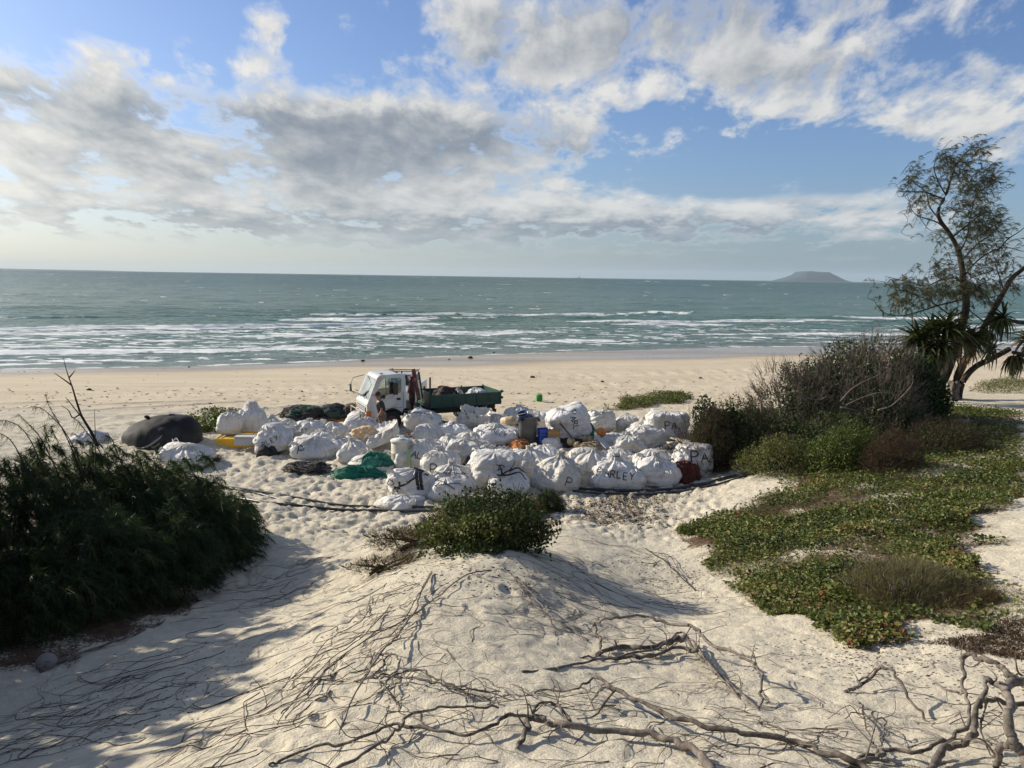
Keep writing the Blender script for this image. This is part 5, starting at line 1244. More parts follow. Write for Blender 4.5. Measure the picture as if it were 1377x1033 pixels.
for (px, py, r_, lb) in ((768, 604, .15, 'tan net buoy leftmost of the four near the green net ball'), (784, 600, .17, 'tan net buoy with a rope eye, second from left'),
                         (794, 601, .16, 'tan net buoy pressed against the third of the row, under the green ball'), (776, 608, .13, 'smallest tan buoy in front of the other three')):
    p = at_item(px, py, r_ * .9 + .1, .2); by = tag(empty('net_buoy', p), lb, 'buoy', 'tan net buoys'); by.rotation_euler = (R(px * 7 % 60), R(px * 3 % 50), 0)
    t = np.linspace(-np.pi / 2, np.pi / 2, 14); lathe('float_body', [(max(.02, r_ * math.cos(q)), r_ * 1.05 * math.sin(q)) for q in t], M_buoy, by, 20)
    lathe('rope_eye', [(.03, r_ * 1.02), (.05, r_ * 1.05), (.05, r_ * 1.16), (.03, r_ * 1.18), (.02, r_ * 1.1)], M_net['tan'], by, 10)
p = at_item(809, 600, .42, .3); of = tag(empty('orange_float', p), 'orange plastic float cracked open right of the green net ball', 'float'); of.rotation_euler = (R(60), R(25), 0)
lathe('float_body', [(0.02, -.2), (.12, -.18), (.17, -.08), (.17, .08), (.12, .17), (.05, .2), (.05, .24), (0, .24)], M_orange, of, 18)
lathe('collar', [(.175, -.03), (.195, -.03), (.195, .03), (.175, .03)], M_tan, of, 18)
def plank(name, label, a, b_, w, th, M, grp=None, cat='plank', n=10):
    a = Vector(a); b_ = Vector(b_); d = b_ - a; L = d.length
    bm = bmesh.new(); bmesh.ops.create_grid(bm, x_segments=n, y_segments=2, size=.5)
    for v in bm.verts: v.co.x *= L; v.co.y *= w
    for v in bm.verts: v.co.z += .01 * math.sin(v.co.x * 3) + .008 * math.sin(v.co.x * 7 + v.co.y * 20); v.co.y += .006 * math.sin(v.co.x * 9)
    bmesh.ops.solidify(bm, geom=bm.faces[:], thickness=th)
    o = bmobj(name, bm, M, None, bevel=.004)
    X_ = d.normalized(); Y2 = Vector((0, 0, 1)).cross(X_).normalized(); Z2 = X_.cross(Y2)
    mt = Matrix((X_, Y2, Z2)).transposed().to_4x4(); mt.translation = (a + b_) / 2; o.matrix_world = mt
    return tag(o, label, cat, grp)
def gp(px, py, h=0.0):
    g = G(px, py, y0=12); return (g[0], g[1], g[2] + h)
plank('timber_plank', 'long pale timber plank running right past the separate PA bag', gp(890, 590, .16), gp(978, 608, .08), .26, .05, M_timber, 'timber planks by the back right bags')
plank('timber_plank', 'second pale plank lying just below the long one, partly in shade', gp(892, 601, .10), gp(940, 612, .06), .20, .05, M_timber, 'timber planks by the back right bags')
plank('timber_plank', 'dark weathered board tucked under the two pale planks', gp(884, 596, .06), gp(948, 613, .03), .24, .04, M_dtimber, 'timber planks by the back right bags')
plank('dark_board', 'dark board leaning against the sideways lettered bag', gp(776, 604, .25), (gp(752, 604)[0], gp(752, 604)[1] + .2, .95), .16, .05, M_dtimber, None, 'board')
plank('grey_board', 'pale grey board slanting beside the orange float', gp(818, 606, .12), (gp(801, 603)[0], gp(801, 603)[1], .42), .24, .04, M_foam, None, 'board')
bxp = at_item(735, 578, .3, .6); bb = tag(empty('dark_box', bxp, R(20)), 'dark brown open box between two white bags behind the blue crate', 'box'); bm = bmesh.new(); bm_box(bm, (-.22, -.2, -.3), (.22, .2, .34)); bmobj('box_body', bm, M_dtimber, bb, bevel=.01)
bm = bmesh.new(); bm_box(bm, (-.24, -.22, .345), (.24, -.19, .40)); bm_box(bm, (-.24, .19, .345), (.24, .22, .40)); bmobj('box_rim', bm, M_dtimber, bb)
p = at_item(725, 540, 0, 0); gc = tag(empty('green_can', p, .5), 'bright green plastic can standing alone on the beach behind the heap', 'can')
bm = bmesh.new(); bm_box(bm, (-.16, -.10, 0), (.16, .10, .34)); bmobj('can_body', bm, M_lime, gc, bevel=.04)
bm = bmesh.new(); bm_cyl(bm, (.09, 0, .34), (.09, 0, .40), .04, n=12); bm_box(bm, (-.11, -.02, .38), (.02, .02, .41)); bm_box(bm, (-.11, -.02, .335), (-.08, .02, .38)); bmobj('handle', bm, M_lime, gc)
# stone-like float at the lower left
g = G(63, 897); st_ = tag(empty('round_float', (g[0], g[1], g[2] + .07)), 'weathered grey ball lying at the edge of the left shrub', 'ball')
t = np.linspace(-np.pi / 2, np.pi / 2, 20); o = lathe('ball_body', [(max(.004, .125 * math.cos(q)), .115 * math.sin(q)) for q in t], M_stone, st_, 28)
lathe('seam_band', [(.1255, -.008), (.129, -.006), (.129, .006), (.1255, .008)], M_stone, st_, 28)
# load in the tray
def in_tray(x, y, z): v = rotz((x, y), TA); return (TX + v[0], TY + v[1], TZ + z)
r = tag(empty('net_heap', in_tray(3.6, 0, .93)), 'dark net heap rising above the truck tray side', 'nets'); V, f = heap_mesh(1.2, 1.2, .60, 41, rough=.25); link('heap_body', npmesh('heap_body', V, f, M_net['black']), r); link('brown_rope', rope_part('brown_rope', V, 16, M_net['rust'], 5, .015), r)
# bag in the tray built directly
V, fq, rot, att = bag_verts(1.1, 1.0, .62, 'slump', 61)
r = tag(empty('bulk_bag', in_tray(5.1, 0, .96)), 'crumpled white bag riding in the truck tray', 'bag', 'bulk bags of collected beach rubbish'); link('bag_body', npmesh('bag_body', V, fq, Mb, True, dict(att, tint=np.zeros(len(V)))), r)
V, fq, rot, att = bag_verts(.7, .7, .55, 'knot', 62)
r = tag(empty('bulk_bag', in_tray(4.35, .4, .96)), 'small white sack in the truck tray between net heap and bag', 'bag', 'bulk bags of collected beach rubbish'); link('bag_body', npmesh('bag_body', V, fq, Mb, True, dict(att, tint=np.full(len(V), .3))), r)
# black pipes lying on the sand
M_pipe = mat('black_pipe', (.018, .018, .019), .42, var=.3, dirt=(.10, .09, .08), dscale=3)
PIPES = [('black pipe on the left sand, the upper one curving down to the bags', [(248, 652), (300, 655), (350, 661), (420, 673), (470, 680), (530, 683), (585, 682)], .030),
         ('thin black pipe crossing between the other two on the left sand', [(256, 653), (320, 658), (350, 665), (390, 676), (430, 683), (500, 686)], .022),
         ('black pipe on the left sand, the lowest and thickest one', [(240, 663), (300, 668), (360, 674), (420, 682), (500, 687), (580, 686), (625, 680)], .036),
         ('black pipe hugging the foot of the front PARLEY bag', [(752, 657), (800, 658), (860, 659), (920, 656), (970, 645), (1040, 629)], .038),
         ('black pipe just below the one hugging the bags at right', [(770, 659), (850, 662), (900, 662), (950, 655), (1000, 641), (1036, 630)], .034),
         ('thin black pipe ending in dark fittings at the far right', [(800, 660), (880, 660), (940, 652), (990, 641), (1020, 633)], .024),
         ('short black pipe lying parallel above the right bundle', [(905, 657), (950, 649), (1000, 637), (1034, 628)], .026)]
for lb, pth, rad in PIPES:
    W_ = []
    for px, py in pth: g = G(px, py, rad, y0=12); W_.append((g[0], g[1], g[2] + rad * .8))
    P = smooth_path(W_, 60); zz = hgt(P[:, 0], P[:, 1]) + rad * .7; zz = np.convolve(np.pad(zz, 4, 'edge'), np.ones(9) / 9, 'valid'); P[:, 2] = zz + .01
    tag(link('black_pipe', tubes_mesh('black_pipe', [(P, rad)], M_pipe, 10)), lb, 'pipe', 'black pipes lying on the sand')

# ------------------------------------------------------------------ the walking person
g = G(517, 590, y0=15)
pr = tag(empty('person', (g[0], g[1], zat(g[0], g[1]))), 'person in maroon cap, dark t-shirt and brown shorts walking left past the truck', 'person')
def skin_obj(name, verts, edges, radii, M, parent, sub=2):
    me = bpy.data.meshes.new(name); me.from_pydata(verts, edges, []); me.update()
    o = link(name, me, parent); md = o.modifiers.new('skin', 'SKIN'); md.use_smooth_shade = True
    for i, r_ in enumerate(radii): me.skin_vertices[0].data[i].radius = r_ if isinstance(r_, tuple) else (r_, r_)
    me.skin_vertices[0].data[0].use_root = True
    s = o.modifiers.new('sub', 'SUBSURF'); s.levels = sub; s.render_levels = sub
    me.materials.append(M); return o
M_skin = mat('skin', (.30, .15, .09), .5, spec=.3); M_shirt = mat('dark_tshirt', (.022, .026, .03), .85, bump=.4, bscale=20)
M_short = mat('brown_shorts', (.13, .10, .07), .9, bump=.4, bscale=25); M_cap = mat('maroon_cap', (.05, .012, .014), .8); M_boot = mat('dark_boots', (.03, .022, .018), .7)
# faces -X; y negative is towards the camera. walking, left leg (far) ahead
sk = [(0, 0, .93), (-.03, 0, 1.12), (-.06, 0, 1.34), (-.08, 0, 1.46), (-.10, 0, 1.54), (-.13, 0, 1.66), (-.13, 0, 1.75),     # pelvis..head
      (-.06, -.19, 1.42), (.00, -.24, 1.14), (-.16, -.22, .92), (-.20, -.21, .86),           # near arm forward
      (-.06, .19, 1.42), (.06, .24, 1.15), (-.02, .24, .92), (-.04, .23, .86),
      (.00, -.10, .88), (.10, -.11, .48), (.26, -.11, .12), (.20, -.11, .04),               # near leg behind
      (.00, .10, .88), (-.16, .11, .48), (-.22, .11, .09), (-.30, .11, .04), (.14, -.11, .03), (-.38, .11, .03)]
eg = [(0, 1), (1, 2), (2, 3), (3, 4), (4, 5), (5, 6), (3, 7), (7, 8), (8, 9), (9, 10), (3, 11), (11, 12), (12, 13), (13, 14), (0, 15), (15, 16), (16, 17), (17, 18), (0, 19), (19, 20), (20, 21), (21, 22), (18, 23), (22, 24)]
rd = [(.13, .15), (.12, .15), (.13, .17), (.09, .13), .055, (.085, .10), (.07, .08), .06, .045, .032, .03, .06, .045, .032, .03, .095, .062, .04, .04, .095, .062, .04, .04, .03, .03]
skin_obj('body', sk, eg, rd, M_skin, pr)
# t-shirt and shorts follow the body, slightly larger
skin_obj('tshirt', [(-.01, 0, .95), (-.03, 0, 1.12), (-.06, 0, 1.34), (-.08, 0, 1.45), (-.085, 0, 1.49), (-.06, -.20, 1.42), (-.01, -.235, 1.22), (-.06, .20, 1.42), (.04, .235, 1.22)],
         [(0, 1), (1, 2), (2, 3), (3, 4), (3, 5), (5, 6), (3, 7), (7, 8)], [(.15, .175), (.145, .17), (.15, .19), (.11, .15), (.07, .08), .075, .068, .075, .068], M_shirt, pr)
skin_obj('shorts', [(0, 0, .96), (0, -.10, .86), (.08, -.11, .54), (0, .10, .86), (-.13, .11, .54)], [(0, 1), (1, 2), (0, 3), (3, 4)], [(.145, .165), .115, .09, .115, .09], M_short, pr)
for s, cx in ((-1, .22), (1, -.27)):
    bm = bmesh.new(); bm_box(bm, (cx - .17, s * .11 - .05, 0), (cx + .10, s * .11 + .05, .09)); bm_box(bm, (cx - .01, s * .11 - .045, .09), (cx + .10, s * .11 + .045, .18)); bmobj('boot', bm, M_boot, pr, bevel=.02)
for s, hx, hz in ((-1, -.20, .86), (1, -.04, .86)):   # hands: palm and five fingers
    hv = [(0, 0, 0), (0, 0, -.07)]; he = [(0, 1)]; hr = [(.022, .032), (.018, .036)]
    for k in range(4):
        b0 = len(hv); y = -.028 + k * .0185; L = (.062, .072, .070, .056)[k]
        hv += [(-.005, y, -.08), (-.012, y, -.08 - L * .55), (-.030, y, -.08 - L)]; he += [(1, b0), (b0, b0 + 1), (b0 + 1, b0 + 2)]; hr += [.0095, .0085, .007]
    b0 = len(hv); hv += [(-.022, 0, -.035), (-.045, 0, -.065), (-.052, 0, -.09)]; he += [(0, b0), (b0, b0 + 1), (b0 + 1, b0 + 2)]; hr += [.012, .0095, .008]
    h = skin_obj('hand', hv, he, hr, M_skin, pr, 1); h.location = (hx, s * .215, hz + .02); h.rotation_euler = (0, R(25), 0)
bm = bmesh.new(); bmesh.ops.create_uvsphere(bm, u_segments=20, v_segments=12, radius=.115)
for v in bm.verts: v.co.z = max(v.co.z, -.02) * .95; v.co.x *= 1.08
for v in bm.verts: v.co += Vector((-.13, 0, 1.735))
cp_ = bmobj('cap', bm, M_cap, pr, smooth=True)
bm = bmesh.new(); bm_box(bm, (-.34, -.075, 1.715), (-.21, .075, 1.728)); bmobj('cap_brim', bm, M_cap, cp_, bevel=.005)
bm = bmesh.new()
bm_box(bm, (-.262, -.015, 1.625), (-.235, .015, 1.665)); bmobj('nose', bm, M_skin, pr, bevel=.008)
for s in (-1, 1):
    bm = bmesh.new(); bmesh.ops.create_uvsphere(bm, u_segments=10, v_segments=8, radius=.011)
    for v in bm.verts: v.co += Vector((-.228, s * .032, 1.672))
    bmobj('eye', bm, M_ink, pr); bm = bmesh.new(); bm_box(bm, (-.135, s * .094 - .012, 1.63), (-.105, s * .094 + .012, 1.69)); bmobj('ear', bm, M_skin, pr, bevel=.008)
bm = bmesh.new(); bmesh.ops.create_uvsphere(bm, u_segments=18, v_segments=10, radius=.104)
for v in bm.verts: v.co.x = max(v.co.x, -.03); v.co.z *= .75; v.co += Vector((-.115, 0, 1.69))
bmobj('hair', bm, M_ink, pr, smooth=True); bm = bmesh.new(); bm_box(bm, (-.240, -.02, 1.598), (-.226, .02, 1.606)); bmobj('mouth', bm, M_cap, pr)
pr.rotation_euler = (0, R(-4), R(8))
# ------------------------------------------------------------------ vegetation
L_cas = leafmat('casuarina_needles', [(0, (.016, .032, .010)), (.5, (.030, .055, .016)), (.85, (.055, .080, .024)), (1, (.10, .11, .045))], .55, .35)
L_tree = leafmat('tree_needles', [(0, (.035, .042, .018)), (.6, (.085, .088, .040)), (1, (.18, .16, .085))], .6, .35)
L_vine = leafmat('vine_leaves', [(0, (.036, .054, .012)), (.35, (.066, .092, .017)), (.60, (.13, .150, .030)), (.8, (.22, .22, .065)), (.95, (.25, .19, .08)), (1, (.20, .07, .035))], .55, .30, .3)
L_dark = leafmat('waxy_dark_leaves', [(0, (.016, .036, .009)), (.6, (.032, .065, .015)), (1, (.06, .10, .024))], .55, .25, .2)
L_bright = leafmat('bright_leaves', [(0, (.040, .060, .010)), (.6, (.085, .115, .018)), (1, (.16, .17, .035))], .45, .4)
L_straw = leafmat('straw_stalks', [(0, (.06, .042, .024)), (.5, (.15, .11, .06)), (1, (.28, .22, .13))], .8, .3, .1)
L_brown = leafmat('dry_scrub', [(0, (.035, .022, .015)), (.5, (.075, .048, .030)), (1, (.15, .105, .065))], .8, .25, .1)
L_grass = leafmat('dune_grass', [(0, (.055, .055, .022)), (.5, (.125, .11, .05)), (1, (.25, .21, .11))], .6, .35)
L_pan = leafmat('pandanus_leaves', [(0, (.016, .028, .008)), (.6, (.045, .060, .018)), (1, (.12, .12, .045))], .4, .3, .5)
L_pdead = leafmat('dead_pandanus_leaves', [(0, (.07, .042, .022)), (1, (.16, .10, .055))], .8, .2, .1)
B_twig = barkmat('grey_twigs', (.055, .042, .035), (.17, .135, .115), vs=9)
B_dark = barkmat('dark_bark', (.022, .017, .013), (.065, .052, .042), vs=7)
B_drift = barkmat('driftwood', (.050, .041, .034), (.21, .18, .15), vs=11)
B_root = barkmat('thin_roots', (.045, .033, .025), (.22, .18, .135), vs=9)
def arr(v): return np.asarray(v, float)
def nearest_join(skel, targets, rs, sag=.12, curl=.25, step=.25, rad0=.02, radmin=.004):
    """connects every target to the closest point of the growing skeleton by a bent twig"""
    nodes = [p for t in skel for p in t]; N_ = arr(nodes); tubes = []
    order = np.argsort(((targets[:, None] - N_[None]) ** 2).sum(-1).min(1))
    cur = N_
    for i in order:
        t = targets[i]; j = ((cur - t) ** 2).sum(1).argmin(); a = cur[j]; L = np.linalg.norm(t - a)
        if L < .05: continue
        mid = (a + t) / 2 + rs.normal(size=3) * L * curl * .35 + np.array([0, 0, L * sag])
        P = smooth_path([a, mid, t], max(4, int(L / step) + 4))
        tubes.append((P, np.linspace(min(rad0, .006 + L * .012), radmin, len(P)), rs.uniform(0, 1)))
        cur = np.vstack([cur, P[1:]])
    return tubes
def plume_ribbons(axes, per, L, w, droop, rs, wind=(0, 0, 0), tlo=.15, thi=1.0, spread=.5, seg=1):
    """needles all along each axis polyline"""
    Ps, Ds, Ts = [], [], []
    for P in axes:
        P = arr(P); n = per if np.isscalar(per) else int(rs.integers(*per))
        s = rs.uniform(tlo, thi, n) * (len(P) - 1.001); i = s.astype(int); f = (s - i)[:, None]
        Ps.append(P[i] * (1 - f) + P[i + 1] * f); tan = unit(P[i + 1] - P[i]); Ds.append(tan * .8 + rs.normal(size=(n, 3)) * spread + np.array([0, 0, -droop]) + arr(wind)); Ts.append(np.clip(rs.normal(rs.choice([.15, .35, .5, .7, .95], p=[.25, .3, .25, .13, .07]), .14, n), 0, 1))
    p = np.concatenate(Ps); d = np.concatenate(Ds); t = np.concatenate(Ts); n = len(p)
    return ribbons(p, d, rs.uniform(.6, 1.2, n) * L, w, np.tile([0, 0, -.25 * droop], (n, 1)), t, seg, rs)

def casuarina(label, cx, cy, rx, ry, top, seed, nplume, group='casuarina shrubs of the left thicket', bare=None):
    rs = np.random.default_rng(seed); z0 = zat(cx, cy); h = top - z0
    root = tag(empty('casuarina_shrub', (cx, cy, z0)), label, 'shrub', group)
    u = rs.normal(size=(nplume, 3)); u[:, 2] = np.abs(u[:, 2]); u = unit(u)
    lump = 1 + .20 * noise3(u[:, 0] * 2.3 + seed, u[:, 1] * 2.3, u[:, 2] * 2.3, seed)
    r = rs.uniform(.50, 1.0, nplume) ** .55 * lump
    tip = np.stack([u[:, 0] * rx * r, u[:, 1] * ry * r, np.maximum(u[:, 2] ** .85 * h * r, .12 * h * rs.uniform(.3, 1, nplume))], -1)
    gz = hgt(cx + tip[:, 0], cy + tip[:, 1]) - z0; tip[:, 2] = np.maximum(tip[:, 2], gz + .10)
    axes = []
    for q, uu in zip(tip, u):
        out = np.array([uu[0], uu[1], 0.3]); L = rs.uniform(.30, .55)
        a = q - out * L * .5 - np.array([0, 0, L * .25]); b_ = q + np.array([0, 0, L * .28]) * rs.uniform(.2, 1); c_ = q + out * L * .35 + np.array([.08, 0, -L * rs.uniform(.0, .45)])
        axes.append(smooth_path([a, b_, c_], 6))
    V, f, t = plume_ribbons(axes, 62, .17, .0110 if seed not in (19, 20, 21) else .05, .45, rs)  # shrubs out of view get broad needles to even out the shade they cast
    V[:, 2] = np.maximum(V[:, 2], hgt(cx + V[:, 0], cy + V[:, 1]) - z0 + .005)
    link('foliage', npmesh('foliage', V, f, L_cas, False, {'tint': t}), root)
    trunk = [smooth_path([(rs.uniform(-.2, .2), rs.uniform(-.2, .2), -.1), (rs.uniform(-.3, .3) * rx, rs.uniform(-.3, .3) * ry, h * .45), (rs.uniform(-.4, .4) * rx, rs.uniform(-.4, .4) * ry, h * .8)], 12) for _ in range(4)]
    tt = [(P, np.linspace(.05, .015, len(P)), .3) for P in trunk]
    tt += nearest_join(trunk, tip[rs.choice(nplume, min(110, nplume), False)] * .93, rs)
    link('branches', tubes_mesh('branches', tt, B_dark, 4), root)
    return root
for a in (('tall feathery shrub filling the left edge beside the beach', -8.5, 14.0, 2.3, 1.9, 3.15, 11, 900),
          ('broad dark shrub right of the tallest one, in front of the dark dome', -7.1, 14.6, 1.7, 1.6, 2.55, 12, 640),
          ('rounded shrub below the flopped bag, towards the right end of the thicket', -6.25, 14.9, 1.0, 1.3, 1.8, 13, 430),
          ('low shrub at the right tip of the thicket next to the sand', -6.5, 16.3, 1.1, 1.3, 1.25, 14, 320),
          ('shrub in the lower middle of the thicket above the pale root', -6.2, 13.0, .95, 1.1, 2.0, 15, 380),
          ('front shrub with pale green drooping tips, lower left of the thicket', -6.95, 12.0, 1.25, 1.2, 2.4, 16, 520),
          ('lowest shrub at the left border just behind the weathered grey ball', -7.1, 10.9, 1.2, 1.05, 1.95, 17, 420),
          ('shrub filling the gap at the left border between the tall and the front shrubs', -7.9, 12.4, 1.3, 1.2, 2.6, 22, 420),
          ('back shrub between the tall feathery one and the far left bag', -8.6, 17.0, 1.8, 1.3, 1.75, 18, 360),
          ('tall shrub outside the left edge of the thicket', -11.3, 12.0, 2.4, 2.2, 6.2, 19, 620),
          ('big shrub at the lower left continuing the thicket out of view', -9.7, 9.6, 2.3, 2.2, 5.5, 20, 800),
          ('nearest shrub of the thicket at the lower left, mostly out of view', -9.0, 6.6, 2.2, 2.2, 5.9, 21, 800)):
    casuarina(*a)
# arching feathery sprigs and the bare stem rising out of the thicket
def world_at(px, py, Y):
    d = ray(px, py); return np.array([d.x * Y, Y, CAM_Z + d.z * Y])
def traced(lines, Y, rs, dy=.25):
    out = []
    for ln in lines:
        n = len(ln); off = np.cumsum(rs.normal(size=n)) * dy; off -= off[0]
        out.append(arr([world_at(p[0], p[1], Y + o + (p[2] if len(p) > 2 else 0)) for p, o in zip(ln, off)]))
    return out
rs = np.random.default_rng(77)
st = traced([[(132, 600), (122, 580), (110, 560), (103, 540), (97, 520), (90, 500), (85, 480)], [(112, 563), (104, 554), (93, 540), (88, 534)], [(96, 518), (88, 512), (78, 505), (73, 502)], [(93, 508), (98, 502), (101, 498)], [(108, 557), (98, 562), (92, 552), (82, 545)]], 13.2, rs, .05)
root = tag(empty('bare_branch', st[0][0]), 'bare dead stem with a few spurs rising from the left thicket against the beach', 'branch')
link('stem', tubes_mesh('stem', [(smooth_path(P - st[0][0], 16), np.linspace(.028 if i == 0 else .014, .004, 16), .3) for i, P in enumerate(st)], B_dark, 6), root)
sprigs = [[(110, 640), (95, 600), (80, 570), (68, 550), (60, 530)], [(60, 640), (45, 600), (28, 575), (10, 566), (0, 565)], [(120, 650), (90, 585), (60, 552), (42, 546)], [(80, 640), (55, 590), (38, 570), (24, 556)], [(40, 640), (20, 600), (5, 585), (-15, 580)],
          [(150, 640), (130, 600), (112, 575), (100, 562)], [(175, 650), (160, 615), (150, 590), (142, 585)], [(230, 660), (220, 640), (212, 615), (206, 600)], [(255, 665), (250, 645), (246, 628)], [(200, 655), (190, 625), (180, 604)], [(300, 690), (296, 670), (290, 655)], [(320, 700), (318, 682), (314, 668)], [(128, 640), (128, 585), (127, 550)]]
sp3 = traced(sprigs, 13.0, rs, .06); base = sp3[0][0]
root = tag(empty('feathery_sprigs', base), 'wispy arching sprigs sticking up from the top of the left thicket', 'sprigs')
link('stems', tubes_mesh('stems', [(smooth_path(P - base, 14), np.linspace(.012, .003, 14), .3) for P in sp3], B_dark, 4), root)
V, f, t = plume_ribbons([smooth_path(P - base, 14) for P in sp3[:-1]], 46, .15, .008, .8, rs, (.5, 0, 0), .35, 1, .4)
link('needles', npmesh('needles', V, f, L_cas, False, {'tint': np.clip(t + .25, 0, 1)}), root)

# generic leafy / twiggy shrub
def shrub(name, label, cx, cy, rx, ry, h, seed, leafm=None, nleaf=0, leafsize=.06, twigs=0, twigm=None, twlen=.5, blades=0, bladem=None, bl=.25, bw=.006, z0=None, group=None, up=.6, base=.0, cat='shrub', droop=0.0, inner=.35, flat=1.0, rag=.24):
    rs = np.random.default_rng(seed); z0 = zat(cx, cy) if z0 is None else z0
    root = tag(empty(name, (cx, cy, z0)), label, cat, group)
    def shell(n, lo=inner):
        u = rs.normal(size=(n, 3)); u[:, 2] = np.abs(u[:, 2]); u = unit(u)
        lump = 1 + rag * noise3(u[:, 0] * 2.6 + seed, u[:, 1] * 2.6, u[:, 2] * 2.6, seed) + .10 * noise3(u[:, 0] * 7 + seed, u[:, 1] * 7, u[:, 2] * 7, seed + 1)
        r = rs.uniform(lo, 1.0, n) ** .6 * lump
        p = np.stack([u[:, 0] * rx * r, u[:, 1] * ry * r, base + u[:, 2] ** flat * (h - base) * r], -1)
        gz = hgt(cx + p[:, 0], cy + p[:, 1]) - z0; p[:, 2] = np.maximum(p[:, 2], gz + .02 + .05 * rs.random(n)); return p, u
    if twigs:
        p, u = shell(twigs, .6)
        k = min(12, twigs); sk = []
        for i in range(k):
            t = p[rs.integers(twigs)]; a = np.array([rs.uniform(-.35, .35) * rx, rs.uniform(-.3, .3) * ry, -.05]); sk.append(smooth_path([a, a * .5 + t * .35 + np.array([0, 0, h * .12]), t * .8], 12))
        tb = [(P, np.linspace(.038, .014, len(P)), rs.uniform(.1, .6)) for P in sk] + nearest_join(sk, p * .94, rs, .08, .5, .2, .020, .0045)
        # forked tips
        for q, uu in zip(p, u):
            for _ in range(3):
                e = q + unit((uu + rs.normal(size=3) * .55 + np.array([0, 0, up]))[None])[0] * twlen * rs.uniform(.35, 1)
                tb.append((smooth_path([q * .94, (q + e) / 2 + rs.normal(size=3) * twlen * .06, e], 5), np.linspace(.0065, .0028, 5), rs.uniform(.3, 1)))
        link('twigs', tubes_mesh('twigs', tb, twigm or B_twig, 3), root)
    if nleaf:
        p, u = shell(nleaf); d = u * .4 + rs.normal(size=(nleaf, 3)) * .7 + np.array([0, 0, .25]); upv = unit(u + rs.normal(size=(nleaf, 3)) * .45 + np.array([0, 0, .5]))
        V, f, t = leaves(p, d, upv, rs.uniform(.7, 1.3, nleaf) * leafsize, rs.uniform(.5, .8, nleaf) * leafsize, np.clip(rs.normal(.5, .24, nleaf), 0, 1)); link('foliage', npmesh('foliage', V, f, leafm, False, {'tint': t}), root)
    if blades:
        p, u = shell(blades); d = u * .5 + rs.normal(size=(blades, 3)) * .55 + np.array([0, 0, up - droop])
        V, f, t = ribbons(p, d, rs.uniform(.5, 1.2, blades) * bl, bw, np.tile([0, 0, -.3 - droop * .3], (blades, 1)), np.clip(rs.normal(.5, .25, blades), 0, 1), 1, rs); link('stalks', npmesh('stalks', V, f, bladem, False, {'tint': t}), root)
    return root
def gx(px, py, y0=8): g = G(px, py, y0=y0); return g
# the dune-top shrub in the middle
g = gx(664, 740); shrub('dune_shrub', 'leafy dark green shrub on the crest of the near dune, in front of the bags', g[0] - .02, g[1] + .75, 1.10, .95, .86, 31, L_dark, 6500, .062, 110, B_dark, .26, 3600, L_brown, .22, .005, flat=.75, rag=.55)
g = gx(606, 728); shrub('dune_shrub', 'twiggy olive shrub on the dune crest left of the leafy dark one', g[0] + .1, g[1] + .6, .85, .75, .85, 32, L_vine, 3600, .045, 90, B_dark, .22, 5200, L_grass, .20, .006)
g = gx(560, 738); shrub('dry_scrub', 'dry brown trailing scrub running down the left of the near dune', g[0], g[1] + .35, 1.0, .55, .34, 33, L_vine, 700, .035, 60, B_dark, .14, 5200, L_brown, .16, .005, cat='scrub')
g = gx(515, 770); shrub('dry_scrub', 'thin end of the brown scrub lowest on the near dune slope', g[0], g[1] + .25, .75, .42, .18, 34, L_vine, 200, .03, 40, B_dark, .10, 2800, L_brown, .12, .004, cat='scrub')
g = gx(650, 742); shrub('dune_shrub', 'yellow green leafy runners at the sunny front of the dune crest shrub', g[0], g[1] + .45, .95, .6, .5, 37, L_vine, 4200, .058, 70, B_dark, .2, 1500, L_straw, .18, .005, rag=.6, flat=.7)
g = gx(738, 690); r = shrub('dune_shrub', 'feathery casuarina seedling standing right of the leafy dune shrub', g[0], g[1] + .3, .42, .38, .62, 35, L_dark, 500, .04, 60, B_dark, .2, 4200, L_cas, .17, .009, up=.35)
g = gx(700, 700); shrub('dune_shrub', 'low mixed green shrub between the leafy one and the feathery seedling', g[0], g[1] + .5, .7, .5, .5, 36, L_vine, 2600, .045, 40, B_dark, .16, 2400, L_brown, .14, .005)

# right-hand mound
YS = 26.0
def ctr(px, Y): return ray(px, 450).x * Y
def topz(px, py, Y): return world_at(px, py, Y)[2]
def mound(name, label, px, Y, wpx, pyt, seed, depth=.75, **kw):
    x = ctr(px, Y); z0 = zat(x, Y); return shrub(name, label, x, Y, wpx / 2 * Y / FOC, wpx / 2 * Y / FOC * depth, topz(px, pyt, Y) - z0, seed, **kw)
GRP = None
mound('dead_twig_shrub', 'big dome of bare grey twigs over dark leaves, tallest part of the right mound', 1165, 26, 190, 446, 41, leafm=L_dark, nleaf=3000, leafsize=.08, twigs=900, twlen=.55, inner=.5)
mound('dead_twig_shrub', 'bare grey twig shrub making the left shoulder of the right mound', 1075, 26.2, 150, 478, 42, leafm=L_dark, nleaf=1500, leafsize=.07, twigs=620, twlen=.5, inner=.5)
mound('dead_twig_shrub', 'pale bleached twig shrub at the near right of the mound', 1195, 24.6, 120, 485, 43, twigs=330, twlen=.5, inner=.4, leafm=L_dark, nleaf=2500, leafsize=.07)
mound('dark_shrub', 'very dark leafy shrub at the back of the mound behind the twigs', 1150, 27.6, 190, 462, 44, leafm=L_dark, nleaf=15000, leafsize=.11)
mound('dark_shrub', 'very dark leafy shrub under the pandanus crown beside the tree foot', 1238, 26.6, 90, 478, 45, leafm=L_dark, nleaf=9000, leafsize=.11, twigs=60, twigm=B_dark)
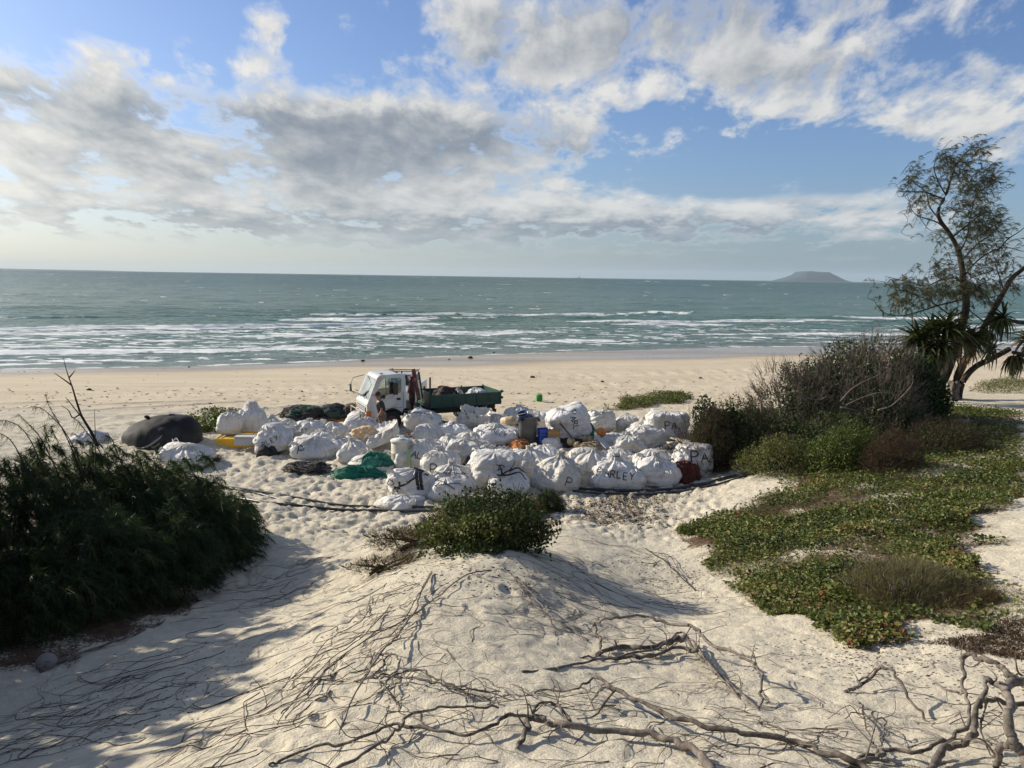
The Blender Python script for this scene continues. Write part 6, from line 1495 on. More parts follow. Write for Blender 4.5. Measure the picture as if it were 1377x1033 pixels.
mound('leafy_shrub', 'round mid green leafy shrub at the left end of the mound', 972, 24.8, 78, 546, 46, leafm=L_dark, nleaf=8000, leafsize=.10, twigs=30, twigm=B_dark, twlen=.08, flat=.6)
mound('dry_scrub', 'brown dry scrub right behind the boxy PA bag', 955, 24.2, 90, 546, 47, twigs=150, twigm=B_dark, twlen=.4, blades=7000, bladem=L_brown, bl=.26, cat='scrub', up=.9)
mound('dry_scrub', 'brown dry scrub below the left shoulder of the twig mound', 1020, 24.4, 110, 552, 48, twigs=110, twigm=B_dark, twlen=.4, blades=6500, bladem=L_brown, bl=.25, leafm=L_dark, nleaf=3000, leafsize=.07, cat='scrub', up=.8)
mound('leafy_shrub', 'yellow green sunlit shrub low in front of the twig mound', 1155, 21.6, 112, 574, 49, leafm=L_bright, nleaf=8000, leafsize=.055, twigs=50, twigm=B_dark, twlen=.2, blades=3500, bladem=L_bright, bl=.2)
mound('dry_scrub', 'tangled brown scrub lump just right of the yellow green shrub', 1215, 20.4, 84, 578, 50, twigs=130, twigm=B_dark, twlen=.22, blades=7000, bladem=L_brown, bl=.2, cat='scrub')
mound('dry_scrub', 'low dark brown scrub trailing right from the tangled lump', 1285, 22.4, 120, 566, 51, twigs=110, twigm=B_dark, twlen=.25, blades=6500, bladem=L_brown, bl=.22, leafm=L_dark, nleaf=1800, leafsize=.05, cat='scrub')
mound('leafy_shrub', 'olive green low shrub left of the yellow green one', 1060, 22.6, 130, 584, 52, leafm=L_vine, nleaf=5200, leafsize=.05, twigs=70, twigm=B_dark, twlen=.25, blades=3800, bladem=L_grass, bl=.2)
mound('dry_scrub', 'brown scrub bridging the dark end shrub and the left shoulder of the mound', 1010, 25.3, 110, 528, 56, twigs=160, twigm=B_twig, twlen=.35, blades=5000, bladem=L_brown, bl=.26, leafm=L_dark, nleaf=3500, leafsize=.07, cat='scrub', up=.8)
mound('dry_scrub', 'dark brown undergrowth at the foot of the twig mound', 1130, 24.0, 230, 552, 53, twigs=80, twigm=B_twig, twlen=.4, blades=7000, bladem=L_brown, bl=.26, leafm=L_dark, nleaf=6500, leafsize=.07, cat='scrub')
mound('dry_grass_clump', 'rounded clump of fine dry grass stalks in the right creeping vines', 1262, 10.4, 190, 762, 54, blades=9000, bladem=L_grass, bl=.24, bw=.0045, twigs=50, twigm=B_twig, twlen=.2, cat='grass clump', up=.9)
mound('dry_grass_clump', 'smaller brown grass clump at the right border below the sand bank', 1345, 9.9, 70, 806, 55, blades=3200, bladem=L_brown, bl=.2, bw=.0045, leafm=L_vine, nleaf=500, leafsize=.05, cat='grass clump', up=.6)
# pale crooked limbs lying over the foot of the twig mound
rs = np.random.default_rng(5)
lm = traced([[(1065, 525), (1085, 535), (1102, 538), (1112, 534), (1124, 540)], [(1130, 548), (1150, 552), (1165, 562), (1180, 560)], [(1138, 545), (1160, 535), (1185, 528), (1210, 532)], [(1024, 555), (1024, 540), (1030, 528)], [(1180, 552), (1200, 545), (1225, 520), (1228, 505)], [(1130, 540), (1150, 520), (1190, 500)]], 23.6, rs, .1)
root = tag(empty('pale_limbs', lm[0][0]), 'pale crooked dead limbs across the front of the twig mound', 'branches')
for P in lm: link('limb', tubes_mesh('limb', [(smooth_path(P - lm[0][0], 16), np.linspace(.034, .012, 16), .6)], B_twig, 6), root)

# ---------------------------------------------------------------- pandanus
def pandanus_head(P0, ax, n, L, w, M, Md, root, rs, shared):
    ax = unit(arr(ax)[None])[0]; A = unit(np.cross(ax, [0.3, 0.1, 1.0])[None])[0]; B = np.cross(ax, A)
    hd = empty('crown', P0); hd.parent = root
    for k in range(n):
        a = k * 2.39996; el_ = .15 + 1.55 * (k / n); d = ax * math.cos(el_) + (A * math.cos(a) + B * math.sin(a)) * math.sin(el_)
        dead = el_ > 1.45 and Md is not None
        o = bpy.data.objects.new('leaf', shared[(1 if dead else 0)][rs.integers(3)]); COL.objects.link(o); o.parent = hd
        X_ = Vector(d).normalized(); Z_ = Vector((0, 0, 1)); Z_ = (Z_ - X_ * X_.dot(Z_)); Z_ = Z_.normalized() if Z_.length > .1 else Vector((0, 1, 0)); Y2 = Z_.cross(X_)
        s = L * rs.uniform(.75, 1.15); mt = Matrix((X_ * s, Y2 * s, Z_ * s)).transposed().to_4x4(); mt.translation = Vector(X_ * .05) ; o.matrix_basis = mt
def pleaf(bend, seedv, M):
    n = 8; t = np.linspace(0, 1, n); cx = t - .12 * bend * t ** 2; cz = -bend * .55 * t ** 2.2 + .04; wv = .07 * np.sin(np.clip(t * .9 + .12, 0, 1) * np.pi) ** .6 * (1 - .5 * t)
    V = np.stack([np.stack([cx, -wv, cz + wv * .7], -1), np.stack([cx, 0 * t, cz], -1), np.stack([cx, wv, cz + wv * .7], -1)], 1).reshape(-1, 3)
    i = np.arange(n - 1)[:, None] * 3; f = np.concatenate([i + np.array([0, 1, 4, 3]), i + np.array([1, 2, 5, 4])])
    return npmesh('leaf', V, f, M, False, {'tint': np.full(len(V), seedv)})
PL = [[pleaf(.7, .2, L_pan), pleaf(1.0, .6, L_pan), pleaf(1.3, .95, L_pan)], [pleaf(1.5, .2, L_pdead), pleaf(1.8, .6, L_pdead), pleaf(1.7, 1.0, L_pdead)]]
rs = np.random.default_rng(9)
YT = float(G(1290, 534)[1]) - .4; YP = YT - 1.2; print('YT', YT)
def pandanus(label, stems, heads, Y, group=None):
    S = traced(stems, Y, rs, .12); b0 = S[0][0]; root = tag(empty('pandanus', b0), label, 'pandanus', group)
    for P in S: link('trunk', tubes_mesh('trunk', [(smooth_path(P - b0, 14), np.linspace(.10, .07, 14), .4)], B_dark, 8), root)
    for px, py, dy, n, L, ax in heads: pandanus_head(world_at(px, py, Y + dy) - b0, ax, int(n * 1.5), L * 1.25, .05, L_pan, L_pdead, root, rs, PL)
pandanus('bushy pandanus with several green crowns left of the tree trunks', [[(1252, 545), (1250, 510), (1246, 480), (1240, 462)], [(1252, 530), (1262, 500), (1275, 478), (1285, 465)], [(1250, 512), (1258, 486), (1262, 462)]],
         [(1234, 462, 0, 46, 1.0, (-.5, -.2, .8)), (1252, 452, .3, 50, 1.0, (-.1, -.1, 1)), (1272, 450, -.1, 50, 1.05, (.1, -.3, 1)), (1290, 462, .2, 46, 1.0, (.6, -.1, .7)), (1262, 470, -.4, 44, .9, (0, -.8, .5)), (1244, 478, -.3, 36, .85, (-.4, -.8, .2)), (1303, 458, .2, 34, .85, (.8, -.1, .4))], YP)
pandanus('pandanus rosette hanging on the right trunk above the leaning limb', [[(1420, 450), (1395, 436), (1372, 434), (1356, 430)]], [(1349, 431, 0, 46, .75, (-.9, -.2, .2)), (1331, 448, .1, 24, .55, (-.6, 0, -.5))], YT - .6)
pandanus('drooping pandanus heads at the end of the low leaning limb', [[(1400, 500), (1385, 482), (1372, 476), (1362, 474)], [(1380, 480), (1376, 470), (1386, 462)]], [(1336, 472, .1, 34, .6, (-.7, -.1, .4)), (1364, 480, 0, 40, .7, (.2, -.2, -.9)), (1382, 462, .2, 46, .8, (.1, -.2, .9))], YT - .5)

# ---------------------------------------------------------------- the casuarina tree at right
rs = np.random.default_rng(21)
TS = YT / 28.0
trunkA = [(1257, 534), (1266, 515), (1276, 492), (1284, 468), (1291, 444), (1298, 420), (1299, 402), (1296, 385), (1294, 362), (1288, 335), (1276, 313), (1264, 296), (1262, 282), (1272, 262), (1279, 240), (1286, 222), (1300, 205), (1318, 190)]
trunkB = [(1288, 530), (1288, 507), (1300, 481), (1318, 453), (1326, 435), (1336, 417), (1350, 392), (1361, 374), (1377, 361), (1395, 345), (1420, 330)]
limbC = [(1292, 520), (1300, 505), (1312, 493), (1328, 485), (1342, 478), (1358, 469)]
limbs = [[(1298, 418), (1280, 424), (1262, 412), (1246, 402), (1232, 398), (1215, 388)], [(1262, 410), (1240, 418), (1210, 425), (1188, 420), (1175, 404)], [(1297, 388), (1285, 374), (1262, 378), (1245, 385), (1225, 380), (1208, 376), (1192, 372)],
         [(1326, 435), (1312, 424), (1302, 416)], [(1296, 372), (1310, 355), (1325, 343), (1345, 334), (1362, 334), (1377, 338), (1400, 330)], [(1345, 334), (1355, 322), (1370, 312), (1385, 300)],
         [(1276, 313), (1262, 300), (1248, 295), (1234, 290), (1226, 282), (1222, 270)], [(1264, 296), (1250, 278), (1246, 260), (1235, 250), (1222, 240)], [(1246, 258), (1230, 258), (1214, 258), (1206, 258)],
         [(1290, 340), (1300, 320), (1304, 296), (1310, 270), (1318, 250), (1330, 228)], [(1272, 262), (1262, 245), (1256, 225), (1262, 208)], [(1304, 300), (1318, 290), (1330, 285)], [(1294, 350), (1312, 330), (1332, 316), (1342, 306)],
         [(1336, 417), (1328, 400), (1318, 392), (1308, 380)], [(1350, 392), (1344, 372), (1338, 352), (1346, 340)], [(1226, 420), (1227, 436), (1226, 448)], [(1330, 440), (1355, 448), (1377, 445), (1400, 440)], [(1234, 398), (1222, 392), (1205, 390)], [(1286, 222), (1276, 212), (1270, 206)]]
trunkA = [(1250, 552)] + trunkA; trunkB = [(1287, 548)] + trunkB; limbC = [(1287, 545)] + limbC
TA_ = traced([trunkA], YT, rs, .06)[0]; TB_ = traced([trunkB], YT - .2, rs, .08)[0]; TC_ = traced([limbC], YT - .3, rs, .08)[0]; LM = traced(limbs, YT, rs, .35)
b0 = TA_[0].copy(); tree = tag(empty('casuarina_tree', b0), 'tall windswept casuarina with thin open crown at the right edge', 'tree')
pa = smooth_path(TA_ - b0, 60)
link('trunk', tubes_mesh('trunk', [(pa, np.interp(np.linspace(0, 1, 60), [0, .35, .6, 1], [.22 * TS, .13 * TS, .075 * TS, .012]), .4)], B_dark, 10), tree)
for P, r0, r1 in ((TB_, .17 * TS, .05 * TS), (TC_, .12 * TS, .09 * TS)):
    link('trunk', tubes_mesh('trunk', [(smooth_path(P - b0, 40), np.linspace(r0, r1, 40), .5)], B_dark, 9), tree)
skel = [pa] + [smooth_path(P - b0, 18) for P in [TB_, TC_] + LM]
lt = []
for P in skel[3:]:
    j = ((np.vstack([pa, skel[1]]) - P[0]) ** 2).sum(1); jj = j.argmin(); s_pt = np.vstack([pa, skel[1]])[jj]
    if j[jj] < 1.5: P = np.vstack([s_pt, P[1:]])
    lt.append((smooth_path(P, 20), np.linspace(.034, .010, 20), .4))
link('limbs', tubes_mesh('limbs', lt, B_dark, 7), tree)
BL = [(1286, 225, 26, 26, 60), (1310, 205, 16, 14, 30), (1300, 250, 40, 26, 110), (1325, 240, 14, 16, 40), (1240, 270, 30, 40, 70), (1215, 252, 14, 14, 16), (1226, 240, 10, 20, 16), (1312, 300, 34, 34, 120), (1330, 310, 22, 24, 70), (1300, 340, 36, 26, 90), (1290, 385, 40, 26, 130),
      (1340, 355, 26, 22, 50), (1260, 395, 36, 20, 70), (1220, 385, 36, 22, 70), (1215, 410, 34, 16, 60), (1262, 365, 22, 18, 30), (1320, 395, 30, 22, 70), (1262, 230, 16, 30, 30), (1258, 320, 16, 18, 16), (1355, 385, 18, 20, 24), (1290, 430, 18, 12, 20), (1300, 276, 30, 20, 60)]
tg = []
for px, py, hw, hh, n in BL:
    for _ in range(int(n * 1.1)):
        q = rs.normal(size=2) * .5; tg.append(world_at(px + q[0] * hw, py + q[1] * hh, YT + rs.normal() * .65) - b0)
tg = arr(tg)
tw = nearest_join([t[0] for t in lt] + [pa[22:], skel[1][14:]], tg, rs, .02, .6, .2, .022, .005)
link('twigs', tubes_mesh('twigs', tw, B_dark, 4), tree)
axes = []
for q in tg:
    wup = np.clip((q[2] - 3.0) / 5.0, 0, 1); L = rs.uniform(.25, .55); out = rs.normal(size=3) * .35 + np.array([.55 * wup + .1, 0, .75 * wup - .05])
    axes.append(smooth_path([q - out * .15, q + out * L * .6 + np.array([0, 0, .05]), q + out * L * 1.2 + np.array([0, 0, -.12])], 5))
V, f, t = plume_ribbons(axes, (34, 66), .16, .0115, .45, rs, (.40, 0, .10), 0, 1, .38)
link('foliage', npmesh('foliage', V, f, L_tree, False, {'tint': t}), tree)
# stump and post at the tree foot
g = G(1291, 536); stp = tag(empty('stump', (ctr(1289, YT - .6), YT - .6, zat(ctr(1289, YT - .6), YT - .6))), 'broken grey stump between the two leaning trunks', 'stump')
th = np.linspace(0, 2 * np.pi, 30, endpoint=False); rows = []
for z, r_ in ((-.1, .34), (.0, .31), (.3, .22), (.6, .20), (.72, .19)):
    rr = r_ * (1 + .18 * np.sin(th * 5 + z) + .08 * np.sin(th * 11)); rows.append(np.stack([rr * np.cos(th), rr * np.sin(th), z + (.10 * np.abs(np.sin(th * 3.5)) if z > .6 else 0) + 0 * th], -1))
V = np.vstack([np.concatenate(rows), [[0, 0, .6]]]); idx = np.arange(150).reshape(5, 30); j2 = np.roll(idx, -1, 1); fq = np.stack([idx[:-1], j2[:-1], j2[1:], idx[1:]], -1).reshape(-1, 4)
tri = np.stack([idx[4], j2[4], np.full(30, 150)], -1); link('stump_wood', npmesh('stump_wood', V, [fq, tri], B_drift, True, {'tint': np.full(151, .4)}), stp)

# ---------------------------------------------------------------- creeping cover, grass, litter
def inpoly_sample(P, n, rs, wgt=None):
    lo, hi = P.min(0), P.max(0); out = []; tot = 0
    while tot < n:
        q = rs.uniform(lo, hi, (n * 3, 2)); wob = np.stack([fbm2(q[:, 0] * 1.2, q[:, 1] * 1.2, 2, 201), fbm2(q[:, 0] * 1.2, q[:, 1] * 1.2, 2, 202)], -1) * .6
        k = inpoly(q[:, 0] + wob[:, 0], q[:, 1] + wob[:, 1], P)
        if wgt is not None: k &= rs.random(len(q)) < wgt(q[:, 0], q[:, 1])
        out.append(q[k]); tot += k.sum()
    return np.concatenate(out)[:n]
rs = np.random.default_rng(31)
q = inpoly_sample(PV_MAIN, 46000, rs, lambda x, y: np.clip(.50 + 1.9 * fbm2(x * .8, y * .8, 4, 210), .03, 1) * np.clip(1.7 - y / 12.5, .06, 1))
hh_ = .03 + .22 * np.clip(.5 + fbm2(q[:, 0] * 1.1, q[:, 1] * 1.1, 3, 211), 0, 1); n = len(q)
p = np.stack([q[:, 0], q[:, 1], hgt(q[:, 0], q[:, 1]) + hh_ * rs.uniform(.3, 1.1, n)], -1)
upv = unit(np.stack([rs.normal(size=n) * .45 - .2, rs.normal(size=n) * .45, np.ones(n)], -1)); d = np.stack([rs.normal(size=n), rs.normal(size=n), rs.normal(size=n) * .35 + .15], -1)
tint = np.clip(.48 + .4 * fbm2(q[:, 0] * .9, q[:, 1] * .9, 3, 215) + rs.normal(size=n) * .25, 0, 1)
V, f, t = leaves(p, d, upv, rs.uniform(.035, .09, n), rs.uniform(.03, .065, n), tint, .2)
tag(link('creeping_vines', npmesh('creeping_vines', V, f, L_vine, False, {'tint': t})), kind='stuff')
q = inpoly_sample(PV_MAIN, 34000, rs, lambda x, y: np.clip(.5 + 1.6 * fbm2(x * .6, y * .6, 3, 230), .08, 1) * sstep(12, 17, y)); n = len(q)
p = np.stack([q[:, 0], q[:, 1], hgt(q[:, 0], q[:, 1]) + rs.uniform(.02, .16, n)], -1)
V, f, t = leaves(p, rs.normal(size=(n, 3)) * [1, 1, .4], unit(rs.normal(size=(n, 3)) * .5 + [0, 0, 1]), rs.uniform(.05, .10, n), rs.uniform(.035, .06, n), np.clip(.40 + .4 * fbm2(q[:, 0] * .5, q[:, 1] * .5, 3, 231) + rs.normal(size=n) * .2, 0, 1), .2)
tag(link('low_green_cover', npmesh('low_green_cover', V, f, L_vine, False, {'tint': t})), kind='stuff')
q = inpoly_sample(PV_MAIN, 80000, rs, lambda x, y: np.clip(.5 + 1.4 * fbm2(x * .5 + 30, y * .5, 3, 240), .12, 1) * np.clip(14 / y, .25, 1)); n = len(q)
p = np.stack([q[:, 0], q[:, 1], hgt(q[:, 0], q[:, 1]) - .01], -1)
V, f, t = ribbons(p, rs.normal(size=(n, 3)) * [.7, .7, .2] + [.1, 0, .9], rs.uniform(.08, .30, n), .0065, np.tile([0, 0, -.35], (n, 1)), np.clip(rs.normal(.45, .25, n), 0, 1), 1, rs)
kk = (fbm2(q[:, 0] * .45, q[:, 1] * .45, 3, 245) > -.05)
f1 = f.reshape(-1, 4)
msk = kk
tag(link('dry_stalks', npmesh('dry_stalks', V, f1[np.repeat(msk, 1)], L_straw, False, {'tint': t})), kind='stuff')
tag(link('green_stalks', npmesh('green_stalks', V, f1[~msk], L_grass, False, {'tint': t})), kind='stuff')
def patch(name, poly, n, leafm, h, seed, ls=.09, blades=0, bm_=None, bl=.3):
    rs = np.random.default_rng(seed); P = poly_world(poly); q = inpoly_sample(P, n, rs, lambda x, y: np.clip(.6 + 1.5 * fbm2(x * .7, y * .7, 3, seed), .05, 1))
    p = np.stack([q[:, 0], q[:, 1], hgt(q[:, 0], q[:, 1]) + rs.uniform(.02, h, n)], -1)
    V, f, t = leaves(p, rs.normal(size=(n, 3)) * [1, 1, .5], unit(rs.normal(size=(n, 3)) * .5 + [0, 0, 1]), rs.uniform(.7, 1.2, n) * ls, rs.uniform(.5, .8, n) * ls, np.clip(rs.normal(.45, .25, n), 0, 1), .2)
    if blades:
        q2 = inpoly_sample(P, blades, rs); p2 = np.stack([q2[:, 0], q2[:, 1], hgt(q2[:, 0], q2[:, 1]) - .01], -1)
        V2, f2, t2 = ribbons(p2, rs.normal(size=(blades, 3)) * [.5, .5, .2] + [0.1, 0, .9], rs.uniform(.5, 1.1, blades) * bl, .010, np.tile([0, 0, -.3], (blades, 1)), np.clip(rs.normal(.5, .25, blades), 0, 1), 1, rs)
        tag(link(name + '_stalks', npmesh(name, V2, f2, bm_, False, {'tint': t2})), kind='stuff')
    tag(link(name, npmesh(name, V, f, leafm, False, {'tint': t})), kind='stuff')
patch('foredune_creeper', [(248, 580), (262, 562), (300, 556), (322, 560), (320, 572), (300, 582), (270, 586)], 2600, L_bright, .35, 61, .11, 600, L_grass)
patch('foredune_grass', [(800, 553), (840, 546), (830, 536), (890, 530), (930, 532), (920, 541), (880, 546), (840, 552)], 3600, L_vine, .25, 62, .10, 5000, L_grass, .35)
patch('back_dune_grass', [(1312, 528), (1318, 514), (1377, 510), (1440, 510), (1440, 528), (1377, 530)], 1800, L_bright, .25, 63, .09, 5200, L_grass, .4)
patch('edge_creeper', [(248, 628), (262, 618), (292, 612), (290, 622), (262, 632)], 300, L_brown, .10, 64, .07, 500, L_brown, .2)
patch('vine_tip', [(905, 716), (935, 698), (975, 700), (985, 740), (960, 770), (935, 745)], 1500, L_vine, .16, 66, .07, 500, L_straw, .18)
patch('litter_right', [(1200, 868), (1330, 850), (1400, 820), (1400, 905), (1330, 900), (1250, 885)], 260, L_brown, .05, 65, .04, 4200, L_brown, .10)
# ------------------------------------------------------------------ driftwood and roots
def lift_path(pp, lifts, n=40, rad=.02, sink=.3):
    W_ = []
    for (px, py), l in zip(pp, lifts):
        g = G(px, py, l); W_.append((g[0], g[1], g[2] + l))
    return smooth_path(W_, n)
def wood(label, branches, name='driftwood_branch', cat='driftwood', M=None, rs=np.random.default_rng(3), group=None, spurs=3):
    """branches: list of (photo points, lifts, r0, r1)"""
    M = M or B_drift; root = None
    for i, (pp, lf, r0, r1) in enumerate(branches):
        if np.isscalar(lf): lf = [lf] * len(pp)
        n = max(16, 7 * len(pp)); P = lift_path(pp, lf, n); k = len(P)
        P = P + np.stack([noise2(np.arange(k) * .45 + i * 9 + j * 31, np.zeros(k) + len(label), 300 + j) for j in range(3)], -1) * min(.6 * r0 + .006, .022)
        rad = .72 * np.linspace(r0, r1, k) * (1 + .22 * noise2(np.arange(k) * .8, np.zeros(k) + i, 310))
        if root is None: root = tag(empty(name, P[0]), label, cat, group); o = arr(P[0])
        tb = [(P - o, rad, .3 + .5 * ((i * 37 + len(label)) % 10) / 10)]
        link('limb', tubes_mesh('limb', tb, M, 9), root)
        sp = []
        for _ in range(spurs):
            j = rs.integers(2, k - 2); L = rs.uniform(.08, .35); dd = unit((rs.normal(size=3) * [1, 1, .6] + [0, 0, .1])[None])[0]; a = P[j]
            e = a + dd * L; e[2] = max(e[2], zat(e[0], e[1]) + .01); m_ = (a + e) / 2 + rs.normal(size=3) * L * .15; sp.append((smooth_path([a - o, m_ - o, e - o], 8), np.linspace(max(.004, rad[j] * .45), .0025, 8), rs.uniform(.2, .9)))
        if sp: link('spur', tubes_mesh('spur', sp, M, 5), root)
    return root
wood('thick smooth curved branch at the bottom, running down to the lower frame edge', [
    ([(730, 967), (774, 979), (847, 984), (897, 994), (926, 1006), (951, 1026), (972, 1060)], [.10, .09, .07, .06, .05, .04, .02], .030, .040),
    ([(735, 970), (713, 968), (708, 985), (697, 1008)], [.10, .10, .06, .0], .026, .022),
    ([(730, 967), (716, 958), (724, 948), (745, 948), (758, 962), (768, 975)], [.10, .11, .12, .12, .10, .08], .016, .012)], spurs=2)
wood('long grey branch crossing the right foreground below the arched tangle', [
    ([(798, 909), (828, 927), (872, 950), (911, 964), (965, 982), (1020, 990), (1069, 996), (1103, 1009), (1150, 1024), (1200, 1046)], [.16, .14, .12, .10, .09, .08, .07, .06, .06, .05], .022, .032),
    ([(798, 909), (780, 925), (755, 931), (727, 927), (716, 935)], [.16, .08, .04, .03, .0], .014, .008),
    ([(828, 927), (812, 945), (800, 962), (775, 965)], [.14, .06, .02, .01], .014, .010)])
wood('thick bleached trunk fork rising at the lower right corner', [
    ([(1400, 1052), (1377, 1015), (1362, 995), (1357, 965), (1356, 935), (1347, 920), (1328, 916)], [.05, .20, .30, .40, .48, .50, .48], .052, .030),
    ([(1352, 926), (1377, 914), (1410, 905)], [.48, .46, .42], .046, .040),
    ([(1362, 995), (1345, 1012), (1338, 1040)], [.30, .15, .0], .034, .026)])
wood('long curved grey limb sweeping up to the trunk fork at lower right', [
    ([(1246, 1040), (1263, 1017), (1279, 1001), (1304, 994), (1312, 973), (1316, 949), (1326, 930), (1328, 916)], [.02, .08, .12, .18, .26, .36, .44, .48], .040, .022),
    ([(1316, 949), (1330, 941), (1377, 950)], [.36, .36, .30], .022, .024),
    ([(1328, 943), (1322, 965), (1322, 990), (1335, 1015), (1352, 1035)], [.36, .22, .12, .05, .0], .013, .009)])
wood('slender forked limb arching over the bare sand at the lower right', [
    ([(1137, 1028), (1164, 1018), (1192, 1009), (1233, 1009), (1263, 998), (1287, 987), (1301, 971), (1301, 938), (1296, 921), (1292, 886)], [.0, .03, .05, .08, .12, .16, .22, .32, .38, .46], .020, .020),
    ([(1292, 886), (1301, 879), (1320, 887), (1342, 895), (1356, 908), (1377, 914)], [.46, .48, .48, .47, .46, .44], .024, .036),
    ([(1298, 932), (1277, 930), (1256, 917)], [.34, .30, .34], .016, .010),
    ([(1192, 1009), (1175, 1018), (1150, 1030), (1130, 1040)], [.05, .04, .02, .0], .026, .018)])
wood('small arched branch standing alone on the sand in the right foreground', [
    ([(1137, 931), (1153, 924), (1170, 912), (1181, 898), (1197, 902), (1211, 921), (1227, 946), (1249, 971)], [.0, .05, .14, .24, .26, .18, .10, .0], .020, .016),
    ([(1153, 924), (1157, 915), (1166, 911)], [.05, .10, .14], .018, .012)])
wood('small crooked stick loop left of the slender forked limb', [
    ([(1163, 962), (1176, 967), (1191, 968), (1189, 985), (1184, 998)], [.12, .14, .14, .06, .0], .010, .007), ([(1160, 950), (1166, 980), (1175, 1000), (1182, 1012)], [.0, .08, .06, .02], .008, .007), ([(1137, 966), (1150, 958), (1163, 962)], [.04, .10, .12], .006, .008)])
wood('big tangled driftwood with a high arch in the middle right foreground', [
    ([(796, 841), (808, 834), (830, 830), (867, 829), (897, 838), (926, 841)], [.20, .32, .40, .42, .40, .40], .018, .024),
    ([(926, 841), (941, 851), (956, 866), (995, 881), (1015, 896), (1024, 910), (1024, 930), (1022, 952)], [.40, .38, .36, .30, .26, .20, .10, .0], .024, .016),
    ([(798, 840), (806, 859), (808, 876), (800, 884), (780, 882)], [.22, .12, .06, .03, .02], .022, .014),
    ([(930, 842), (924, 853), (923, 866), (924, 882)], [.40, .26, .12, .0], .010, .006),
    ([(1015, 896), (1010, 884), (1014, 882), (1018, 892)], [.22, .24, .25, .22], .007, .006),
    ([(1024, 925), (1030, 935), (1038, 948)], [.12, .06, .0], .007, .005)])
wood('broad flattened weathered trunk lying under the high driftwood arch', [
    ([(700, 903), (749, 897), (798, 889), (847, 879), (882, 873), (902, 860), (916, 850), (931, 862), (946, 883), (975, 913), (1005, 942), (1024, 958)], [.01, .02, .04, .06, .09, .14, .16, .14, .10, .05, .02, .0], .018, .018),
    ([(800, 878), (840, 870), (870, 872), (905, 862), (922, 858)], [.03, .07, .10, .12, .14], .030, .050),
    ([(810, 886), (850, 884), (885, 880), (915, 870), (938, 878)], [.03, .05, .07, .10, .09], .024, .034),
    ([(926, 862), (950, 892), (978, 922), (1006, 948)], [.13, .07, .03, .0], .030, .016),
    ([(938, 868), (962, 905), (990, 930)], [.10, .05, .01], .018, .010)], spurs=9)
wood('long thin stem running down the left slope of the near dune', [
    ([(580, 770), (565, 799), (559, 820), (541, 844), (525, 865), (510, 881), (495, 905), (471, 944), (456, 990)], [.02, .05, .08, .10, .13, .15, .13, .08, .0], .014, .011),
    ([(578, 772), (562, 800), (553, 818), (538, 840), (522, 858)], [.02, .06, .10, .12, .12], .010, .008)])
wood('thin root curving from the dune shrub down across the left slope', [
    ([(660, 766), (640, 770), (619, 778), (592, 799), (568, 817), (547, 832), (516, 847), (486, 865), (456, 887), (425, 914), (395, 941), (378, 960)], [.01, .02, .03, .04, .05, .05, .05, .04, .04, .03, .02, .0], .012, .008)])
wood('forked root running down the middle of the dune beside the footprints', [
    ([(674, 762), (698, 781), (719, 802), (735, 823), (753, 838), (774, 850), (790, 862)], [.01, .03, .04, .05, .05, .04, .01], .011, .014), ([(690, 778), (706, 798), (724, 818), (738, 826)], [.01, .02, .03, .05], .010, .010), ([(753, 838), (775, 832), (789, 822)], [.05, .06, .05], .010, .006)], spurs=8)
wood('sinuous dark branch along the bottom left linking to the thick curved one', [
    ([(360, 1030), (380, 1020), (425, 1003), (465, 999), (501, 984), (532, 975), (592, 984), (632, 988), (662, 975), (683, 961), (713, 962), (735, 966)], [.0, .02, .04, .05, .06, .07, .06, .06, .08, .09, .10, .10], .012, .020)])
wood('angular branch bent twice at the bottom centre', [
    ([(440, 1042), (456, 1032), (501, 1008), (528, 987), (541, 978), (550, 962), (592, 953), (638, 952), (671, 949)], [.0, .03, .05, .06, .08, .10, .09, .08, .05], .016, .013), ([(528, 987), (520, 974), (522, 950), (524, 962)], [.06, .08, .16, .12], .009, .005)])
wood('flaking pale brown stick bundle left of centre in the foreground', [
    ([(527, 908), (550, 902), (568, 901), (586, 912), (610, 920), (640, 928), (672, 930)], [.08, .09, .10, .08, .06, .05, .02], .013, .009), ([(532, 909), (562, 912), (592, 920), (622, 926), (653, 929), (690, 942)], [.06, .07, .06, .05, .04, .0], .012, .008),
    ([(590, 918), (620, 930), (650, 938), (680, 950)], [.05, .04, .03, .0], .009, .006), ([(527, 908), (529, 925), (532, 948)], [.08, .05, .0], .010, .007)], spurs=9)
wood('knot of looping sticks at the foot of the long thin stem', [
    ([(510, 881), (524, 880), (535, 884), (536, 898), (525, 908), (512, 912)], [.14, .15, .14, .12, .10, .08], .013, .010), ([(500, 912), (512, 898), (520, 884), (528, 880)], [.05, .08, .12, .14], .014, .010), ([(478, 916), (496, 912), (514, 908), (530, 906)], [.0, .05, .07, .08], .014, .012), ([(505, 878), (498, 892), (490, 910)], [.14, .08, .02], .010, .008)], spurs=6)
wood('bleached pale twig forking above the thick curved branch', [
    ([(690, 920), (713, 932), (731, 944), (753, 950), (768, 971)], [.03, .08, .11, .11, .08], .008, .015), ([(753, 950), (748, 936), (742, 926)], [.11, .13, .12], .008, .004)])
wood('pale half buried root along the edge of the left thicket', [
    ([(55, 903), (80, 890), (130, 872), (175, 856), (215, 836), (245, 818)], [.02, .03, .03, .03, .03, .0], .030, .018), ([(302, 764), (322, 761), (345, 755)], [.01, .03, .0], .018, .012)], name='exposed_root', cat='root', spurs=3)
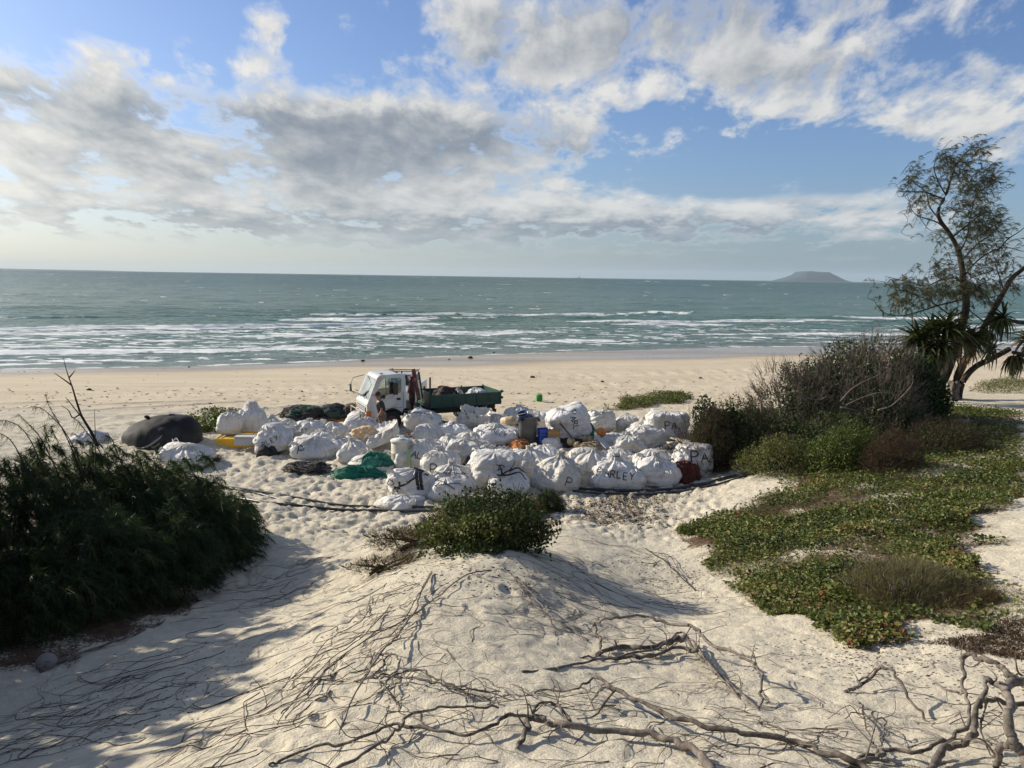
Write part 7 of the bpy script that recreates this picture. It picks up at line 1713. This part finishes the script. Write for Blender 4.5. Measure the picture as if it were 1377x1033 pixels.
wood('cluster of thin roots fanning down the left flank of the dune', [
    ([(498, 802), (490, 830), (470, 845), (440, 862), (418, 890), (380, 925)], [.02, .04, .05, .05, .04, .0], .008, .006), ([(525, 815), (505, 838), (480, 862), (445, 888), (405, 930), (372, 975)], [.02, .04, .05, .05, .04, .0], .009, .006), ([(560, 785), (530, 795), (505, 800), (496, 812), (498, 828)], [.01, .03, .04, .03, .0], .007, .006),
    ([(465, 880), (440, 900), (420, 930), (385, 965)], [.03, .04, .04, .0], .009, .006), ([(455, 872), (430, 880), (400, 905), (372, 935), (345, 960)], [.03, .04, .04, .03, .0], .007, .005)], name='exposed_root', cat='root')
wood('dark twiggy root line down the shaded right flank of the dune', [
    ([(868, 738), (890, 752), (905, 765), (925, 785), (940, 800)], [.02, .05, .05, .04, .0], .014, .010), ([(875, 742), (900, 748), (915, 770), (930, 780)], [.03, .07, .06, .0], .010, .006), ([(862, 757), (875, 758), (888, 754)], [.03, .04, .0], .010, .008)], name='exposed_root', cat='root', M=B_dark, spurs=9)
# dark driftwood carried by the bag next to the dune shrub
g34 = BG[34][0].location; rs_ = np.random.default_rng(2); r = tag(empty('driftwood_branch', (g34.x, g34.y - .3, g34.z + .62)), 'dark twisted driftwood resting on the rounded bag beside the dune shrub', 'driftwood')
for pp_ in ([(-.45, 0, -.18), (-.2, -.1, -.05), (.05, -.1, .12), (.18, 0, .34)], [(-.35, 0, -.1), (0, -.15, -.05), (.3, -.1, .02), (.5, 0, -.22)], [(.0, -.1, .05), (.25, -.1, .15), (.45, 0, .0)], [(-.2, -.1, -.05), (-.25, -.05, .15), (-.38, 0, .22)]):
    link('limb', tubes_mesh('limb', [(smooth_path(pp_, 16), np.linspace(.035, .012, 16), .2)], B_dark, 6), r)
# fine roots and runners: far too many to count
rs = np.random.default_rng(99)
def runners(n, samp, dirf, Lr, rr, wander=.24, M=B_root, name='fine_roots', lift=.008):
    tb = []
    for i in range(n):
        px, py = samp(); g = G(px, py); L = rs.uniform(*Lr); k = max(6, int(L / .07)); a = dirf(px, py) + rs.normal() * .25; P = np.zeros((k, 2)); P[0] = g[:2]; st = L / k; cur = rs.normal() * .08
        for j in range(1, k):
            cur = cur * .6 + rs.normal() * wander * .6; a += cur; P[j] = P[j - 1] + st * np.array([math.cos(a), math.sin(a)])
        z = hgt(P[:, 0], P[:, 1]); r0 = rs.uniform(*rr); arch = lift * rs.uniform(0, 4) * np.sin(np.linspace(0, np.pi * rs.integers(1, 4), k)) ** 2
        tb.append((np.stack([P[:, 0], P[:, 1], z + r0 * .5 + arch], -1), np.linspace(r0, r0 * .45, k), rs.uniform(0, 1)))
        if rs.random() < .5:
            j = rs.integers(1, k - 2); a2 = math.atan2(P[j + 1, 1] - P[j, 1], P[j + 1, 0] - P[j, 0]) + rs.choice([-1, 1]) * rs.uniform(.4, 1.1); m2 = max(4, k // 2); Q = P[j] + np.cumsum(np.stack([np.cos(a2 + np.cumsum(rs.normal(size=m2) * .15)), np.sin(a2 + np.cumsum(rs.normal(size=m2) * .15))], -1) * st, 0)
            z2 = hgt(Q[:, 0], Q[:, 1]); tb.append((np.stack([Q[:, 0], Q[:, 1], z2 + r0 * .4], -1), np.linspace(r0 * .6, r0 * .25, m2), rs.uniform(0, 1)))
    tag(link(name, tubes_mesh(name, tb, M, 3)), kind='stuff')
def tri_samp(quads):
    def f():
        q = quads[rs.integers(len(quads))]; u, v = rs.random(2); a, b_, c_, d_ = [arr(k) for k in q]; p = (a * (1 - u) + b_ * u) * (1 - v) + (d_ * (1 - u) + c_ * u) * v; return p[0], p[1]
    return f
runners(70, tri_samp([[(470, 790), (620, 760), (560, 900), (380, 900)], [(380, 900), (560, 900), (470, 1030), (250, 1000)]]), lambda x, y: math.radians(232), (.6, 2.4), (.0025, .0065))
runners(85, tri_samp([[(560, 860), (800, 850), (820, 1030), (500, 1030)], [(800, 850), (1060, 950), (1080, 1033), (800, 1033)], [(620, 760), (800, 800), (800, 870), (560, 880)]]), lambda x, y: rs.uniform(0, 6.28), (.4, 1.8), (.002, .0055))
runners(70, tri_samp([[(720, 700), (860, 740), (960, 840), (640, 800)], [(700, 740), (900, 780), (1000, 900), (760, 860)]]), lambda x, y: rs.choice([5.2, 5.6, 2.3, .2, 3.4]), (.5, 2.2), (.0025, .006))
runners(85, tri_samp([[(300, 790), (470, 750), (400, 840), (120, 960)], [(100, 930), (330, 850), (200, 1000), (0, 1030)], [(350, 730), (480, 730), (450, 790), (300, 800)]]), lambda x, y: math.radians(228), (.5, 2.2), (.003, .007))
runners(55, tri_samp([[(1080, 900), (1377, 940), (1377, 1033), (1050, 1033)], [(900, 900), (1150, 960), (1150, 1033), (900, 1033)]]), lambda x, y: rs.choice([0, .3, 2.9, 3.4, 5.4]), (.3, 1.4), (.002, .0055), .35)
# crumbs of bark, leaf and weed scattered over the sand
def crumbs(name, n, samp, size, M, zup=.0, flat=.35):
    P = np.array([G(*samp())[:2] for _ in range(60)]); hull = P
    V, f = [], []
    c = np.array([P[rs.integers(60)] + rs.normal(size=2) * .55 for _ in range(n)]); z = hgt(c[:, 0], c[:, 1]); s = rs.uniform(.4, 1.6, n) * size; a = rs.uniform(0, 6.28, n)
    base = np.array([(-1, -.4, 0), (1, -.5, 0), (.9, .5, 0), (-.8, .5, 0), (0, 0, 1)]) * [1, 1, flat]
    R2 = np.stack([np.stack([np.cos(a), -np.sin(a)], -1), np.stack([np.sin(a), np.cos(a)], -1)], 1)
    q = base[None] * s[:, None, None]; q[..., :2] = np.einsum('nij,nkj->nki', R2, q[..., :2]); q[..., 0] += c[:, :1]; q[..., 1] += c[:, 1:]; q[..., 2] += z[:, None] - .003
    i = np.arange(n)[:, None] * 5; tri = np.concatenate([i + np.array(t) for t in ((0, 1, 4), (1, 2, 4), (2, 3, 4), (3, 0, 4))])
    tag(link(name, npmesh(name, q.reshape(-1, 3), tri, M, False, {'tint': np.repeat(rs.random(n), 5)})), kind='stuff')
crumbs('bark_crumbs', 1500, tri_samp([[(250, 860), (420, 830), (330, 960), (60, 1000)], [(480, 770), (640, 750), (560, 830), (420, 860)]]), .016, B_root)
crumbs('leaf_litter', 1400, tri_samp([[(760, 665), (900, 665), (880, 710), (790, 700)], [(860, 730), (960, 790), (950, 820), (860, 770)], [(560, 745), (700, 745), (680, 780), (560, 790)]]), .022, B_dark)
crumbs('leaf_litter', 2600, tri_samp([[(770, 662), (890, 662), (880, 705), (790, 700)]]), .03, B_dark)
crumbs('leaf_litter', 1300, tri_samp([[(1120, 870), (1377, 850), (1377, 920), (1080, 900)]]), .02, B_root)
def strip(name, n, x0, x1, y0, y1, size, M):
    px = rs.uniform(x0, x1, n); py = rs.uniform(y0, y1, n) + 3.0 * np.sin(px * .02); P = np.array([G(a, b_)[:2] for a, b_ in zip(px[:120], py[:120])]); c = np.concatenate([P + rs.normal(size=P.shape) * [2.0, .5] for _ in range(max(1, n // 120))]); n = len(c)
    z = hgt(c[:, 0], c[:, 1]); s = rs.uniform(.3, 1.8, n) ** 1.5 * size; V, f = [], []
    base = np.array([(-1.8, -.4, 0), (1.6, -.5, 0), (1.9, .5, 0), (-1.4, .5, 0), (0, 0, .7)]); q = base[None] * s[:, None, None]; q[..., 0] += c[:, :1]; q[..., 1] += c[:, 1:]; q[..., 2] += z[:, None] - .004
    i = np.arange(n)[:, None] * 5; tri = np.concatenate([i + np.array(t) for t in ((0, 1, 4), (1, 2, 4), (2, 3, 4), (3, 0, 4))])
    tag(link(name, npmesh(name, q.reshape(-1, 3), tri, M, False, {'tint': np.repeat(rs.random(n), 5)})), kind='stuff')
strip('wrack_line', 600, 0, 1000, 524, 534, .028, B_dark)
strip('wrack_line', 360, 0, 1000, 538, 552, .028, B_dark)
strip('wrack_line', 240, 0, 1377, 495, 520, .026, B_dark)
for px, py, s in ((633, 482, .30), (604, 484, .2), (488, 486, .22), (664, 475, .22), (716, 508, .2), (254, 494, .22), (810, 514, .22), (120, 525, .2), (942, 509, .2)):
    g = G(px, py); V, f = heap_mesh(s * 1.1, s * .9, s * .45, int(px), 20, 8, .5); o = empty('seaweed_clump', g)
    tag(o, {633: 'dark weed lump on the wet sand, farthest right but one', 604: 'dark weed lump on wet sand above the truck crane', 488: 'dark weed lump on wet sand above the truck cab', 664: 'dark weed lump nearest the surf, above the truck tray', 716: 'dark speck of weed right of the truck on dry sand',
            254: 'dark weed lump at the water line above the upright bags', 810: 'dark weed speck on the beach behind the round knotted bag', 120: 'dark weed speck on the beach above the bare stem', 942: 'dark weed speck on the beach left of the scrub mound'}[px], 'seaweed', 'weed lumps on the beach')
    link('weed', npmesh('weed', V, f, B_dark, True, {'tint': np.full(len(V), .1)}), o)

# parts made of many fine pieces
for o_ in COL.objects:
    nm = o_.name.split('.')[0]
    if o_.parent is not None and nm in ('spur', 'twigs', 'branches', 'stems', 'foliage', 'needles', 'stalks', 'climbing_strands', 'green_strands', 'black_rope', 'rust_rope', 'navy_strands', 'sage_rope', 'brown_rope', 'grey_rope', 'rope', 'frayed_rope', 'cord', 'orange_strands', 'webbing'):
        o_['kind'] = 'stuff'
